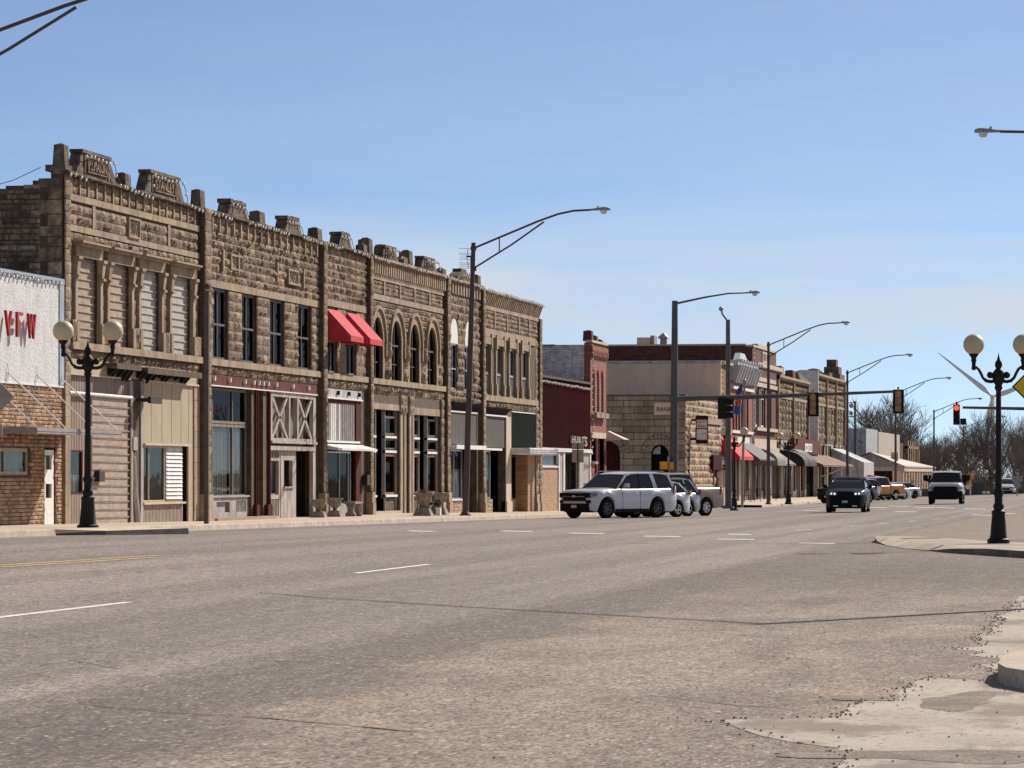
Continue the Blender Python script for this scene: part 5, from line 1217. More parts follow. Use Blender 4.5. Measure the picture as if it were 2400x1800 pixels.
def shopfront(parent, y0, y1, z1, x=XF-.05, seed=1):
    q = random.Random(seed); y = y0; zb = F((y0+y1)/2)-.1
    ms = ['dark_frame','low_brick','grey_paint','tan_trim','oxblood','white_letter','old_wood']
    while y < y1-.3:
        w = min(q.choice((.35,.4,.9,1.4,2.2)), y1-y); m = q.choice(ms)
        if w > .8 and q.random() < .75:
            fr = MB().walls(x-.1, x, y, y+w, zb, z1, [(y+.12, y+w-.12, zb+q.choice((.1,.6,.75)), z1-.2)]).build('shop_window', M[m], parent); POS[fr.name] = POS[parent.name]
            MB().box(x-.08, x-.07, y+.1, y+w-.1, zb+.1, z1-.1).build('pane', M[q.choice(('pane_dark','pane','pane_clear'))], fr)
        else: MB().box(x-q.choice((.1,.5)), x+q.choice((0,.06)), y, y+w, zb, z1).build('pier', M[m], parent)
        y += w
# grey metal cornice shop
gc = thing('cornice_building', 'pink brick shop with an ornate silver grey bracketed cornice and red awning', 'building', (XF, 256.8, F(257)))
MB().walls(XF-.3, XF, 256.8, 270.2, -.4, 8.4, [(257.8+1.75*k, 259.0+1.75*k, 5.0, 7.4) for k in range(6)] + [(257.4,269.6,-.4,4.3)]).build('front_wall', M['red_brick'], gc)
body(gc, 256.8, 270.2, -.4, 9.3, XF-14, 'dark_brick')
mc_ = MB().box(XF-.2, XF+.5, 256.8, 270.2, 9.6, 9.8).box(XF-.2, XF+.25, 256.8, 270.2, 8.5, 8.7).box(XF-.2, XF+.15, 256.8, 270.2, 8.7, 9.6).box(XF-.2, XF+.4, 258.4, 264.0, 9.8, 10.0)
for k in range(9):
    y = 256.9+1.62*k; mc_.cyc([(XF+.15,y,8.35),(XF+.35,y,8.35),(XF+.35,y+.3,8.35),(XF+.15,y+.3,8.35)], [(XF+.15,y,9.6),(XF+.8,y,9.6),(XF+.8,y+.3,9.6),(XF+.15,y+.3,9.6)]); mc_.box(XF+.4, XF+.85, y-.05, y+.35, 9.8, 10.0)
mc_.cyc([(XF-.1,259.0,10.0),(XF+.4,259.0,10.0),(XF+.4,264.0,10.0),(XF-.1,264.0,10.0)], [(XF-.1,260.2,10.55),(XF+.3,260.2,10.55),(XF+.3,262.8,10.55),(XF-.1,262.8,10.55)])
mc_.box(XF-14, XF-.2, 256.75, 256.82, 8.6, 9.9)
mc_.build('cornice', M['cornice_grey'], gc)
for k in range(6): MB().box(XF-.2, XF-.15, 257.8+1.75*k, 259.0+1.75*k, 5.0, 7.4).build('window', M['pane_dark'], gc)
MB().box(XF, XF+.2, 257.0, 270, 7.9, 8.1).box(XF, XF+.12, 257.0, 270, 4.75, 4.95).box(XF-.02, XF+.05, 260.5, 268, 3.5, 4.5).build('trim', M['white_letter'], gc)
awning(gc, 251.3, 259.6, 4.3, 3.05, 2.8, 1.3, 'red_canvas'); awning(gc, 260.2, 270.3, 4.1, 2.9, 2.8, 1.7, 'awn_grey')
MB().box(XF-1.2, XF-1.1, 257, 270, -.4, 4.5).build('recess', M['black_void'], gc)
shopfront(gc, 257, 270, 4.3, seed=5); shopfront(br, 251.8, 256.6, 4.5, seed=8)
# tall brick building
tb = thing('brick_building', 'tall dark brown brick building with cream stone bands and a cream tablet', 'building', (XF, 270.4, F(271)))
hb = [(272.2,274.6,5.4,8.4),(276.0,279.0,5.4,8.4),(280.6,283.4,5.4,8.4)]
MB().walls(XF-.4, XF, 270.4, 286.8, -.4, 11.35, hb+[(271.6,286,-.4,3.5)]).build('front_wall', M['dark_brick_x'], tb)
MB().box(XF-22, XF-.4, 270.4, 270.8, -.4, 11.45).box(XF-22, XF-.4, 286.4, 286.8, -.4, 11.1).box(XF-22, XF-21.7, 270.8, 286.4, -.4, 11.1).box(XF-21.7, XF-.4, 270.8, 286.4, 10.5, 10.6).build('side_wall', M['dark_brick'], tb)
MB().box(XF-22, XF-.5, 270.3, 270.85, 11.45, 11.58).box(XF-.45, XF+.08, 270.35, 286.85, 11.35, 11.5).box(XF-.4, XF+.06, 273.5, 281, 11.5, 11.68).build('coping', M['cream'], tb)
MB().box(XF-1.6, XF+.12, 270.34, 270.4, 8.45, 8.75).box(XF-1.6, XF+.5, 270.2, 270.4, 9.9, 10.2).box(XF, XF+.5, 270.4, 287.2, 9.9, 10.2).box(XF, XF+.12, 270.4, 286.9, 8.45, 8.75).box(XF, XF+.04, 270.4, 286.8, 8.9, 9.8).box(XF-1.6, XF, 270.37, 270.4, 8.9, 9.85).box(XF, XF+.25, 271.6, 286, 5.1, 5.35).box(XF, XF+.3, 271, 286.5, 3.5, 3.85).box(XF, XF+.08, 271, 286.5, 3.85, 4.5).box(XF, XF+.1, 276.4, 281.2, 10.35, 11.2).build('stone_band', M['cream'], tb)
for a, b, c_, d_ in hb:
    window(tb, a, b, c_, d_, XF-.15, 'white_paint', .16, 'pane_dark', mull=((a+b)/2,), trans=(7.6,))
MB().box(XF-.8, XF-.7, 271.6, 286, -.4, 3.5).build('shopfront', M['pane_dark'], tb)
shopfront(tb, 271.6, 286, 3.5, seed=11)
awning(tb, 271.2, 277.0, 3.75, 2.75, 2.45, 1.8, 'awn_lgrey', curve=1); awning(tb, 277.4, 281.6, 3.7, 2.6, 2.45, 1.6, 'awn_grey'); awning(tb, 281.9, 286.8, 3.7, 2.6, 2.45, 1.6, 'awn_grey')
MB().box(XF+.1, XF+.11, 276.8, 278.5, 10.5, 11.05).box(XF+.1, XF+.11, 279.1, 280.8, 10.5, 11.05).build('mark', M['joint'], tb)
ac = thing('rooftop_unit', 'beige boxy air conditioning unit on the dark brick roof', 'rooftop unit', (at(1502,800,290).x, 290, 10.6)); p = at(1502, 795, 274)
MB().box(p.x-.55, p.x+.45, 273, 275, 10.6, 12.2).build('case', M['beige_stucco'], ac); MB().box(p.x+.45, p.x+.75, 273.2, 274.8, 10.6, 12.35).build('grille', M['galv'], ac)
vt = thing('roof_vent', 'round galvanised vent with a conical cap on the dark brick roof', 'roof vent', (at(1549,800,274).x, 273, 10.6)); p = at(1549, 795, 274)
MB().lathe([(.26,10.6),(.26,12.1),(.27,12.12)], p.x, 273, 14).build('pipe', M['galv'], vt, 50); MB().lathe([(.3,12.1),(.45,12.12),(.42,12.22),(.2,12.42),(.07,12.52),(.01,12.55)], p.x, 273, 14).build('cap', M['galv'], vt, 50)
lights('vertical bulb string on the corner of the tall brown brick building', [(270.5,11.3),(270.55,4.6)], x=XF+.12)
# pair of stone buildings
def farstone(y0, y1, top, label, nb, pil, low=4.6):
    b = thing('stone_building', label, 'building', (XF, y0, F(y0)), 'far stone fronts')
    MB().box(XF-.35, XF-.02, y0, y1, low, top-.1).box(XF-.35, XF-.02, y0, y0+.5, -.6, low).build('wall', M['joint'], b)
    wn_ = (y1-y0)/nb; u_ = MB(); w_ = MB(); s_ = MB()
    for k in range(nb):
        a = y0+wn_*k; rocks(u_, a+.05, a+wn_*.5, low+.3, 7.9, XF, .62, .8, 1.6, .12, .04); w_.box(XF-.1, XF+.0, a+wn_*.52, a+wn_*.9, low+.8, 7.7)
        rocks(u_, a+wn_*.5, a+wn_*.95, low+.3, low+.75, XF, .4, .8, 1.6, .1)
    rocks(u_, y0+.05, y1, 8.2, top-.5, XF, .5, .9, 1.8, .12, .04)
    u_.build('rock_faced_stone', M['rock_far'], b); w_.build('window', M['black_void'], b)
    s_.box(XF, XF+.08, y0, y1, 7.9, 8.15).box(XF, XF+.25, y0, y1, top-.35, top-.2).box(XF-.4, XF+.35, y0, y1, top-.2, top)
    for k in range(pil+1): y = y0+(y1-y0-.5)*k/pil; s_.box(XF, XF+.22, y, y+.45, low, top)
    s_.build('band_course', M['smooth_stone'], b)
    MB().box(XF-14, XF-.35, y0, y0+.3, -.6, top-.1).box(XF-14, XF-.35, y1-.3, y1, -.6, top-.1).box(XF-14, XF-13.7, y0, y1, -.6, top-.1).box(XF-13.7, XF-.35, y0, y1, top-.6, top-.5).build('side_wall', M['rubble'], b)
    MB().box(XF-.9, XF-.8, y0+.5, y1, -.6, low).build('shopfront', M['black_void'], b)
    shopfront(b, y0+.5, y1, low, seed=int(y0))
    return b
s1 = farstone(286.9, 311.4, 9.7, 'stone two storey front between the tall brick building and a white end wall', 10, 2)
t = MB(); pillar(t, 291, 292.6, 9.7, 10.5, .8); t.build('parapet_block', M['smooth_stone'], s1); t = MB(); pillar(t, 299.5, 301.5, 9.7, 10.4, .7); t.build('chimney_block', M['dark_brick_x'], s1)
t = MB().cyc([(XF-.9,303,9.6),(XF+.3,303,9.6),(XF+.3,311,9.6),(XF-.9,311,9.6)], [(XF-.9,303,10.4),(XF+.1,303,10.3),(XF+.1,311,9.9),(XF-.9,311,10.0)]); t.build('parapet', M['dark_stone'], s1)
awning(s1, 287.5, 297.5, 3.75, 2.7, 2.45, 2.2, 'awn_black', curve=1); awning(s1, 293.5, 299.8, 3.9, 2.9, 2.5, 1.6, 'awn_lgrey', curve=1)
fs = thing('fascia_sign', 'brown fascia board with two square cream notices above a shingled awning', 'sign', (XF, 307, 4))
MB().box(XF+.1, XF+.5, 296.2, 317.8, 3.55, 4.75).build('board', M['oxblood_light'], fs); MB().box(XF+.5, XF+.55, 304.4, 306.8, 3.7, 4.4).box(XF+.5, XF+.55, 307.1, 310.4, 3.7, 4.4).build('notice', M['sign_white'], fs)
MB().box(XF+.55, XF+.56, 305.0, 306.3, 3.9, 4.2).box(XF+.55, XF+.56, 307.6, 308.5, 3.8, 4.25).box(XF+.55, XF+.56, 308.9, 309.9, 3.85, 4.3).build('mark', M['galv'], fs)
awning(s1, 301, 330, 3.5, 2.6, 2.45, 2.4, 'shingle_brown', 'shingled_awning')
MB().box(XF-10, XF+.1, 311.6, 311.9, 7.0, 10.75).py_([(XF-10,10.75),(XF+.1,10.75),(XF+.1,11.0),(XF-1.2,11.05),(XF-4.5,9.9)], 311.6, 311.9).build('end_wall', M['white_brick'], s1) if False else None
s2 = farstone(318.8, 347, 10.7, 'tall stone front with a chimney like tower at the far street corner', 9, 3)
ew = MB().py_([(XF-9,-.5),(XF+.3,-.5),(XF+.3,10.9),(XF-1.2,11.0),(XF-2.0,10.8),(XF-5,9.3),(XF-9,9.2)], 318.4, 318.75); ew.build('end_wall', M['white_paint'], s2)
t = MB().box(XF-1.6, XF+.3, 339.5, 344.5, 10.7, 11.2).box(XF-1.3, XF+.1, 340.5, 343.5, 11.2, 11.9).box(XF-1.1, XF-.2, 341, 343, 11.9, 12.6).ball((XF-.4,321.5,10.75), .8, 8, 5, .6).box(XF-.6, XF+.1, 331, 334, 10.7, 11.1)
t.build('tower', M['dark_stone'], s2)
awning(s2, 334, 345.5, 4.2, 2.9, .9, 3.0, 'grey_band', 'porch'); awning(s2, 338, 341, 2.2, 1.6, 1.3, 4.0, 'red_canvas')
MB().tube([(XF+2.0, 322, -.2), (XF+2.0, 322, 2.4)], .06, 6).tube([(XF+2.2, 329, -.2), (XF+2.2, 329, 2.4)], .06, 6).tube([(XF+.1, 323, 1.6), (XF+2.2, 323, 2.4)], .06, 6).build('awning_post', M['white_letter'], s1)
# middle shop between (one storey)
ms_ = thing('small_shop', 'low dark shopfront squeezed under the shingled awning', 'building', (XF, 311.5, F(312)))
MB().box(XF-8, XF-.2, 311.5, 318.3, -.5, 3.6).build('wall', M['dark_brick_x'], ms_); MB().box(XF-.2, XF-.1, 312, 318, -.4, 2.6).build('shopfront', M['pane_dark'], ms_)
# white shed, beige store, dark brick ruin beyond
sw = thing('corrugated_store', 'tall white corrugated metal store with patched beige flank', 'building', (-35.4, 405, -.9))
xs = -35.4; ya, yb_, yc_ = YF(2030, xs), YF(2057, xs), YF(2107, xs)
MB().box(xs-10, xs, ya, yb_, -3, ZF(2030, 1004, xs)).build('wall', M['shed_white'], sw)
pt = MB()
for px, py, w_, h_ in ((2020,1036,5,3),(2014,1034,2,6),(1996,1050,2,5),(2004,1048,2,5),(2006,1013,2,1.5),(1993,1019,1.5,2),(2000,1035,4,1.5)):
    p = at(px, py, dist(xs-3, ya)); k = dist(xs-3, ya)/FPX; pt.box(p.x-w_*k*.5, p.x+w_*k*.5, ya-.03, ya, p.z-h_*k*.5, p.z+h_*k*.5)
pt.build('missing_paint', M['dark_frame'], sw)
MB().box(xs-10, xs+.1, yb_, yc_, -3, ZF(2057, 1012, xs)).build('beige_wall', M['shed_beige'], sw)
db = thing('ruined_building', 'dark roofless brick building with open pillared front beyond the beige store', 'building', (-35.4, 490, -3)); yd = YF(2150, xs)
mb = MB().box(xs-10, xs-.3, yc_+1, yc_+1.5, -4, ZF(2110, 1030, xs)); mb.build('side_wall', M['dark_brick'], db)
mb = MB(); n = 5
for k in range(n+1): y = yc_+14+(yd-yc_-14)*k/n; mb.box(xs-.3, xs+.2, y, y+1.2, -4, ZF(2135, 1033, xs))
mb.box(xs-.3, xs+.2, yc_+14, yd+1.2, ZF(2140, 1052, xs), ZF(2140, 1052, xs)+.3); mb.build('column', M['rubble'], db)
MB().box(xs-6, xs-.4, yc_+1.6, yd, -4, ZF(2125, 1034, xs)-.3).build('inner_wall', M['interior'], db)
# gabled building with colonnade
gb = thing('gabled_building', 'low gabled building with a pale roof and a colonnade along the street', 'building', (-29, 389, -1))
Y0g = YF(2117, -29.0); Y1g = YF(2190, -29.0); ze = ZF(2117, 1094, -29); xr = -32.6; d0 = dist(xr, Y0g); zr = CZ+(HZ-1061)*d0/FPX
MB().py_([(-36.5,ze),(-29.2,ze),(xr,zr-.1)], Y0g, Y0g+.3).build('gable', M['roof_dark'] if False else M['grey_paint'], gb)
MB().cyc([(-28.8,Y0g-.3,ze-.05),(-28.8,Y0g-.3,ze+.08),(xr,Y0g-.3,zr+.1),(xr,Y0g-.3,zr-.05)], [(-28.8,Y1g,ze-.05),(-28.8,Y1g,ze+.08),(xr,Y1g-14,zr+.1-.5),(xr,Y1g-14,zr-.55)]).build('roof', M['roof_sunlit'], gb)  # sunlit street slope painted pale, the back slope left dark
MB().cyc([(-36.6,Y0g-.25,ze-.05),(-36.6,Y0g-.25,ze+.05),(xr,Y0g-.25,zr+.1),(xr,Y0g-.25,zr-.05)], [(-36.6,Y1g,ze-.05),(-36.6,Y1g,ze+.05),(xr,Y1g-14,zr+.1-.5),(xr,Y1g-14,zr-.55)]).build('roof', M['roof_dark'], gb)
MB().box(-36.5, -29.0, Y0g-.05, Y0g+.0, ze-.45, ze).box(-29.3, -28.9, Y0g, Y1g, ze-.5, ze-.02).build('fascia', M['cream'], gb)
MB().box(-36.4, -29.2, Y0g+.1, Y0g+.4, -3, ze-.4).box(-31.6, -31.4, Y0g+.4, Y1g, -4, ze-.2).build('wall', M['beige_stucco'], gb)
cl = MB(); k = 0; y = Y0g+.2
while y < Y1g-1: cl.box(-29.35, -29.0, y, y+.8, -4, ze-.4); y += 4.3
cl.build('column', M['cream'], gb)
MB().box(-35.7, -35.1, Y0g+.05, Y0g+.1, .2, 2.2).box(-34.5, -34.0, Y0g+.05, Y0g+.1, .2, 2.2).box(-32.8, -30.2, Y0g+.05, Y0g+.1, .0, 2.4).build('window', M['black_void'], gb)
MB().box(xr+1.2, xr+2.0, Y0g+14, Y0g+15, 2.6, 4.3).build('chimney', M['cream'], gb)

# ================================================================ STREET FURNITURE
def cobra(p0, L=.75, ud=1):                     # returns head housing and lens meshes pointing +x from the arm end
    x, y, z = p0
    h = MB(); prof = [(0,.05,.05),(.12,.07,.06),(.3,.10,.09),(.5,.15,.12),(.65,.15,.11),(.75,.08,.07)]
    rows = []
    for dx, w, hh in prof:
        rows.append([(x+ud*dx*L/.75, y+w*math.cos(a), z+(hh*math.sin(a) if math.sin(a) > 0 else .03*math.sin(a))) for a in [2*PI*k/12 for k in range(13)]])
    h.grid(rows); h.box(x+ud*.28-.03, x+ud*.28+.03, y-.03, y+.03, z+.08, z+.15)
    l = MB().lathe([(.01,-.17),(.08,-.16),(.125,-.10),(.14,-.02)], x+ud*.5, y, 12, 'z', z)
    return h, l
def street_light(label, X, Y, group='tall street lights with trussed arms', lean=(0,0), ud=1, top=10.75, arm=4.62, zb=None, colour='brown_steel'):
    zb = walkz(X, Y) if zb is None else zb
    t = thing('street_light', label, 'street light', (X, Y, zb), group)
    lx, ly = lean
    MB().tube([(X,Y,zb+.1),(X+lx*.5,Y,(top+zb)/2),(X+lx,Y,top)], [.13,.115,.085], 8).build('pole', M[colour], t, 60)
    MB().box(X-.2,X+.2,Y-.2,Y+.2,zb,zb+.05).lathe([(.2,.05),(.16,.12),(.13,.16)], X, Y, 8, 'z', zb).build('base_plate', M[colour], t)
    x0 = X+lx; q_ = .84; up = [(x0, Y, top-.22), (x0+ud*arm*.30, Y, top+.40*q_), (x0+ud*arm*.55, Y, top+.95*q_), (x0+ud*arm*.72, Y, top+1.27*q_), (x0+ud*arm*.85, Y, top+1.41*q_), (x0+ud*arm, Y, top+1.44*q_)]
    lo_ = [(x0, Y, top-1.0), (x0+ud*arm*.33, Y, top-.08), (x0+ud*arm*.60, Y, top+.92*q_)]
    k = .22; q = ((x0+ud*arm*k, Y, top-.22+.60*q_*k/.30), (x0+ud*arm*k, Y, top-1.0+.92*k/.33))
    MB().tube(up, .042, 7).tube(lo_, .036, 7).tube(q, .025, 6).tube([(x0,Y-.0,top-.3),(x0,Y,top-.14)], .12, 8).tube([(x0,Y,top-1.1),(x0,Y,top-.92)], .12, 8).build('arm', M[colour], t, 60)
    h, l = cobra((x0+ud*arm-.02*ud, Y, top+1.44*q_), ud=ud)
    hh = h.build('lamp_head', M['galv'], t, 60); POS[hh.name] = POS[t.name]; l.build('lens', M['lens'], hh, 60)
    return t
street_light('nearest street light, its arm entering the photo at the top left corner', -25.84, 72.9, arm=5.5)
street_light('leaning street light in front of the stone terrace, arm over the street', -27.0, 138.0, lean=(.32, 0))
street_light('street light with trussed arm left of the tall brick building corner, by the awnings', -26.2, YF(1801, -26.2), top=10.5)
street_light('street light standing at the far stone corner tower', -26.2, YF(1986, -26.2), top=10.3)
street_light('street light behind the mast arm signal, in front of the corrugated store', -26.2, YF(2099, -26.2), top=9.8)
street_light('street light rising beyond the gabled building roof', -26.2, YF(2189, -26.2), top=9.0)
street_light('farthest street light, small, behind the red traffic signal', -26.2, YF(2258, -26.2), top=7.9)
street_light('street light at the right edge with its head reaching in from the right', .05, 106, ud=-1, zb=G(0,106)+.1, arm=5.0, top=10.5)

def sig_pole_shadow():
    pass
# corner pole out of frame to the right: its long shadow crosses the foreground
cp_t = thing('signal_pole', 'grey steel pole with long arm, right of the photo, casting the thin road shadow', 'signal pole', (2.3, 55.6, 0))
MB().tube([(2.3,55.6,0),(2.3,55.6,10.6)], [.17,.10], 8).build('pole', M['grey_steel'], cp_t, 60)
MB().tube([(2.3,55.6,10.45),(-2,60.4,10.6),(-6.1,65.4,10.7)], [.05,.045,.03], 6).build('arm', M['grey_steel'], cp_t, 60)

def twin_lamp(X, Y, zb, label, s=1.0):
    t = thing('twin_globe_lamp', label, 'lamp post', (X, Y, zb), 'black twin globe lamp posts')
    L_ = lambda prof: [(r*s, z_*s) for r, z_ in prof]
    MB().lathe(L_([(.27,0),(.27,.10),(.22,.13),(.20,.2),(.18,.45),(.155,.72),(.17,.75),(.17,.78),(.11,.82),(.13,.88),(.13,.93),(.10,.97),(.095,1.12),(.12,1.2),(.12,1.25),(.085,1.32),(.08,1.42)]), X, Y, 12, 'z', zb).build('base', M['black_iron'], t, 40)
    MB().lathe(L_([(.078,1.42),(.062,3.7),(.08,3.72),(.10,3.78),(.08,3.83),(.12,3.9),(.15,4.0),(.15,4.12),(.10,4.2),(.06,4.24),(.09,4.30),(.085,4.38),(.04,4.45),(.015,4.55),(.004,4.62)]), X, Y, 12, 'z', zb).build('shaft', M['black_iron'], t, 40)
    for sg in (-1, 1):
        ax, ay = TC*sg, TS*sg
        P = [(.10,3.93),(.2,3.92),(.30,3.94),(.38,4.02),(.43,4.13),(.48,4.22),(.54,4.27),(.60,4.27)]
        a = MB().tube([(X+ax*r*s, Y+ay*r*s, zb+z_*s) for r, z_ in P], [.045*s]*3+[.038*s]*5, 8)
        a.ball((X+ax*.2*s, Y+ay*.2*s, zb+4.08*s), .085*s, 10, 7).ball((X+ax*.6*s, Y+ay*.6*s, zb+4.25*s), .06*s, 10, 7)
        a.lathe(L_([(.045,4.27),(.05,4.38),(.07,4.44),(.055,4.48),(.09,4.54),(.125,4.58),(.12,4.61)]), X+ax*.6*s, Y+ay*.6*s, 12, 'z', zb)
        ao = a.build('arm', M['black_iron'], t, 45); POS[ao.name] = POS[t.name]
        MB().ball((X+ax*.6*s, Y+ay*.6*s, zb+4.82*s), .255*s, 20, 14).build('globe', M['globe'], ao, 180)
    return t
k = .985
twin_lamp(-26.45, YF(206,-26.45), ZF(206,1241,-26.45), 'twin globe lamp post in front of the shuttered stone building at left', 1.02)
twin_lamp(-4.06, 86.3, G(-4.06,86.3)+.13, 'twin globe lamp post on the traffic island at the right edge', .975)
twin_lamp(-25.2, YF(1721,-25.2), ZF(1721,1197,-25.2), 'twin globe lamp post beside the flag pole near the bank clock', .96)
twin_lamp(-25.6, YF(1848,-25.6), ZF(1848,1182,-25.6), 'twin globe lamp post in front of the dark barrel awning', .96)
tl = twin_lamp(at(2322,1100,470).x, at(2322,1100,470).y, -2.5, 'tiny far twin globe lamp post seen left of the island lamp shaft', .96)
# square steel post
sp1 = thing('steel_post', 'plain square steel post standing before the pier between the two nearest stone blocks', 'post', (-26.9, YF(484,-26.9), walkz(-26.9, 99)))
y = YF(484,-26.9); zb = ZF(484,1240,-26.9)
MB().tube([(-26.9,y,zb),(-26.88,y,6.75)], .085, 4).build('shaft', M['brown_steel'], sp1); MB().lathe([(.28,0),(.26,.03),(.1,.1)], -26.9, y, 12, 'z', zb).build('base_plate', M['white_letter'], sp1)
MB().tube([(-26.88,y,6.75),(-26.88,y,6.95)], .05, 6).ball((-26.88,y,7.08), .09, 8, 6).build('fitting', M['rust_metal'], sp1)
# mast arm signals
XM, YM = -25.4, YF(1579,-25.4)
ma_ = thing('signal_mast', 'grey mast arm signal pole at the far left corner with a luminaire on top', 'signal mast', (XM, YM, G(XM,YM)+.1))
zb = G(XM,YM)+.05; dm = dist(XM, YM); zz = lambda py: CZ+(HZ-py)*dm/FPX
MB().tube([(XM,YM,zb),(XM+.03,YM,5),(XM+.06,YM,zz(705))], [.24,.20,.15], 10).build('pole', M['grey_steel'], ma_, 60)
MB().tube([(XM+.06,YM,zz(712)),(XM+1.6,YM+.2,zz(697)),(XM+2.8,YM+.4,zz(688)),(XM+3.7,YM+.5,zz(687))], [.06,.05,.04,.035], 7).build('luminaire_arm', M['grey_steel'], ma_, 60)
h_, l_ = cobra((XM+3.65,YM+.5,zz(687))); hh = h_.build('lamp_head', M['galv'], ma_, 60); POS[hh.name] = POS[ma_.name]; l_.build('lens', M['lens'], hh, 60)
AE = (at(2112, 917, dm+1.0))
MB().tube([(XM+.1,YM,zz(935)),(XM+.4*(AE.x-XM),YM+.4*(AE.y-YM),zz(929)),(AE.x,AE.y,AE.z)], [.15,.12,.07], 8).box(XM-.2,XM+.25,YM-.2,YM+.2,zz(942),zz(926)).build('mast_arm', M['grey_steel'], ma_, 60)
MB().box(XM-.3,XM-.18,YM-.2,YM+.2,2.2,2.7).build('control_box', M['galv'], ma_)
def signal(label, p, back=True, lit=False, n=3, bp=True, group='traffic signals hung on the mast arms', facing='away', wide=.0):
    x, y, z_ = p; t = thing('traffic_signal', label, 'traffic signal', p, group)
    if facing == 'side':
        MB().box(x-.25,x+.25,y-.2,y+.2,z_-.55,z_+.55).build('housing', M['black_iron'], t)
        v = MB()
        for k in (-1,0,1): v.tube([(x+.25,y,z_+k*.34),(x+.55,y,z_+k*.34-.03)], .15, 10)
        v.build('visor', M['black_iron'], t); MB().tube([(x,y,z_+.55),(x,y,z_+.75)], .04, 6).build('bracket', M['grey_steel'], t); return t
    if bp: MB().walls(y, y, 0, 0, 0, 0, []) if False else MB().box(x-.29-wide,x+.29+wide,y-.015,y+.015,z_-.62,z_+.62).build('backplate', M['black_iron'], t)
    sgn = -1
    if facing == 'away':
        hs = MB()
        for k in (-1,0,1): hs.lathe([(.13,-.13),(.165,0),(.13,.13)], x, y-.12, 10, 'y', z_+k*.35); hs.box(x-.15,x+.15,y-.17,y-.02,z_+k*.35-.165,z_+k*.35+.165)
        hs.build('housing', M['tan_box'], t)
        MB().box(x-.05,x+.05,y-.2,y-.16,z_-.5,z_+.75).build('bracket', M['tan_box'], t)
    else:
        hs = MB().box(x-.17,x+.17,y-.02,y+.18,z_-.53,z_+.53).build('housing', M['black_iron'], t); POS[hs.name] = POS[t.name]
        for k in (1,0,-1):
            rows = [[(x+r_*math.cos(a), yy, z_+k*.35+r_*math.sin(a)) for a in [PI*(-.15+1.3*j_/12) for j_ in range(13)]] for r_, yy in ((.145,y-.02),(.145,y-.22))]
            MB().grid(rows).build('visor', M['black_iron'], hs, recalc=False)
            MB().lathe([(.005,-.03),(.08,-.025),(.13,0)], x, y-.025, 14, 'y', z_+k*.35).build('lens', M['red_lamp' if lit and k == 1 else 'wire'], hs, 60)
        MB().box(x-.05,x+.05,y+.05,y+.1,z_+.5,z_+.68).build('bracket', M['grey_steel'], t)
    return t
def along(px): f_ = (px-1583)/(2112-1583); return (XM+(AE.x-XM)*f_, YM+(AE.y-YM)*f_)
x, y = along(1907); dd_ = dist(x, y); signal('black backed traffic signal hanging mid way on the mast arm, seen from behind', (x, y-.1, CZ+(HZ-948)*dd_/FPX))
x, y = along(2106); dd_ = dist(x, y); signal('black backed traffic signal at the tip of the mast arm, seen from behind', (x, y-.1, CZ+(HZ-941)*dd_/FPX))
x, y = along(1697); dd_ = dist(x, y); signal('black traffic signal under the mast arm by the bank, turned sideways', (x, y, CZ+(HZ-957)*dd_/FPX), facing='side')
ps = thing('pedestrian_signal', 'orange pedestrian signal heads low on the grey mast pole', 'signal', (XM-.8, YM, 2.2)); k = dm/FPX
MB().box(XM-31*k,XM-13*k,YM-.3,YM+.05,zz(1100),zz(1082)).build('housing', M['orange_box'], ps); MB().box(XM-7*k,XM+1*k,YM-.3,YM-.05,zz(1100),zz(1083)).build('housing', M['orange_box'], ps)
MB().box(XM-14*k,XM,YM-.02,YM+.02,zz(1098),zz(1095)).build('bracket', M['grey_steel'], ps)
# signal arm coming from the right
pr_ = at(2256, 955, 190); pe = at(2700, 964, 189)
mr_ = thing('signal_mast', 'mast arm reaching in from the right edge and carrying the red signal', 'signal mast', (pe.x, pe.y, G(pe.x,pe.y)))
MB().tube([tuple(pr_), tuple(pe)], [.07,.14], 8).build('mast_arm', M['grey_steel'], mr_, 60)
MB().tube([(pe.x,pe.y,0),(pe.x,pe.y,7.5)], [.2,.15], 8).build('pole', M['grey_steel'], mr_, 60)
p = at(2242, 972, 190); signal('traffic signal showing red at the tip of the right hand mast arm', (p.x, p.y-.1, p.z), facing='cam', lit=True, bp=False)
pb = thing('traffic_camera', 'small black camera box beside the red traffic signal', 'camera', (p.x+.4, p.y, p.z-.45)); MB().box(p.x+.2,p.x+.5,p.y-.2,p.y+.2,p.z-.52,p.z-.2).build('case', M['black_iron'], pb); MB().lathe([(.08,-.05),(.08,0)], p.x+.35, p.y-.2, 8, 'y', p.z-.36).build('lens', M['wire'], pb)
# square pole with a single lamp near the flag
p2 = thing('street_light', 'tall plain grey pole with one small lamp head pointing towards the viewer, by the flag', 'street light', (-25.0, YF(1707,-25.0), -.2))
X, Y = -25.0, YF(1707,-25.0); d2 = dist(X, Y); z2 = lambda py: CZ+(HZ-py)*d2/FPX
MB().tube([(X,Y,z2(1191)),(X-.02,Y,z2(749))], [.19,.12], 10).box(X-.3,X+.3,Y-.3,Y+.3,z2(1192),z2(1187)).build('pole', M['grey_steel'], p2, 60)
a = at(1690, 724, d2-3.0)
MB().tube([(X,Y,z2(755)),(X-.2,Y-1.2,z2(738)),(a.x,a.y,a.z)], .05, 6).build('arm', M['grey_steel'], p2, 60)
MB().ball((a.x,a.y,a.z), .14, 12, 8).build('lamp_head', M['galv'], p2, 180)
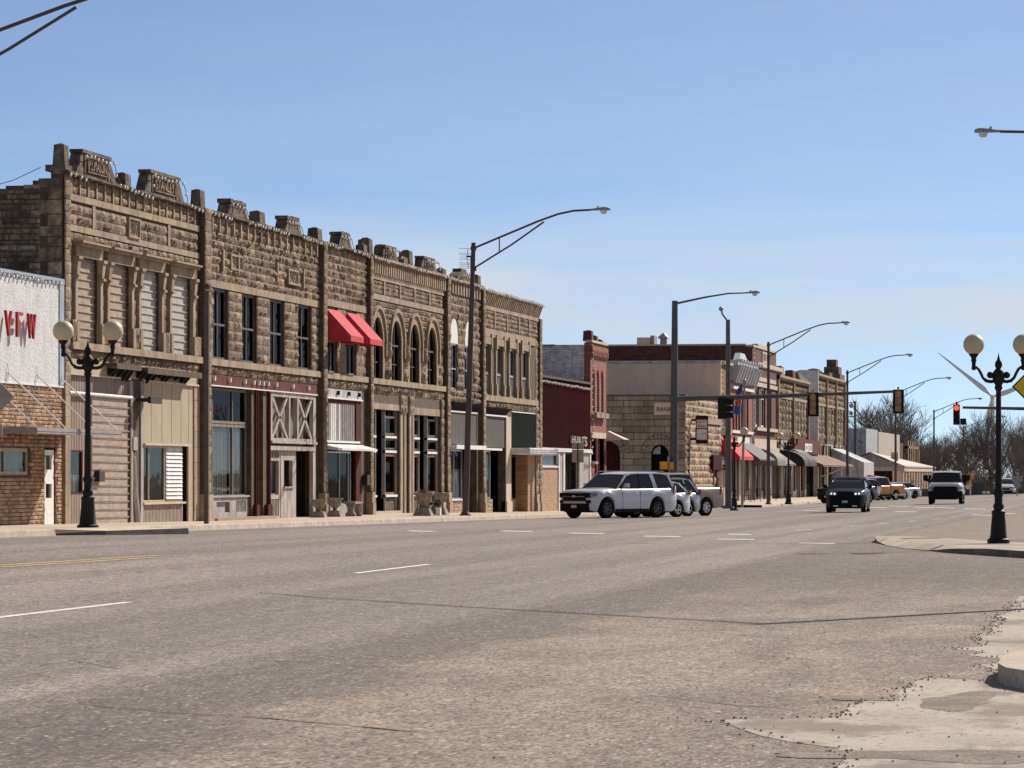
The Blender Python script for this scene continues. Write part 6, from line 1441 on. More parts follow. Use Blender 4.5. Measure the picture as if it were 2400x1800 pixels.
# flag pole
fp = thing('flag_pole', 'pale flag pole topped by a ball beside the twin globe lamp', 'flag pole', (-26.4, YF(1744,-26.4), -.1))
X, Y = -26.4, YF(1744,-26.4); d3 = dist(X, Y); z3 = lambda py: CZ+(HZ-py)*d3/FPX
MB().tube([(X-.12,Y,z3(1188)),(X+.02,Y,z3(900))], [.09,.075], 8).build('pole', M['sign_back'], fp, 60); MB().ball((X+.02,Y,z3(893)), .13, 10, 7).lathe([(.16,0),(.16,.2)], X+.02, Y, 8, 'z', z3(905)).build('finial', M['galv'], fp, 60)
fg = thing('flag', 'furled purple, red and blue flags drooping beside the pale flag pole', 'flag', (X-.5, Y, z3(935)))
for m_, pts in (('flag_purple', [(1738,900),(1741,912),(1733,926),(1724,925),(1729,912)]), ('flag_red', [(1726,926),(1738,926),(1738,948),(1729,950),(1725,938)]), ('flag_blue', [(1722,952),(1736,951),(1736,966),(1732,972),(1724,972),(1720,966)])):
    P = [at(a_, b_, d3) for a_, b_ in pts]; MB().cyc([(p.x, p.y-.12, p.z) for p in P], [(p.x, p.y+.12, p.z) for p in P]).build('cloth', M[m_], fg)
# pair of thin sign posts near the maroon shop
X, Y = -26.8, YF(1354,-26.8); d4 = dist(X, Y); z4 = lambda py: CZ+(HZ-py)*d4/FPX
sg = thing('street_sign', 'back of a tan rectangular road sign on a thin post before the maroon shop', 'sign', (X, Y, walkz(X, Y)))
MB().tube([(X,Y,walkz(X,Y)),(X,Y,z4(1038))], .04, 4).build('post', M['brown_steel'], sg)
MB().box(X-14*d4/FPX,X+14*d4/FPX,Y+.04,Y+.06,z4(1053),z4(1038)).build('plate', M['sign_back'], sg); MB().box(X-14*d4/FPX,X+14*d4/FPX,Y+.04,Y+.06,z4(1084),z4(1054)).build('plate', M['sign_back'], sg)
# diamond sign at the left edge, seen from behind
X, Y = -26.3, YF(-22,-26.3); d5 = dist(X, Y); k5 = d5/FPX; zc_ = CZ+(HZ-930)*k5
ds = thing('road_sign', 'tan back of a diamond road sign cut by the left edge of the photo', 'sign', (X, Y, walkz(X, Y)))
e5 = 56*k5; MB().py_([(X-e5,zc_),(X,zc_-e5),(X+e5,zc_),(X,zc_+e5)], Y+.05, Y+.07).build('plate', M['sign_back'], ds)
MB().box(X-.03, X+e5*.75, Y+.02, Y+.045, zc_-.01, zc_+.02).box(X-.3,X+28*k5,Y+.03,Y+.05,CZ+(HZ-1023)*k5,CZ+(HZ-995)*k5).build('brace', M['sign_back'], ds)
MB().tube([(X,Y,walkz(X,Y)),(X,Y,zc_+.3)], .04, 4).build('post', M['galv'], ds)
# yellow diamond at the right edge
p = at(2422, 906, 97); e6 = 50*97/FPX
ys_ = thing('warning_sign', 'yellow diamond warning sign with a black border cut by the right edge', 'sign', (p.x, p.y, 0))
pl2 = MB().py_([(p.x-e6,p.z),(p.x,p.z-e6),(p.x+e6,p.z),(p.x,p.z+e6)], p.y, p.y+.02).build('plate', M['wire'], ys_); POS[pl2.name] = POS[ys_.name]
e7 = e6*.90; MB().py_([(p.x-e7,p.z),(p.x,p.z-e7),(p.x+e7,p.z),(p.x,p.z+e7)], p.y-.012, p.y-.002).build('face', M['sign_yellow'], pl2)
MB().tube([(p.x,p.y+.06,0),(p.x,p.y+.06,p.z+.4)], .04, 6).build('post', M['galv'], ys_)
# pedestrian crossing sign far off
p = at(2272, 1119, 335); k = 335/FPX; e6 = 12*k
cs = thing('crossing_sign', 'orange diamond pedestrian crossing sign with an arrow plate below', 'sign', (p.x, p.y, G(p.x,p.y)))
MB().py_([(p.x-e6,p.z),(p.x,p.z-e6),(p.x+e6,p.z),(p.x,p.z+e6)], p.y, p.y+.03).build('plate', M['sign_orange'], cs)
MB().ball((p.x-.01,p.y-.02,p.z+.24), .05, 6, 4).tube([(p.x,p.y-.02,p.z+.2),(p.x,p.y-.02,p.z-.02)], .055, 5).tube([(p.x,p.y-.02,p.z),(p.x-.11,p.y-.02,p.z-.25)], .03, 5).tube([(p.x,p.y-.02,p.z),(p.x+.1,p.y-.02,p.z-.25)], .03, 5).tube([(p.x+.13,p.y-.02,p.z),(p.x,p.y-.02,p.z+.15),(p.x-.13,p.y-.02,p.z+.02)], .025, 5).build('walking_figure', M['wire'], cs)
MB().box(p.x-.3,p.x+.25,p.y,p.y+.03,p.z-.85,p.z-.55).build('arrow_plate', M['sign_orange'], cs); MB().tube([(p.x+.1,p.y+.05,-.3),(p.x+.05,p.y+.05,p.z)], .07, 5).build('post', M['sign_white'], cs)
p = at(2384, 1135, 300); cs2 = thing('road_sign', 'grey backs of a rectangular and a diamond sign behind the far white sedan', 'sign', (p.x, p.y, 0)); k = 300/FPX
MB().box(p.x-12*k,p.x+12*k,p.y,p.y+.03,CZ+(HZ-1130)*k,CZ+(HZ-1115)*k).build('plate', M['galv'], cs2); MB().py_([(p.x-10*k,CZ-25*k),(p.x,CZ-35*k),(p.x+10*k,CZ-25*k),(p.x,CZ-15*k)], p.y, p.y+.03).build('plate', M['galv'], cs2); MB().tube([(p.x,p.y+.06,0),(p.x,p.y+.06,2.0)], .05, 5).build('post', M['galv'], cs2)
# antenna on building 5
X, Y = -33.5, 160.3; Y = YF(1104,-33.0); X = -33.0; d6 = dist(X, Y); z6 = lambda py: CZ+(HZ-py)*d6/FPX; k6 = d6/FPX
an = thing('tv_antenna', 'spiky rooftop television aerial behind the leaning street light', 'antenna', (X, Y, 9.8))
mb = MB().tube([(X,Y,9.2),(X,Y,z6(602))], .035, 5).tube([(X-11*k6,Y,z6(601)),(X+3*k6,Y,z6(601))], .05, 4)
mb.build('mast', M['wire'], an)
mb = MB().tube([(X-7*k6,Y,z6(582)),(X-10*k6,Y,z6(602)),(X-6*k6,Y,z6(628))], .02, 4)
for py in (582,593,597,602,607,616,619,623,628): mb.tube([(X-28*k6,Y+RS.uniform(-.2,.2),z6(py)),(X+6*k6+RS.uniform(-2,6)*k6,Y,z6(py+1))], .012, 3)
mb.build('element', M['galv'], an)
# power line at the upper left and round utility gear by the tower
pw = thing('power_cable', 'thin dark cable running from the top left edge to the nearest stone corner', 'cable', (-31.6, 99, 10.3))
MB().tube([(-36, 99, 9.35),(-34, 99.1, 9.75),(-32.5,99.1,10.15),(-31.7,99.1,10.5)], .012, 4).build('wire', M['wire'], pw)
ut = thing('utility_pole', 'thin utility pole with cross arms and round grey transformers beyond the far stone corner', 'utility pole', (at(2006,1000,400).x, 400, -1)); k = 400/FPX
a = at(2004, 1000, 400)
MB().tube([(a.x,a.y,-2),(a.x,a.y,CZ+(HZ-940)*k)], .12, 6).box(a.x-32*k,a.x+2*k,a.y-.1,a.y+.1,CZ+(HZ-945)*k,CZ+(HZ-943)*k).box(a.x-30*k,a.x+2*k,a.y-.1,a.y+.1,CZ+(HZ-977)*k,CZ+(HZ-975)*k).build('pole', M['bark'], ut)
for px, py in ((1995,951),(1995,968)): q_ = at(px, py, 400); MB().ball((q_.x,q_.y,q_.z), 4.8*k, 10, 7, 1.15).build('transformer', M['galv'], ut, 180)

# planters and benches on the near pavement
def urn(X, Y, label, s=1.0, plant=True, square=True):
    zb = walkz(X, Y); t = thing('planter', label, 'planter', (X, Y, zb), 'stone planters on the near pavement')
    MB().cyc([(X-.36*s,Y-.36*s,zb),(X+.36*s,Y-.36*s,zb),(X+.36*s,Y+.36*s,zb),(X-.36*s,Y+.36*s,zb)], [(X-.24*s,Y-.24*s,zb+.30*s),(X+.24*s,Y-.24*s,zb+.30*s),(X+.24*s,Y+.24*s,zb+.30*s),(X-.24*s,Y+.24*s,zb+.30*s)]).build('pedestal', M['planter'], t)
    MB().lathe([(r_*s, z_*s) for r_, z_ in ((.12,.30),(.09,.36),(.12,.42),(.26,.52),(.31,.66),(.33,.78),(.40,.82),(.40,.87),(.32,.86),(.28,.78))], X, Y, 14, 'z', zb).build('bowl', M['planter'], t, 50)
    if plant:
        mb = MB()
        for k in range(26):
            a, r_ = RS.uniform(0, 6.28), RS.uniform(.05,.3)*s; mb.tube([(X+r_*.4*math.cos(a),Y+r_*.4*math.sin(a),zb+.8*s),(X+r_*math.cos(a),Y+r_*math.sin(a),zb+(.9+RS.uniform(0,.14))*s),(X+r_*1.4*math.cos(a),Y+r_*1.4*math.sin(a),zb+(.86+RS.uniform(-.05,.08))*s)], .012, 3)
        mb.build('dead_plants', M['twig'], t)
    return t
def pav(px, X): return YF(px, X)
urn(-28.2, pav(993,-28.2), 'stone urn planter full of dead stems, left one of the near pair', 1.0)
urn(-28.6, pav(1029,-28.6), 'weathered stone urn planter behind the first, right one of the pair', 1.0, False)
urn(-30.3, pav(748,-30.3), 'small pale urn by the pier left of the bench under the white canopy', .75, False)
urn(-30.3, pav(785,-30.3), 'small pale urn beside the concrete bench under the white canopy', .8, False)
X, Y = -30.0, pav(829,-30.0); zb = walkz(X, Y)
bn = thing('bench', 'short concrete bench with scrolled legs under the white canopy', 'bench', (X, Y, zb))
MB().box(X-.22,X+.22,Y-.75,Y+.75,zb+.48,zb+.56).build('seat', M['planter'], bn)
for s_ in (-1, 1):
    P = [(X-.18,zb),(X+.18,zb),(X+.2,zb+.08),(X+.11,zb+.2),(X+.12,zb+.34),(X+.19,zb+.48),(X-.19,zb+.48),(X-.12,zb+.34),(X-.11,zb+.2),(X-.2,zb+.08)]
    MB().py_(P, Y+s_*.5-.07, Y+s_*.5+.07).build('leg', M['planter'], bn)
# small iron cart between the urns
X, Y = -28.4, pav(1012,-28.4); zb = walkz(X,Y)
ct = thing('iron_ornament', 'dark scrolled iron stand with a small pale block between the two urns', 'ornament', (X, Y, zb)); mb = MB()
for r_, cx_, cz_ in ((.16,-.1,.62),(.12,.15,.3),(.1,-.2,.25),(.09,.25,.5)):
    mb.tube([(X+cx_+r_*math.cos(a), Y, zb+cz_+r_*math.sin(a)) for a in [2*PI*j_/12 for j_ in range(13)]], .022, 5)
mb.tube([(X-.3,Y,zb+.5),(X-.1,Y,zb+.42),(X+.3,Y,zb+.5)], .03, 5).tube([(X-.25,Y,zb),(X-.1,Y,zb+.5)], .02, 4).tube([(X+.3,Y,zb),(X+.1,Y,zb+.5)], .02, 4)
mb.build('frame', M['black_iron'], ct); MB().box(X+.2,X+.38,Y-.2,Y+.0,zb,zb+.3).build('block', M['sign_white'], ct)
# low furniture by the far shops
for k, px in enumerate((1752,1775,1812)):
    X, Y = -29.0, YF(px,-29.0); zb = F(Y)
    t = thing('chair', ('dark metal chair outside the grey awning shop, leftmost of three', 'dark metal chair outside the grey awning shop, middle of three', 'dark metal chair right of the street light by the barrel awning')[k], 'chair', (X, Y, zb), 'metal chairs outside the far shops')
    MB().box(X-.25,X+.25,Y-.25,Y+.25,zb+.43,zb+.47).build('seat', M['black_iron'], t)
    MB().tube([(X-.23,Y+.25,zb+.45),(X-.23,Y+.3,zb+.9),(X+.23,Y+.3,zb+.9),(X+.23,Y+.25,zb+.45)], .02, 4).build('backrest', M['black_iron'], t)
    for sx_ in (-1,1):
        for sy_ in (-1,1): MB().tube([(X+sx_*.22,Y+sy_*.22,zb),(X+sx_*.22,Y+sy_*.22,zb+.43)], .018, 4).build('leg', M['black_iron'], t)

# ================================================================ VEHICLES
mat('paint_white', (.62,.62,.63), .28, 0, spec=.5, coat=.8); mat('paint_navy', (.004,.006,.011), .35, 0, spec=.12); mat('paint_silver', (.33,.34,.36), .3, 0, metal=.5, coat=.7)
mat('paint_tan', (.34,.27,.20), .35, 0, metal=.2, coat=.5); mat('paint_orange', (.62,.26,.05), .35, .05, 2, coat=.5); mat('paint_black', (.012,.012,.014), .3, 0, coat=.8)
mat('tyre', (.012,.012,.012), .95, .2, 9, spec=.1); mat('rim_dark', (.09,.09,.095), .4, 0, spec=.4); mat('rim_silver', (.72,.72,.72), .4, 0, spec=.5); mat('plastic', (.012,.012,.013), .7, .1, 9, spec=.12)
mat('car_glass', (.010,.012,.016), .05, 0, spec=.3); mat('headlamp', (.16,.17,.19), .1, 0, spec=.9, coat=1); mat('tail_lamp', (.28,.015,.015), .15, 0, spec=.8, coat=1); mat('chrome', (.75,.76,.78), .12, 0, metal=1)
mat('amber_lamp', (.5,.15,.02), .2, 0); mat('glint', (.9,.92,.95), .2, 0, emit=((1,1,1), 1.0)); mat('plate_white', (.6,.62,.6), .5, .1, 9)
def interp(P, s):
    if s <= P[0][0]: return P[0][1]
    for (a, b), (c, d) in zip(P, P[1:]):
        if s <= c: t = (s-a)/(c-a); return b+(d-b)*t
    return P[-1][1]
def vehicle(label, cat, X, Y, ang, S, paint, rim='rim_silver', z=None, group=None, name='parked_car'):
    t = thing(name, label, cat, (0,0,0), group)
    L_, W, H, r, gc = S['L'], S['W'], S['H'], S['r'], S['gc']; w2 = W/2; wx = [S['fo'], S['fo']+S['wb']]
    x = lambda s: L_/2-s
    st = sorted(set([0, .06, .16, .3, .5, L_-.5, L_-.3, L_-.16, L_-.06, L_] + [round(k*.12, 3) for k in range(4, int((L_-.5)/.12))] + [p[0] for p in S['top']]))
    Rr = r*1.2; rows = []
    for s in st:
        e = min(s, L_-s); front = s < L_/2; rd = S.get('round', .22) if front else S.get('rround', .14)
        w = w2*(1-rd*(1-min(1, e/.75))**2.2); zt = interp(S['top'], s); zb = gc+(.06 if e < .2 else 0)
        arch = 0
        for c in wx:
            dx = abs(s-c)
            if dx < Rr: arch = max(arch, r+math.sqrt(Rr*Rr-dx*dx))
        zl = max(zb, arch); zl = min(zl, zt-.12); fl = .02 if arch else 0
        rib = [(w*.7, zl), (w*.97+fl, zl+.005), (w+fl, zl+(zt-zl)*.25), (w+fl*.5, zl+(zt-zl)*.55), (w*.985, zt-.14 if zt-.14 > zl+.05 else zt-.06), (w*.95, zt-.035), (w*.86, zt), (w*.4, zt+S.get('crown', .03)), (0, zt+S.get('crown', .03)*1.15)]
        ring = [(x(s), -a, b) for a, b in rib] + [(x(s), a, b) for a, b in rib[::-1][1:]]
        rows.append(ring)
    mb = MB().grid(rows); n = len(rows[0])
    mb.add(rows[0], [tuple(range(n))]); mb.add(rows[-1], [tuple(range(n))])
    bo = mb.build('body', M[paint], t, 52)
    MB().box(x(L_-.25), x(.25), -w2*.78, w2*.78, gc-.02, min(1.0, S['top'][1][1]-.15)).build('underbody', M['wire'], t)
    # cabin
    a0, a1, d1, d0 = S['cab']; zr = H-.05; zb0 = interp(S['top'], a0)-.02; zb1 = interp(S['top'], min(d0, L_-.02))-.02; wb_, wr = w2*.93, w2*S.get('roofw', .77)
    def prof(s):                              # glass shell cross sections
        if s < a1: f = (s-a0)/(a1-a0)
        elif s > d1: f = (d0-s)/(d0-d1)
        else: f = 1
        return f
    ss = sorted({a0, a0+(a1-a0)*.5, a1, d1, d1+(d0-d1)*.5, d0} | {a1+(d1-a1)*k/6 for k in range(7)}); rows = []
    for s in ss:
        f = max(0, prof(s)); zb = zb0+(zb1-zb0)*(s-a0)/(d0-a0); ze = zb+(zr-.04-zb)*f; wt = wb_+(wr-wb_)*f
        rows.append([(x(s), -wb_, zb), (x(s), -(wb_*.45+wt*.55)-.02*f, zb+(ze-zb)*.55), (x(s), -wt, ze), (x(s), 0, ze+.015*f+.001), (x(s), wt, ze), (x(s), (wb_*.45+wt*.55)+.02*f, zb+(ze-zb)*.55), (x(s), wb_, zb)])
    MB().grid(rows).build('windows', M['car_glass'], t, 30)
    rf = MB(); ra, rd_ = a1-.05, d1+.08; rows = []
    for k in range(9):
        s = ra+(rd_-ra)*k/8; e = min(k, 8-k)/8.; zz_ = zr+.05*min(1, e*5)-(.05 if k in (0, 8) else 0)
        rows.append([(x(s), -wr-.025, zz_-.075), (x(s), -wr-.01, zz_-.03), (x(s), -wr*.75, zz_), (x(s), 0, zz_+.015), (x(s), wr*.75, zz_), (x(s), wr+.01, zz_-.03), (x(s), wr+.025, zz_-.075)])
    rf.grid(rows)
    rf.build('roof', M[S.get('roofpaint', paint)], t, 50)
    for sg in (-1, 1):
        def P(s, f): zb = zb0+(zb1-zb0)*(s-a0)/(d0-a0); return zb
        pil = MB()
        def pillar_(sb, st_, wd, o=.012):
            zb = zb0+(zb1-zb0)*(sb-a0)/(d0-a0)-.02; yb, yt = sg*(wb_+o), sg*(wr+o+.01); ym = sg*((wb_*.45+wr*.55)+.02+o); sm_ = sb+(st_-sb)*.55; zm = zb+(zr-.04-zb)*.55
            for (s0, y0, z0), (s1, y1, z1) in (((sb,yb,zb),(sm_,ym,zm)),((sm_,ym,zm),(st_,yt,zr-.02))):
                pil.cyc([(x(s0-wd/2),y0,z0),(x(s0+wd/2),y0,z0),(x(s0+wd/2),y0-sg*.06,z0),(x(s0-wd/2),y0-sg*.06,z0)], [(x(s1-wd/2),y1,z1),(x(s1+wd/2),y1,z1),(x(s1+wd/2),y1-sg*.06,z1),(x(s1-wd/2),y1-sg*.06,z1)])
        pillar_(a0+.1, a1, .10); 
        for sb, st_, wd in S['pil']: pillar_(sb, st_, wd)
        pillar_(d0-.08, d1, .14)
        pil.build('pillar', M[paint], t)
        if S.get('bpil'):
            pil = MB(); pillar_(S['bpil'], S['bpil']+.05, .09, .008); pil.build('door_pillar', M['plastic'], t)
        mz_ = zb0+.06
        m_ = MB().box(x(a0+.55)-.06, x(a0+.55)+.08, sg*(w2+.04)-.0, sg*(w2+.22), mz_, mz_+.17) if sg > 0 else MB().box(x(a0+.55)-.06, x(a0+.55)+.08, -(w2+.22), -(w2+.04), mz_, mz_+.17)
        m_.tube([(x(a0+.52), sg*w2*.93, mz_+.02), (x(a0+.52), sg*(w2+.08), mz_+.06)], .03, 5)
        m_.build('mirror', M[S.get('mirror', paint)], t)
        for s in S.get('handles', ()): MB().box(x(s)-.1, x(s)+.1, sg*(w2-.005)-.015, sg*(w2-.005)+.02, zb0-.20, zb0-.165).build('door_handle', M['chrome'], t)
        sm2 = MB()
        for s in S.get('seams', ()): sm2.box(x(s)-.006, x(s)+.006, sg*(w2*1.0)-.012, sg*(w2)+.003, gc+.1, zb0-.1)
        if S.get('seams'): sm2.build('door_seam', M['plastic'], t)
        if S.get('rocker', True): MB().box(x(wx[1]-Rr), x(wx[0]+Rr), sg*w2*.99-.03, sg*w2*.99+.03, gc-.01, gc+.12).build('sill', M['plastic' if S.get('dark_sill', True) else 'chrome'], t)
        # front lamp and rear lamp
        hz, hh, hw = S['lamp']
        hx = x(.0); yy = w2*.80
        MB().cyc([(hx+.015,sg*(yy-hw),hz),(hx+.015,sg*(yy-.0),hz),(hx-.28,sg*(w2*1.0),hz+.03),(hx-.34,sg*(w2*.8),hz+.03)], [(hx+.01,sg*(yy-hw),hz+hh),(hx+.0,sg*(yy-.02),hz+hh),(hx-.30,sg*(w2*.995),hz+hh),(hx-.36,sg*(w2*.8),hz+hh)]).build('headlight', M['headlamp'], t)
        if S.get('glint'): MB().ball((hx-.02, sg*(yy-.10), hz+hh*.45), .05, 8, 6).ball((hx+.0, sg*(yy-hw*.75), hz+hh*.4), .045, 8, 6).build('lit_lamp', M['glint'], t)  # small glowing balls stand in for the highlights on the headlights
        tz, th, tw = S['tail']; rx = x(L_)
        MB().cyc([(rx-.015,sg*(w2*.86-tw),tz),(rx-.015,sg*(w2*.87),tz),(rx+.28,sg*(w2+.008),tz+.02),(rx+.30,sg*(w2*.8),tz+.02)], [(rx+.0,sg*(w2*.86-tw),tz+th),(rx+.0,sg*(w2*.87),tz+th),(rx+.20,sg*(w2*.995),tz+th),(rx+.24,sg*(w2*.8),tz+th)]).build('tail_light', M['tail_lamp'], t)
    for f in S.get('extra', ()): f(t, x, w2)
    # wheels
    ty = MB().lathe([(.01,.01),(r*.61,.01),(r*.62,-.11),(r*.93,-.12),(r,-.085),(r,.085),(r*.93,.12),(r*.62,.11)], 0, 0, 22, 'y', 0)
    rm = MB().tube([(r*.575*math.cos(2*PI*k/20), -.095, r*.575*math.sin(2*PI*k/20)) for k in range(21)], r*.05, 6, cap=False).lathe([(.01,-.10),(r*.15,-.10),(r*.17,-.02)], 0, 0, 12, 'y', 0)
    ns = S.get('spokes', 6)
    for k in range(ns):
        a = 2*PI*k/ns; c_, s_ = math.cos(a), math.sin(a); q = (-s_*r*.09, c_*r*.09)
        rm.cyc([(c_*.05+q[0],-.085,s_*.05+q[1]),(c_*.05-q[0],-.085,s_*.05-q[1]),(c_*.05-q[0],-.03,s_*.05-q[1]),(c_*.05+q[0],-.03,s_*.05+q[1])], [(c_*r*.61+q[0],-.10,s_*r*.61+q[1]),(c_*r*.61-q[0],-.10,s_*r*.61-q[1]),(c_*r*.61-q[0],-.05,s_*r*.61-q[1]),(c_*r*.61+q[0],-.05,s_*r*.61+q[1])])
    tm = rmm = None
    for c in wx:
        for sg in (-1, 1):
            if tm is None:
                w_ = ty.build('wheel', M['tyre'], t, 40); ri = rm.build('rim', M[rim], w_, 40); tm, rmm = w_.data, ri.data
            else:
                w_ = bpy.data.objects.new('wheel', tm); C.objects.link(w_); w_.parent = t; ri = bpy.data.objects.new('rim', rmm); C.objects.link(ri); ri.parent = w_
            w_.location = (x(c), sg*(w2-.12), r); w_.rotation_euler = (0, RS.uniform(0, 1), 0 if sg < 0 else PI)
    t.location = (X, Y, G(X, Y) if z is None else z); t.rotation_euler = (0, 0, ang); POS[t.name] = Vector((0,0,0))
    return t
def ex(name, m, *boxes):
    def f(t, x, w2):
        mb = MB()
        for s0, s1, y0, y1, z0, z1 in boxes: mb.box(x(s1), x(s0), y0*w2, y1*w2, z0, z1)
        mb.build(name, M[m], t)
    return f
SUV = dict(L=5.33, W=2.03, H=1.92, r=.415, gc=.27, fo=.93, wb=3.11, round=.24, rround=.10, top=[(0,.98),(.1,1.10),(.35,1.17),(1.2,1.23),(1.6,1.25),(2.2,1.24),(4.9,1.26),(5.2,1.22),(5.33,1.05)],
    cab=(1.42,2.28,4.82,5.28), pil=[(4.02,3.78,.22)], bpil=2.95, handles=(2.75,3.75), seams=(1.85,2.95,3.95), lamp=(.90,.15,.24), tail=(1.0,.34,.12), spokes=6, roofw=.80,
    extra=(ex('grille','plastic',(-.03,.12,-.62,.62,.72,1.06),(-.018,.2,-.82,.82,.86,1.06)), ex('grille_bar','chrome',(-.05,.05,-.60,.60,.90,.915)), ex('bumper_intake','plastic',(-.03,.2,-.78,.78,.30,.62)), ex('number_plate','plate_white',(-.06,-.03,-.14,.14,.44,.56)),
           ex('fog_light','plastic',(-.01,.15,-.82,-.62,.63,.76),(-.01,.15,.62,.82,.63,.76)), ex('badge','chrome',(-.07,-.05,-.09,.09,.88,.96)), ex('roof_rail','galv',(2.3,4.7,-.76,-.72,1.93,1.97),(2.3,4.7,.72,.76,1.93,1.97)), ex('rear_bumper','plastic',(5.2,5.40,-.9,.9,.38,.58)), ex('rear_window','car_glass',(5.18,5.22,-.7,.7,1.3,1.72))))
PARK = math.atan2(-.835, -.55)
def parkat(px_rw, S, off=-21.3, head=PARK, side=1):
    # the wheel nearest the street, seen at px_rw on the line X=off, fixes the parked position
    Y = YF(px_rw, off); c, s = math.cos(head), math.sin(head); lx = S['L']/2-(S['fo']+S['wb']); ly = side*(S['W']/2-.12)
    return off-(lx*c-ly*s), Y-(lx*s+ly*c)
gr = 'vehicles parked nose in along the left kerb'
X, Y = parkat(1537, SUV)
vehicle('large white sport utility vehicle parked at an angle, black wheels, nearest of the kerb row', 'car', X, Y, PARK, SUV, 'paint_white', 'rim_dark', group=gr, name='parked_suv')
CUV = dict(L=4.55, W=1.84, H=1.66, r=.35, gc=.22, fo=.88, wb=2.66, round=.28, rround=.22, top=[(0,.72),(.15,.86),(.5,.97),(1.15,1.03),(1.6,1.02),(3.6,1.06),(4.3,1.07),(4.5,.98),(4.55,.8)],
    cab=(1.05,2.0,3.75,4.42), pil=[(3.45,3.35,.10)], bpil=2.6, handles=(2.5,3.4), seams=(1.6,2.6,3.5), lamp=(.66,.14,.36), tail=(.95,.24,.20), spokes=5, roofw=.76,
    extra=(ex('grille','plastic',(-.02,.12,-.5,.5,.45,.70)), ex('bumper_intake','plastic',(-.01,.15,-.7,.7,.25,.40)), ex('rear_bumper','plastic',(4.4,4.60,-.8,.8,.30,.46)), ex('number_plate','plate_white',(4.56,4.59,-.15,.15,.7,.82)), ex('rear_window','car_glass',(4.3,4.36,-.65,.65,1.12,1.42))))
X, Y = parkat(1585, CUV, -20.9); vehicle('small white hatchback half hidden behind the large white vehicle', 'car', X, Y, PARK, dict(CUV, H=1.55), 'paint_white', group=gr)
X, Y = parkat(1610, CUV, -21.2); vehicle('silver crossover with red tail lamp between the white hatchback and the pickup', 'car', X, Y, PARK, dict(CUV, H=1.72, spokes=7), 'paint_silver', group=gr)
PK = dict(L=5.85, W=2.02, H=1.93, r=.40, gc=.38, fo=.95, wb=3.68, round=.2, rround=.05, top=[(0,1.0),(.12,1.12),(.4,1.17),(1.3,1.21),(1.7,1.22),(3.95,1.24),(4.0,1.30),(5.75,1.30),(5.85,1.26)],
    cab=(1.45,2.2,3.72,3.98), pil=[], bpil=2.85, handles=(2.7,3.6), seams=(1.8,2.85,3.85,3.99), lamp=(.88,.2,.40), tail=(.95,.34,.02), spokes=6, roofw=.80, crown=.0,
    extra=(ex('grille','plastic',(-.03,.1,-.58,.58,.66,1.0)), ex('bumper','chrome',(-.12,.05,-.86,.86,.42,.62)), ex('bed_liner','plastic',(4.1,5.75,-.86,.86,1.295,1.303)), ex('rear_bumper','chrome',(5.85,5.98,-.9,.9,.46,.64)), ex('tailgate','paint_tan',(5.84,5.875,-.84,.84,.72,1.31))))
X, Y = parkat(1652, PK, -20.6); vehicle('dusty tan pickup truck at the far end of the near kerb row', 'pickup truck', X, Y, PARK, PK, 'paint_tan', group=gr, name='parked_pickup')
p = gpt(1979, 1201.5)
vehicle('dark blue crossover driving towards the camera with lit lamps', 'car', p.x, p.y+2.2, math.atan2(-1, .02), dict(CUV, L=4.6, W=1.88, H=1.70, lamp=(.82,.16,.34), glint=1, top=[(0,.80),(.15,.98),(.5,1.06),(1.15,1.12),(1.6,1.08),(3.6,1.1),(4.3,1.1),(4.5,1.0),(4.6,.85)],
    extra=(ex('grille','plastic',(-.02,.12,-.55,.55,.50,.80)), ex('bumper_intake','plastic',(-.02,.15,-.75,.75,.24,.42)), ex('bumper_trim','chrome',(-.035,.02,-.6,-.35,.30,.33),(-.035,.02,.35,.6,.30,.33)), ex('number_plate','plate_white',(-.04,-.02,-.16,.12,.46,.57)))), 'paint_navy', name='moving_car')
# far parked row
gf = 'vehicles parked beyond the intersection'
X, Y = parkat(2036, SUV, -21.9); vehicle('black sport utility vehicle with a pale roof beside the orange pickup', 'car', X, Y, PARK, dict(SUV, L=4.9, wb=2.85, H=1.8, roofpaint='paint_white'), 'paint_black', 'rim_silver', group=gf, name='parked_suv')
X, Y = parkat(2098, PK, -22.3)
o_ = vehicle('orange pickup truck with white roof and white door sticker', 'pickup truck', X, Y, PARK, dict(PK, roofpaint='paint_white', extra=(ex('bumper','chrome',(-.12,.05,-.86,.86,.42,.62)), ex('tonneau_cover','paint_white',(4.1,5.75,-.86,.86,1.295,1.34)), ex('sticker','sign_white',(2.0,2.7,1.0,1.012,.72,1.0),(1.5,5.8,.995,1.006,.42,.50)), ex('rear_bumper','chrome',(5.85,5.98,-.9,.9,.46,.64)))), 'paint_orange', group=gf, name='parked_pickup')
SD = dict(CUV, L=4.8, W=1.83, H=1.44, fo=.9, wb=2.78, r=.33, gc=.18, top=[(0,.62),(.15,.74),(.5,.84),(1.3,.94),(1.6,.94),(3.7,.98),(4.5,.97),(4.75,.85),(4.8,.7)], cab=(1.25,2.15,3.3,4.25), pil=[], bpil=2.5, lamp=(.58,.13,.36), tail=(.75,.16,.3),
    extra=(ex('grille','plastic',(-.02,.12,-.45,.45,.42,.58)), ex('bumper_intake','plastic',(-.01,.15,-.7,.7,.22,.36))))
X, Y = parkat(2118, SD, -22.1); vehicle('white sedan mostly hidden behind the orange pickup', 'car', X, Y, PARK, SD, 'paint_white', group=gf)
X, Y = parkat(2143, SD, -22.0); vehicle('grey sedan at the far end of the parked row', 'car', X, Y, PARK, SD, 'paint_silver', 'rim_dark', group=gf)
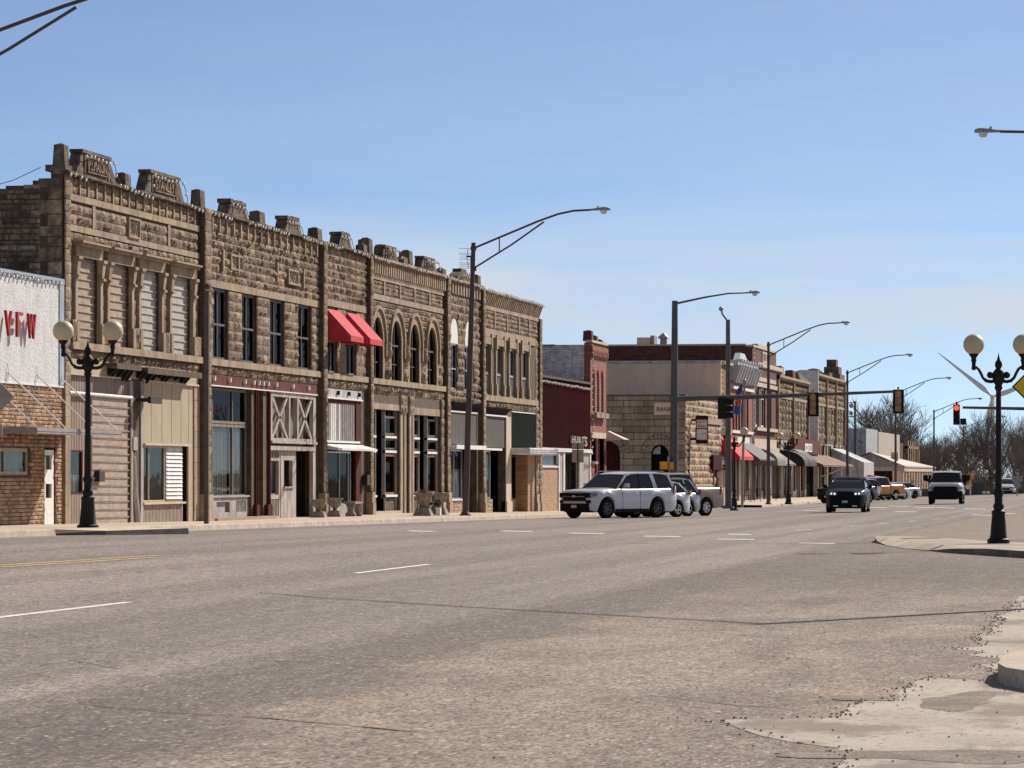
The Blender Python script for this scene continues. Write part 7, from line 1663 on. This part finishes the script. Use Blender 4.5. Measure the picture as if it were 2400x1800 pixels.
# white flatbed truck coming
FT = dict(PK, L=6.2, H=2.0, W=2.04, r=.43, gc=.5, top=[(0,1.1),(.12,1.24),(.4,1.28),(1.3,1.32),(1.7,1.33),(3.3,1.33),(3.35,.95),(6.15,.95),(6.2,.95)], cab=(1.45,2.05,3.2,3.36), bpil=None, handles=(2.7,), seams=(), lamp=(.86,.2,.34), mirror='plastic', tail=(.6,.2,.05),
    extra=(ex('grille','plastic',(-.05,.1,-.66,.66,.62,1.08)), ex('bumper','plastic',(-.22,.05,-.98,.98,.34,.80)), ex('push_guard','plastic',(-.25,-.18,-.7,.7,.62,1.02)), ex('flatbed','paint_white',(3.45,6.3,-1.12,1.12,1.0,1.12)), ex('headboard','plastic',(3.42,3.5,-1.1,1.1,1.12,1.75)), ex('roof_lamp','amber_lamp',(1.98,2.06,-.5,-.42,1.99,2.03),(1.98,2.06,-.24,-.16,1.99,2.03),(1.98,2.06,-.04,.04,1.99,2.03),(1.98,2.06,.16,.24,1.99,2.03),(1.98,2.06,.42,.5,1.99,2.03)),
           ex('tow_mirror','plastic',(2.0,2.12,1.1,1.36,1.4,1.75),(2.0,2.12,-1.36,-1.1,1.4,1.75)), ex('striped_guard','sign_white',(3.5,3.56,1.12,1.30,.9,1.15)), ex('axle','plastic',(.8,1.1,-.7,.7,.28,.42))))
p = gpt(2212, 1182); vehicle('white flatbed truck with a dark guard on its nose driving towards the camera', 'truck', p.x, p.y+3.1, math.atan2(-1, .03), FT, 'paint_white', 'rim_silver', name='flatbed_truck')
p = at(2357, 1150, 338); vehicle('distant white sedan facing the camera beyond the lamp post', 'car', p.x, p.y, math.atan2(-1, .03), dict(SD, W=1.9, H=1.5), 'paint_white', name='moving_car', z=G(p.x, p.y)+.0)

# ================================================================ TREES, TURBINE, FAR GROUND
def bare_tree(seed, H, spread, nb=5, depth=6):
    q = random.Random(seed); tr = MB(); cr = MB(); todo = [(Vector((0,0,0)), Vector((0,0,1)), H*.23, H*.019, 0)]
    while todo and len(cr.v) < 120000:
        p, d, l, r, k = todo.pop(0); n = 3 if k < 4 else 2; P = [p]; dd = d.copy(); rs = [r]
        for i in range(n):
            dd = (dd+Vector((q.uniform(-.22,.22), q.uniform(-.22,.22), q.uniform(-.04,.16)))).normalized(); P.append(P[-1]+dd*l/n); rs.append(r*(1-.40*(i+1)/n))
        (tr if k == 0 else cr).tube(P, rs, 6 if k == 0 else (4 if k < 3 else 3), cap=False)
        if k >= depth: continue
        for c in range(nb if k == 0 else (4 if k < 4 else 3)):
            t = q.uniform(.3, 1) if c else 1.; i = min(n-1, int(t*n)); b = P[i].lerp(P[i+1], t*n-i)
            a = q.uniform(0, 6.28); sp_ = q.uniform(.35, .95)*spread; nd = (dd+Vector((math.cos(a)*sp_, math.sin(a)*sp_, q.uniform(-.12,.28)))).normalized()
            todo.append((b, nd, l*q.uniform(.64,.84), max(.0135, rs[i]*q.uniform(.55,.72)), k+1))
    return tr, cr
protos = []
for k, (H_, sp_, nb) in enumerate(((13, .95, 5), (12, .8, 5), (14, .55, 5), (11, 1.05, 6), (15, .62, 5))):
    tr, cr = bare_tree(30+k, H_, sp_, nb, 5 if k != 4 else 6); protos.append((tr, cr, max(v[2] for v in cr.v)))
# (pixel column, distance, kind, pixel row of the crown's top, label)
spots = [(2040,540,0,935,'broad bare tree right of the far stone tower, over the corrugated store'), (2078,560,3,912,'wide bare tree left of the second mast arm signal, its tallest twigs beside it'),
 (2118,545,1,925,'bare tree spreading right of the mast tip signal'), (2002,600,1,975,'bare tree partly behind the far stone tower and the utility pole'), (2150,560,0,968,'bare tree above the dark ruined building'),
 (2186,560,3,1010,'low bare tree just right of the ruined building'), (2213,540,1,1000,'low bare tree left of the red signal, behind the thin street light'), (2243,560,2,1005,'low bare tree directly below the red signal'),
 (2270,540,3,1000,'low bare tree above the orange crossing sign'), (2300,570,0,1030,'low bare tree between the crossing sign and the turbine tower'), (2322,560,1,1062,'low bare tree in front of the turbine tower'),
 (2352,500,4,935,'tall slender bare tree just right of the island lamp shaft'), (2376,520,2,955,'bare tree rising beside the yellow warning sign post'), (2396,480,1,985,'dense bare tree at the right edge of the photo'),
 (2425,500,3,960,'bare tree cut by the right edge of the photo')] + [(px, d, k, ty, lb) for (px, d, k, ty), lb in zip(
 ((2165,640,4,1010), (2338,640,3,1045), (2385,650,4,1010), (2130,650,1,985), (2250,680,0,1045)), ['bare tree in the back row behind the low tree right of the ruined building', 'bare tree in the back row right of the turbine tower, behind the island lamp', 'bare tree in the back row between the slender tree and the yellow sign', 'bare tree in the back row behind the mast tip signal', 'lowest bare tree in the back row under the red signal'])]
base = {}
for i, (px, d, k, ty, lab) in enumerate(spots):
    p = at(px, 1150, d); zg = G(p.x, min(p.y, 495)) - .3
    s = (CZ+(HZ-ty)*d/FPX-zg)/protos[k][2]
    if k not in base:
        t = thing('bare_tree', lab, 'tree', (0,0,0), 'bare trees beyond the street'); protos[k][0].build('trunk', M['bark'], t, 60, recalc=False); protos[k][1].build('crown', M['twig'], t, 60, recalc=False); base[k] = t
        t.location = (p.x, p.y, zg); t.rotation_euler = (0, 0, RS.uniform(0, 6)); t.scale = (s*.9, s*.9, s)
    else:
        t = dup(base[k], (p.x, p.y, zg), lab, None, RS.uniform(0, 6)); t.scale = (s*.9, s*.9, s)
# undergrowth that closes the view beyond the crest of the road
mb = MB(); q = random.Random(3)
for i in range(1900):
    px = q.uniform(1960, 2460); d = q.uniform(392, 640); p = at(px, 1150, d); h = q.uniform(1.0, 3.6)*(1 if q.random() < .8 else 1.5); z0 = G(p.x, min(p.y, 495))-.5
    if p.x > -22 and p.x < -2 and p.y < 430: continue
    a = q.uniform(-.5,.5); mb.tube([(p.x, p.y, z0), (p.x+a*h*.4, p.y+q.uniform(-.3,.3), z0+h*.6), (p.x+a*h, p.y, z0+h)], [.07,.05,.02], 3, cap=False)
struct(mb.build('thicket', M['twig'], None, None, recalc=False), 'stuff')
mb = MB(); rows = []
for px in range(1940, 2500, 10):
    p = at(px, 1150, 650); hh_ = 1.0+1.6*q.random(); rows.append([(p.x, p.y, -8), (p.x, p.y+1, -.9+hh_*.7), (p.x, p.y+6, -.4+hh_*1.1), (p.x, p.y+30, -3)])
struct(mb.grid(rows).build('hedge_bank', M['brush'], None, 180, recalc=False), 'stuff')
# dark fence and small things at the end of the street
p = at(2262, 1150, 352); fn = thing('fence', 'dark slatted fence and blue grey screen under the crossing sign', 'fence', (p.x, p.y, -1)); k = 352/FPX
MB().box(at(2262,1,352).x, at(2308,1,352).x, p.y, p.y+.1, -1.2, CZ+(HZ-1131)*k).build('panel', M['awn_grey'], fn)
mb = MB()
for px in (2262, 2285, 2308): a = at(px, 1, 352); mb.box(a.x-.05, a.x+.05, p.y-.06, p.y, -1.2, CZ+(HZ-1127)*k)
mb.build('post', M['rust_metal'], fn)
p = at(2400, 1150, 356); fn = thing('low_wall', 'long low dark wall closing the street at the crest of the road', 'wall', (p.x, p.y, -1))
MB().box(at(2150,1,356).x, at(2470,1,356).x, p.y+1, p.y+1.3, -1.5, CZ+(HZ-1146)*356/FPX).build('panel', M['roof_dark'], fn)
bx = thing('barrier', 'pair of small white barriers beside the far white sedan', 'barrier', (at(2310,1,342).x, at(2310,1,342).y, 0)); k = 342/FPX
for px in (2306, 2316): a = at(px, 1, 342); MB().box(a.x-3.5*k, a.x+3.5*k, a.y-.1, a.y+.1, CZ-44*k, CZ-38*k).build('panel', M['sign_white'], bx)
# wind turbine
D = 3300.; hub = at(2326, 930, D); k = D/FPX
wt = thing('wind_turbine', 'giant pale three bladed wind turbine on the horizon behind the island lamp', 'wind turbine', (hub.x, hub.y, -20))
MB().tube([(hub.x, hub.y+4, -20), (hub.x, hub.y+4, hub.z-1)], [2.4, 1.6], 16).build('tower', M['turbine'], wt, 60)
MB().box(hub.x-2, hub.x+2, hub.y-2, hub.y+9, hub.z-2, hub.z+2.2).build('nacelle', M['turbine'], wt); MB().ball((hub.x, hub.y-3, hub.z), 2.1, 14, 9).build('hub', M['turbine'], wt, 180)
for (bx_, by_) in ((2197, 826), (2470, 878), (2306, 1105)):
    e = at(bx_, by_, D); dv = Vector((e.x-hub.x, 0, e.z-hub.z)); Lb = dv.length; dv.normalize(); pv = Vector((-dv.z, 0, dv.x)); o_ = Vector((hub.x, hub.y-3.5, hub.z))
    st_ = [(0,.9,.9),(.05,1.0,1.0),(.16,2.2,.6),(.22,2.3,.5),(.5,1.4,.3),(.8,.8,.2),(1,.25,.1)]
    rows = []
    for f, c_, th in st_:
        P = o_+dv*(Lb*f); rows.append([tuple(P+pv*(c_*math.cos(a)*(1.25 if math.cos(a) < 0 else .75))+Vector((0, th*math.sin(a), 0))) for a in [2*PI*j_/10 for j_ in range(11)]])
    MB().grid(rows).build('blade', M['turbine'], wt, 60)
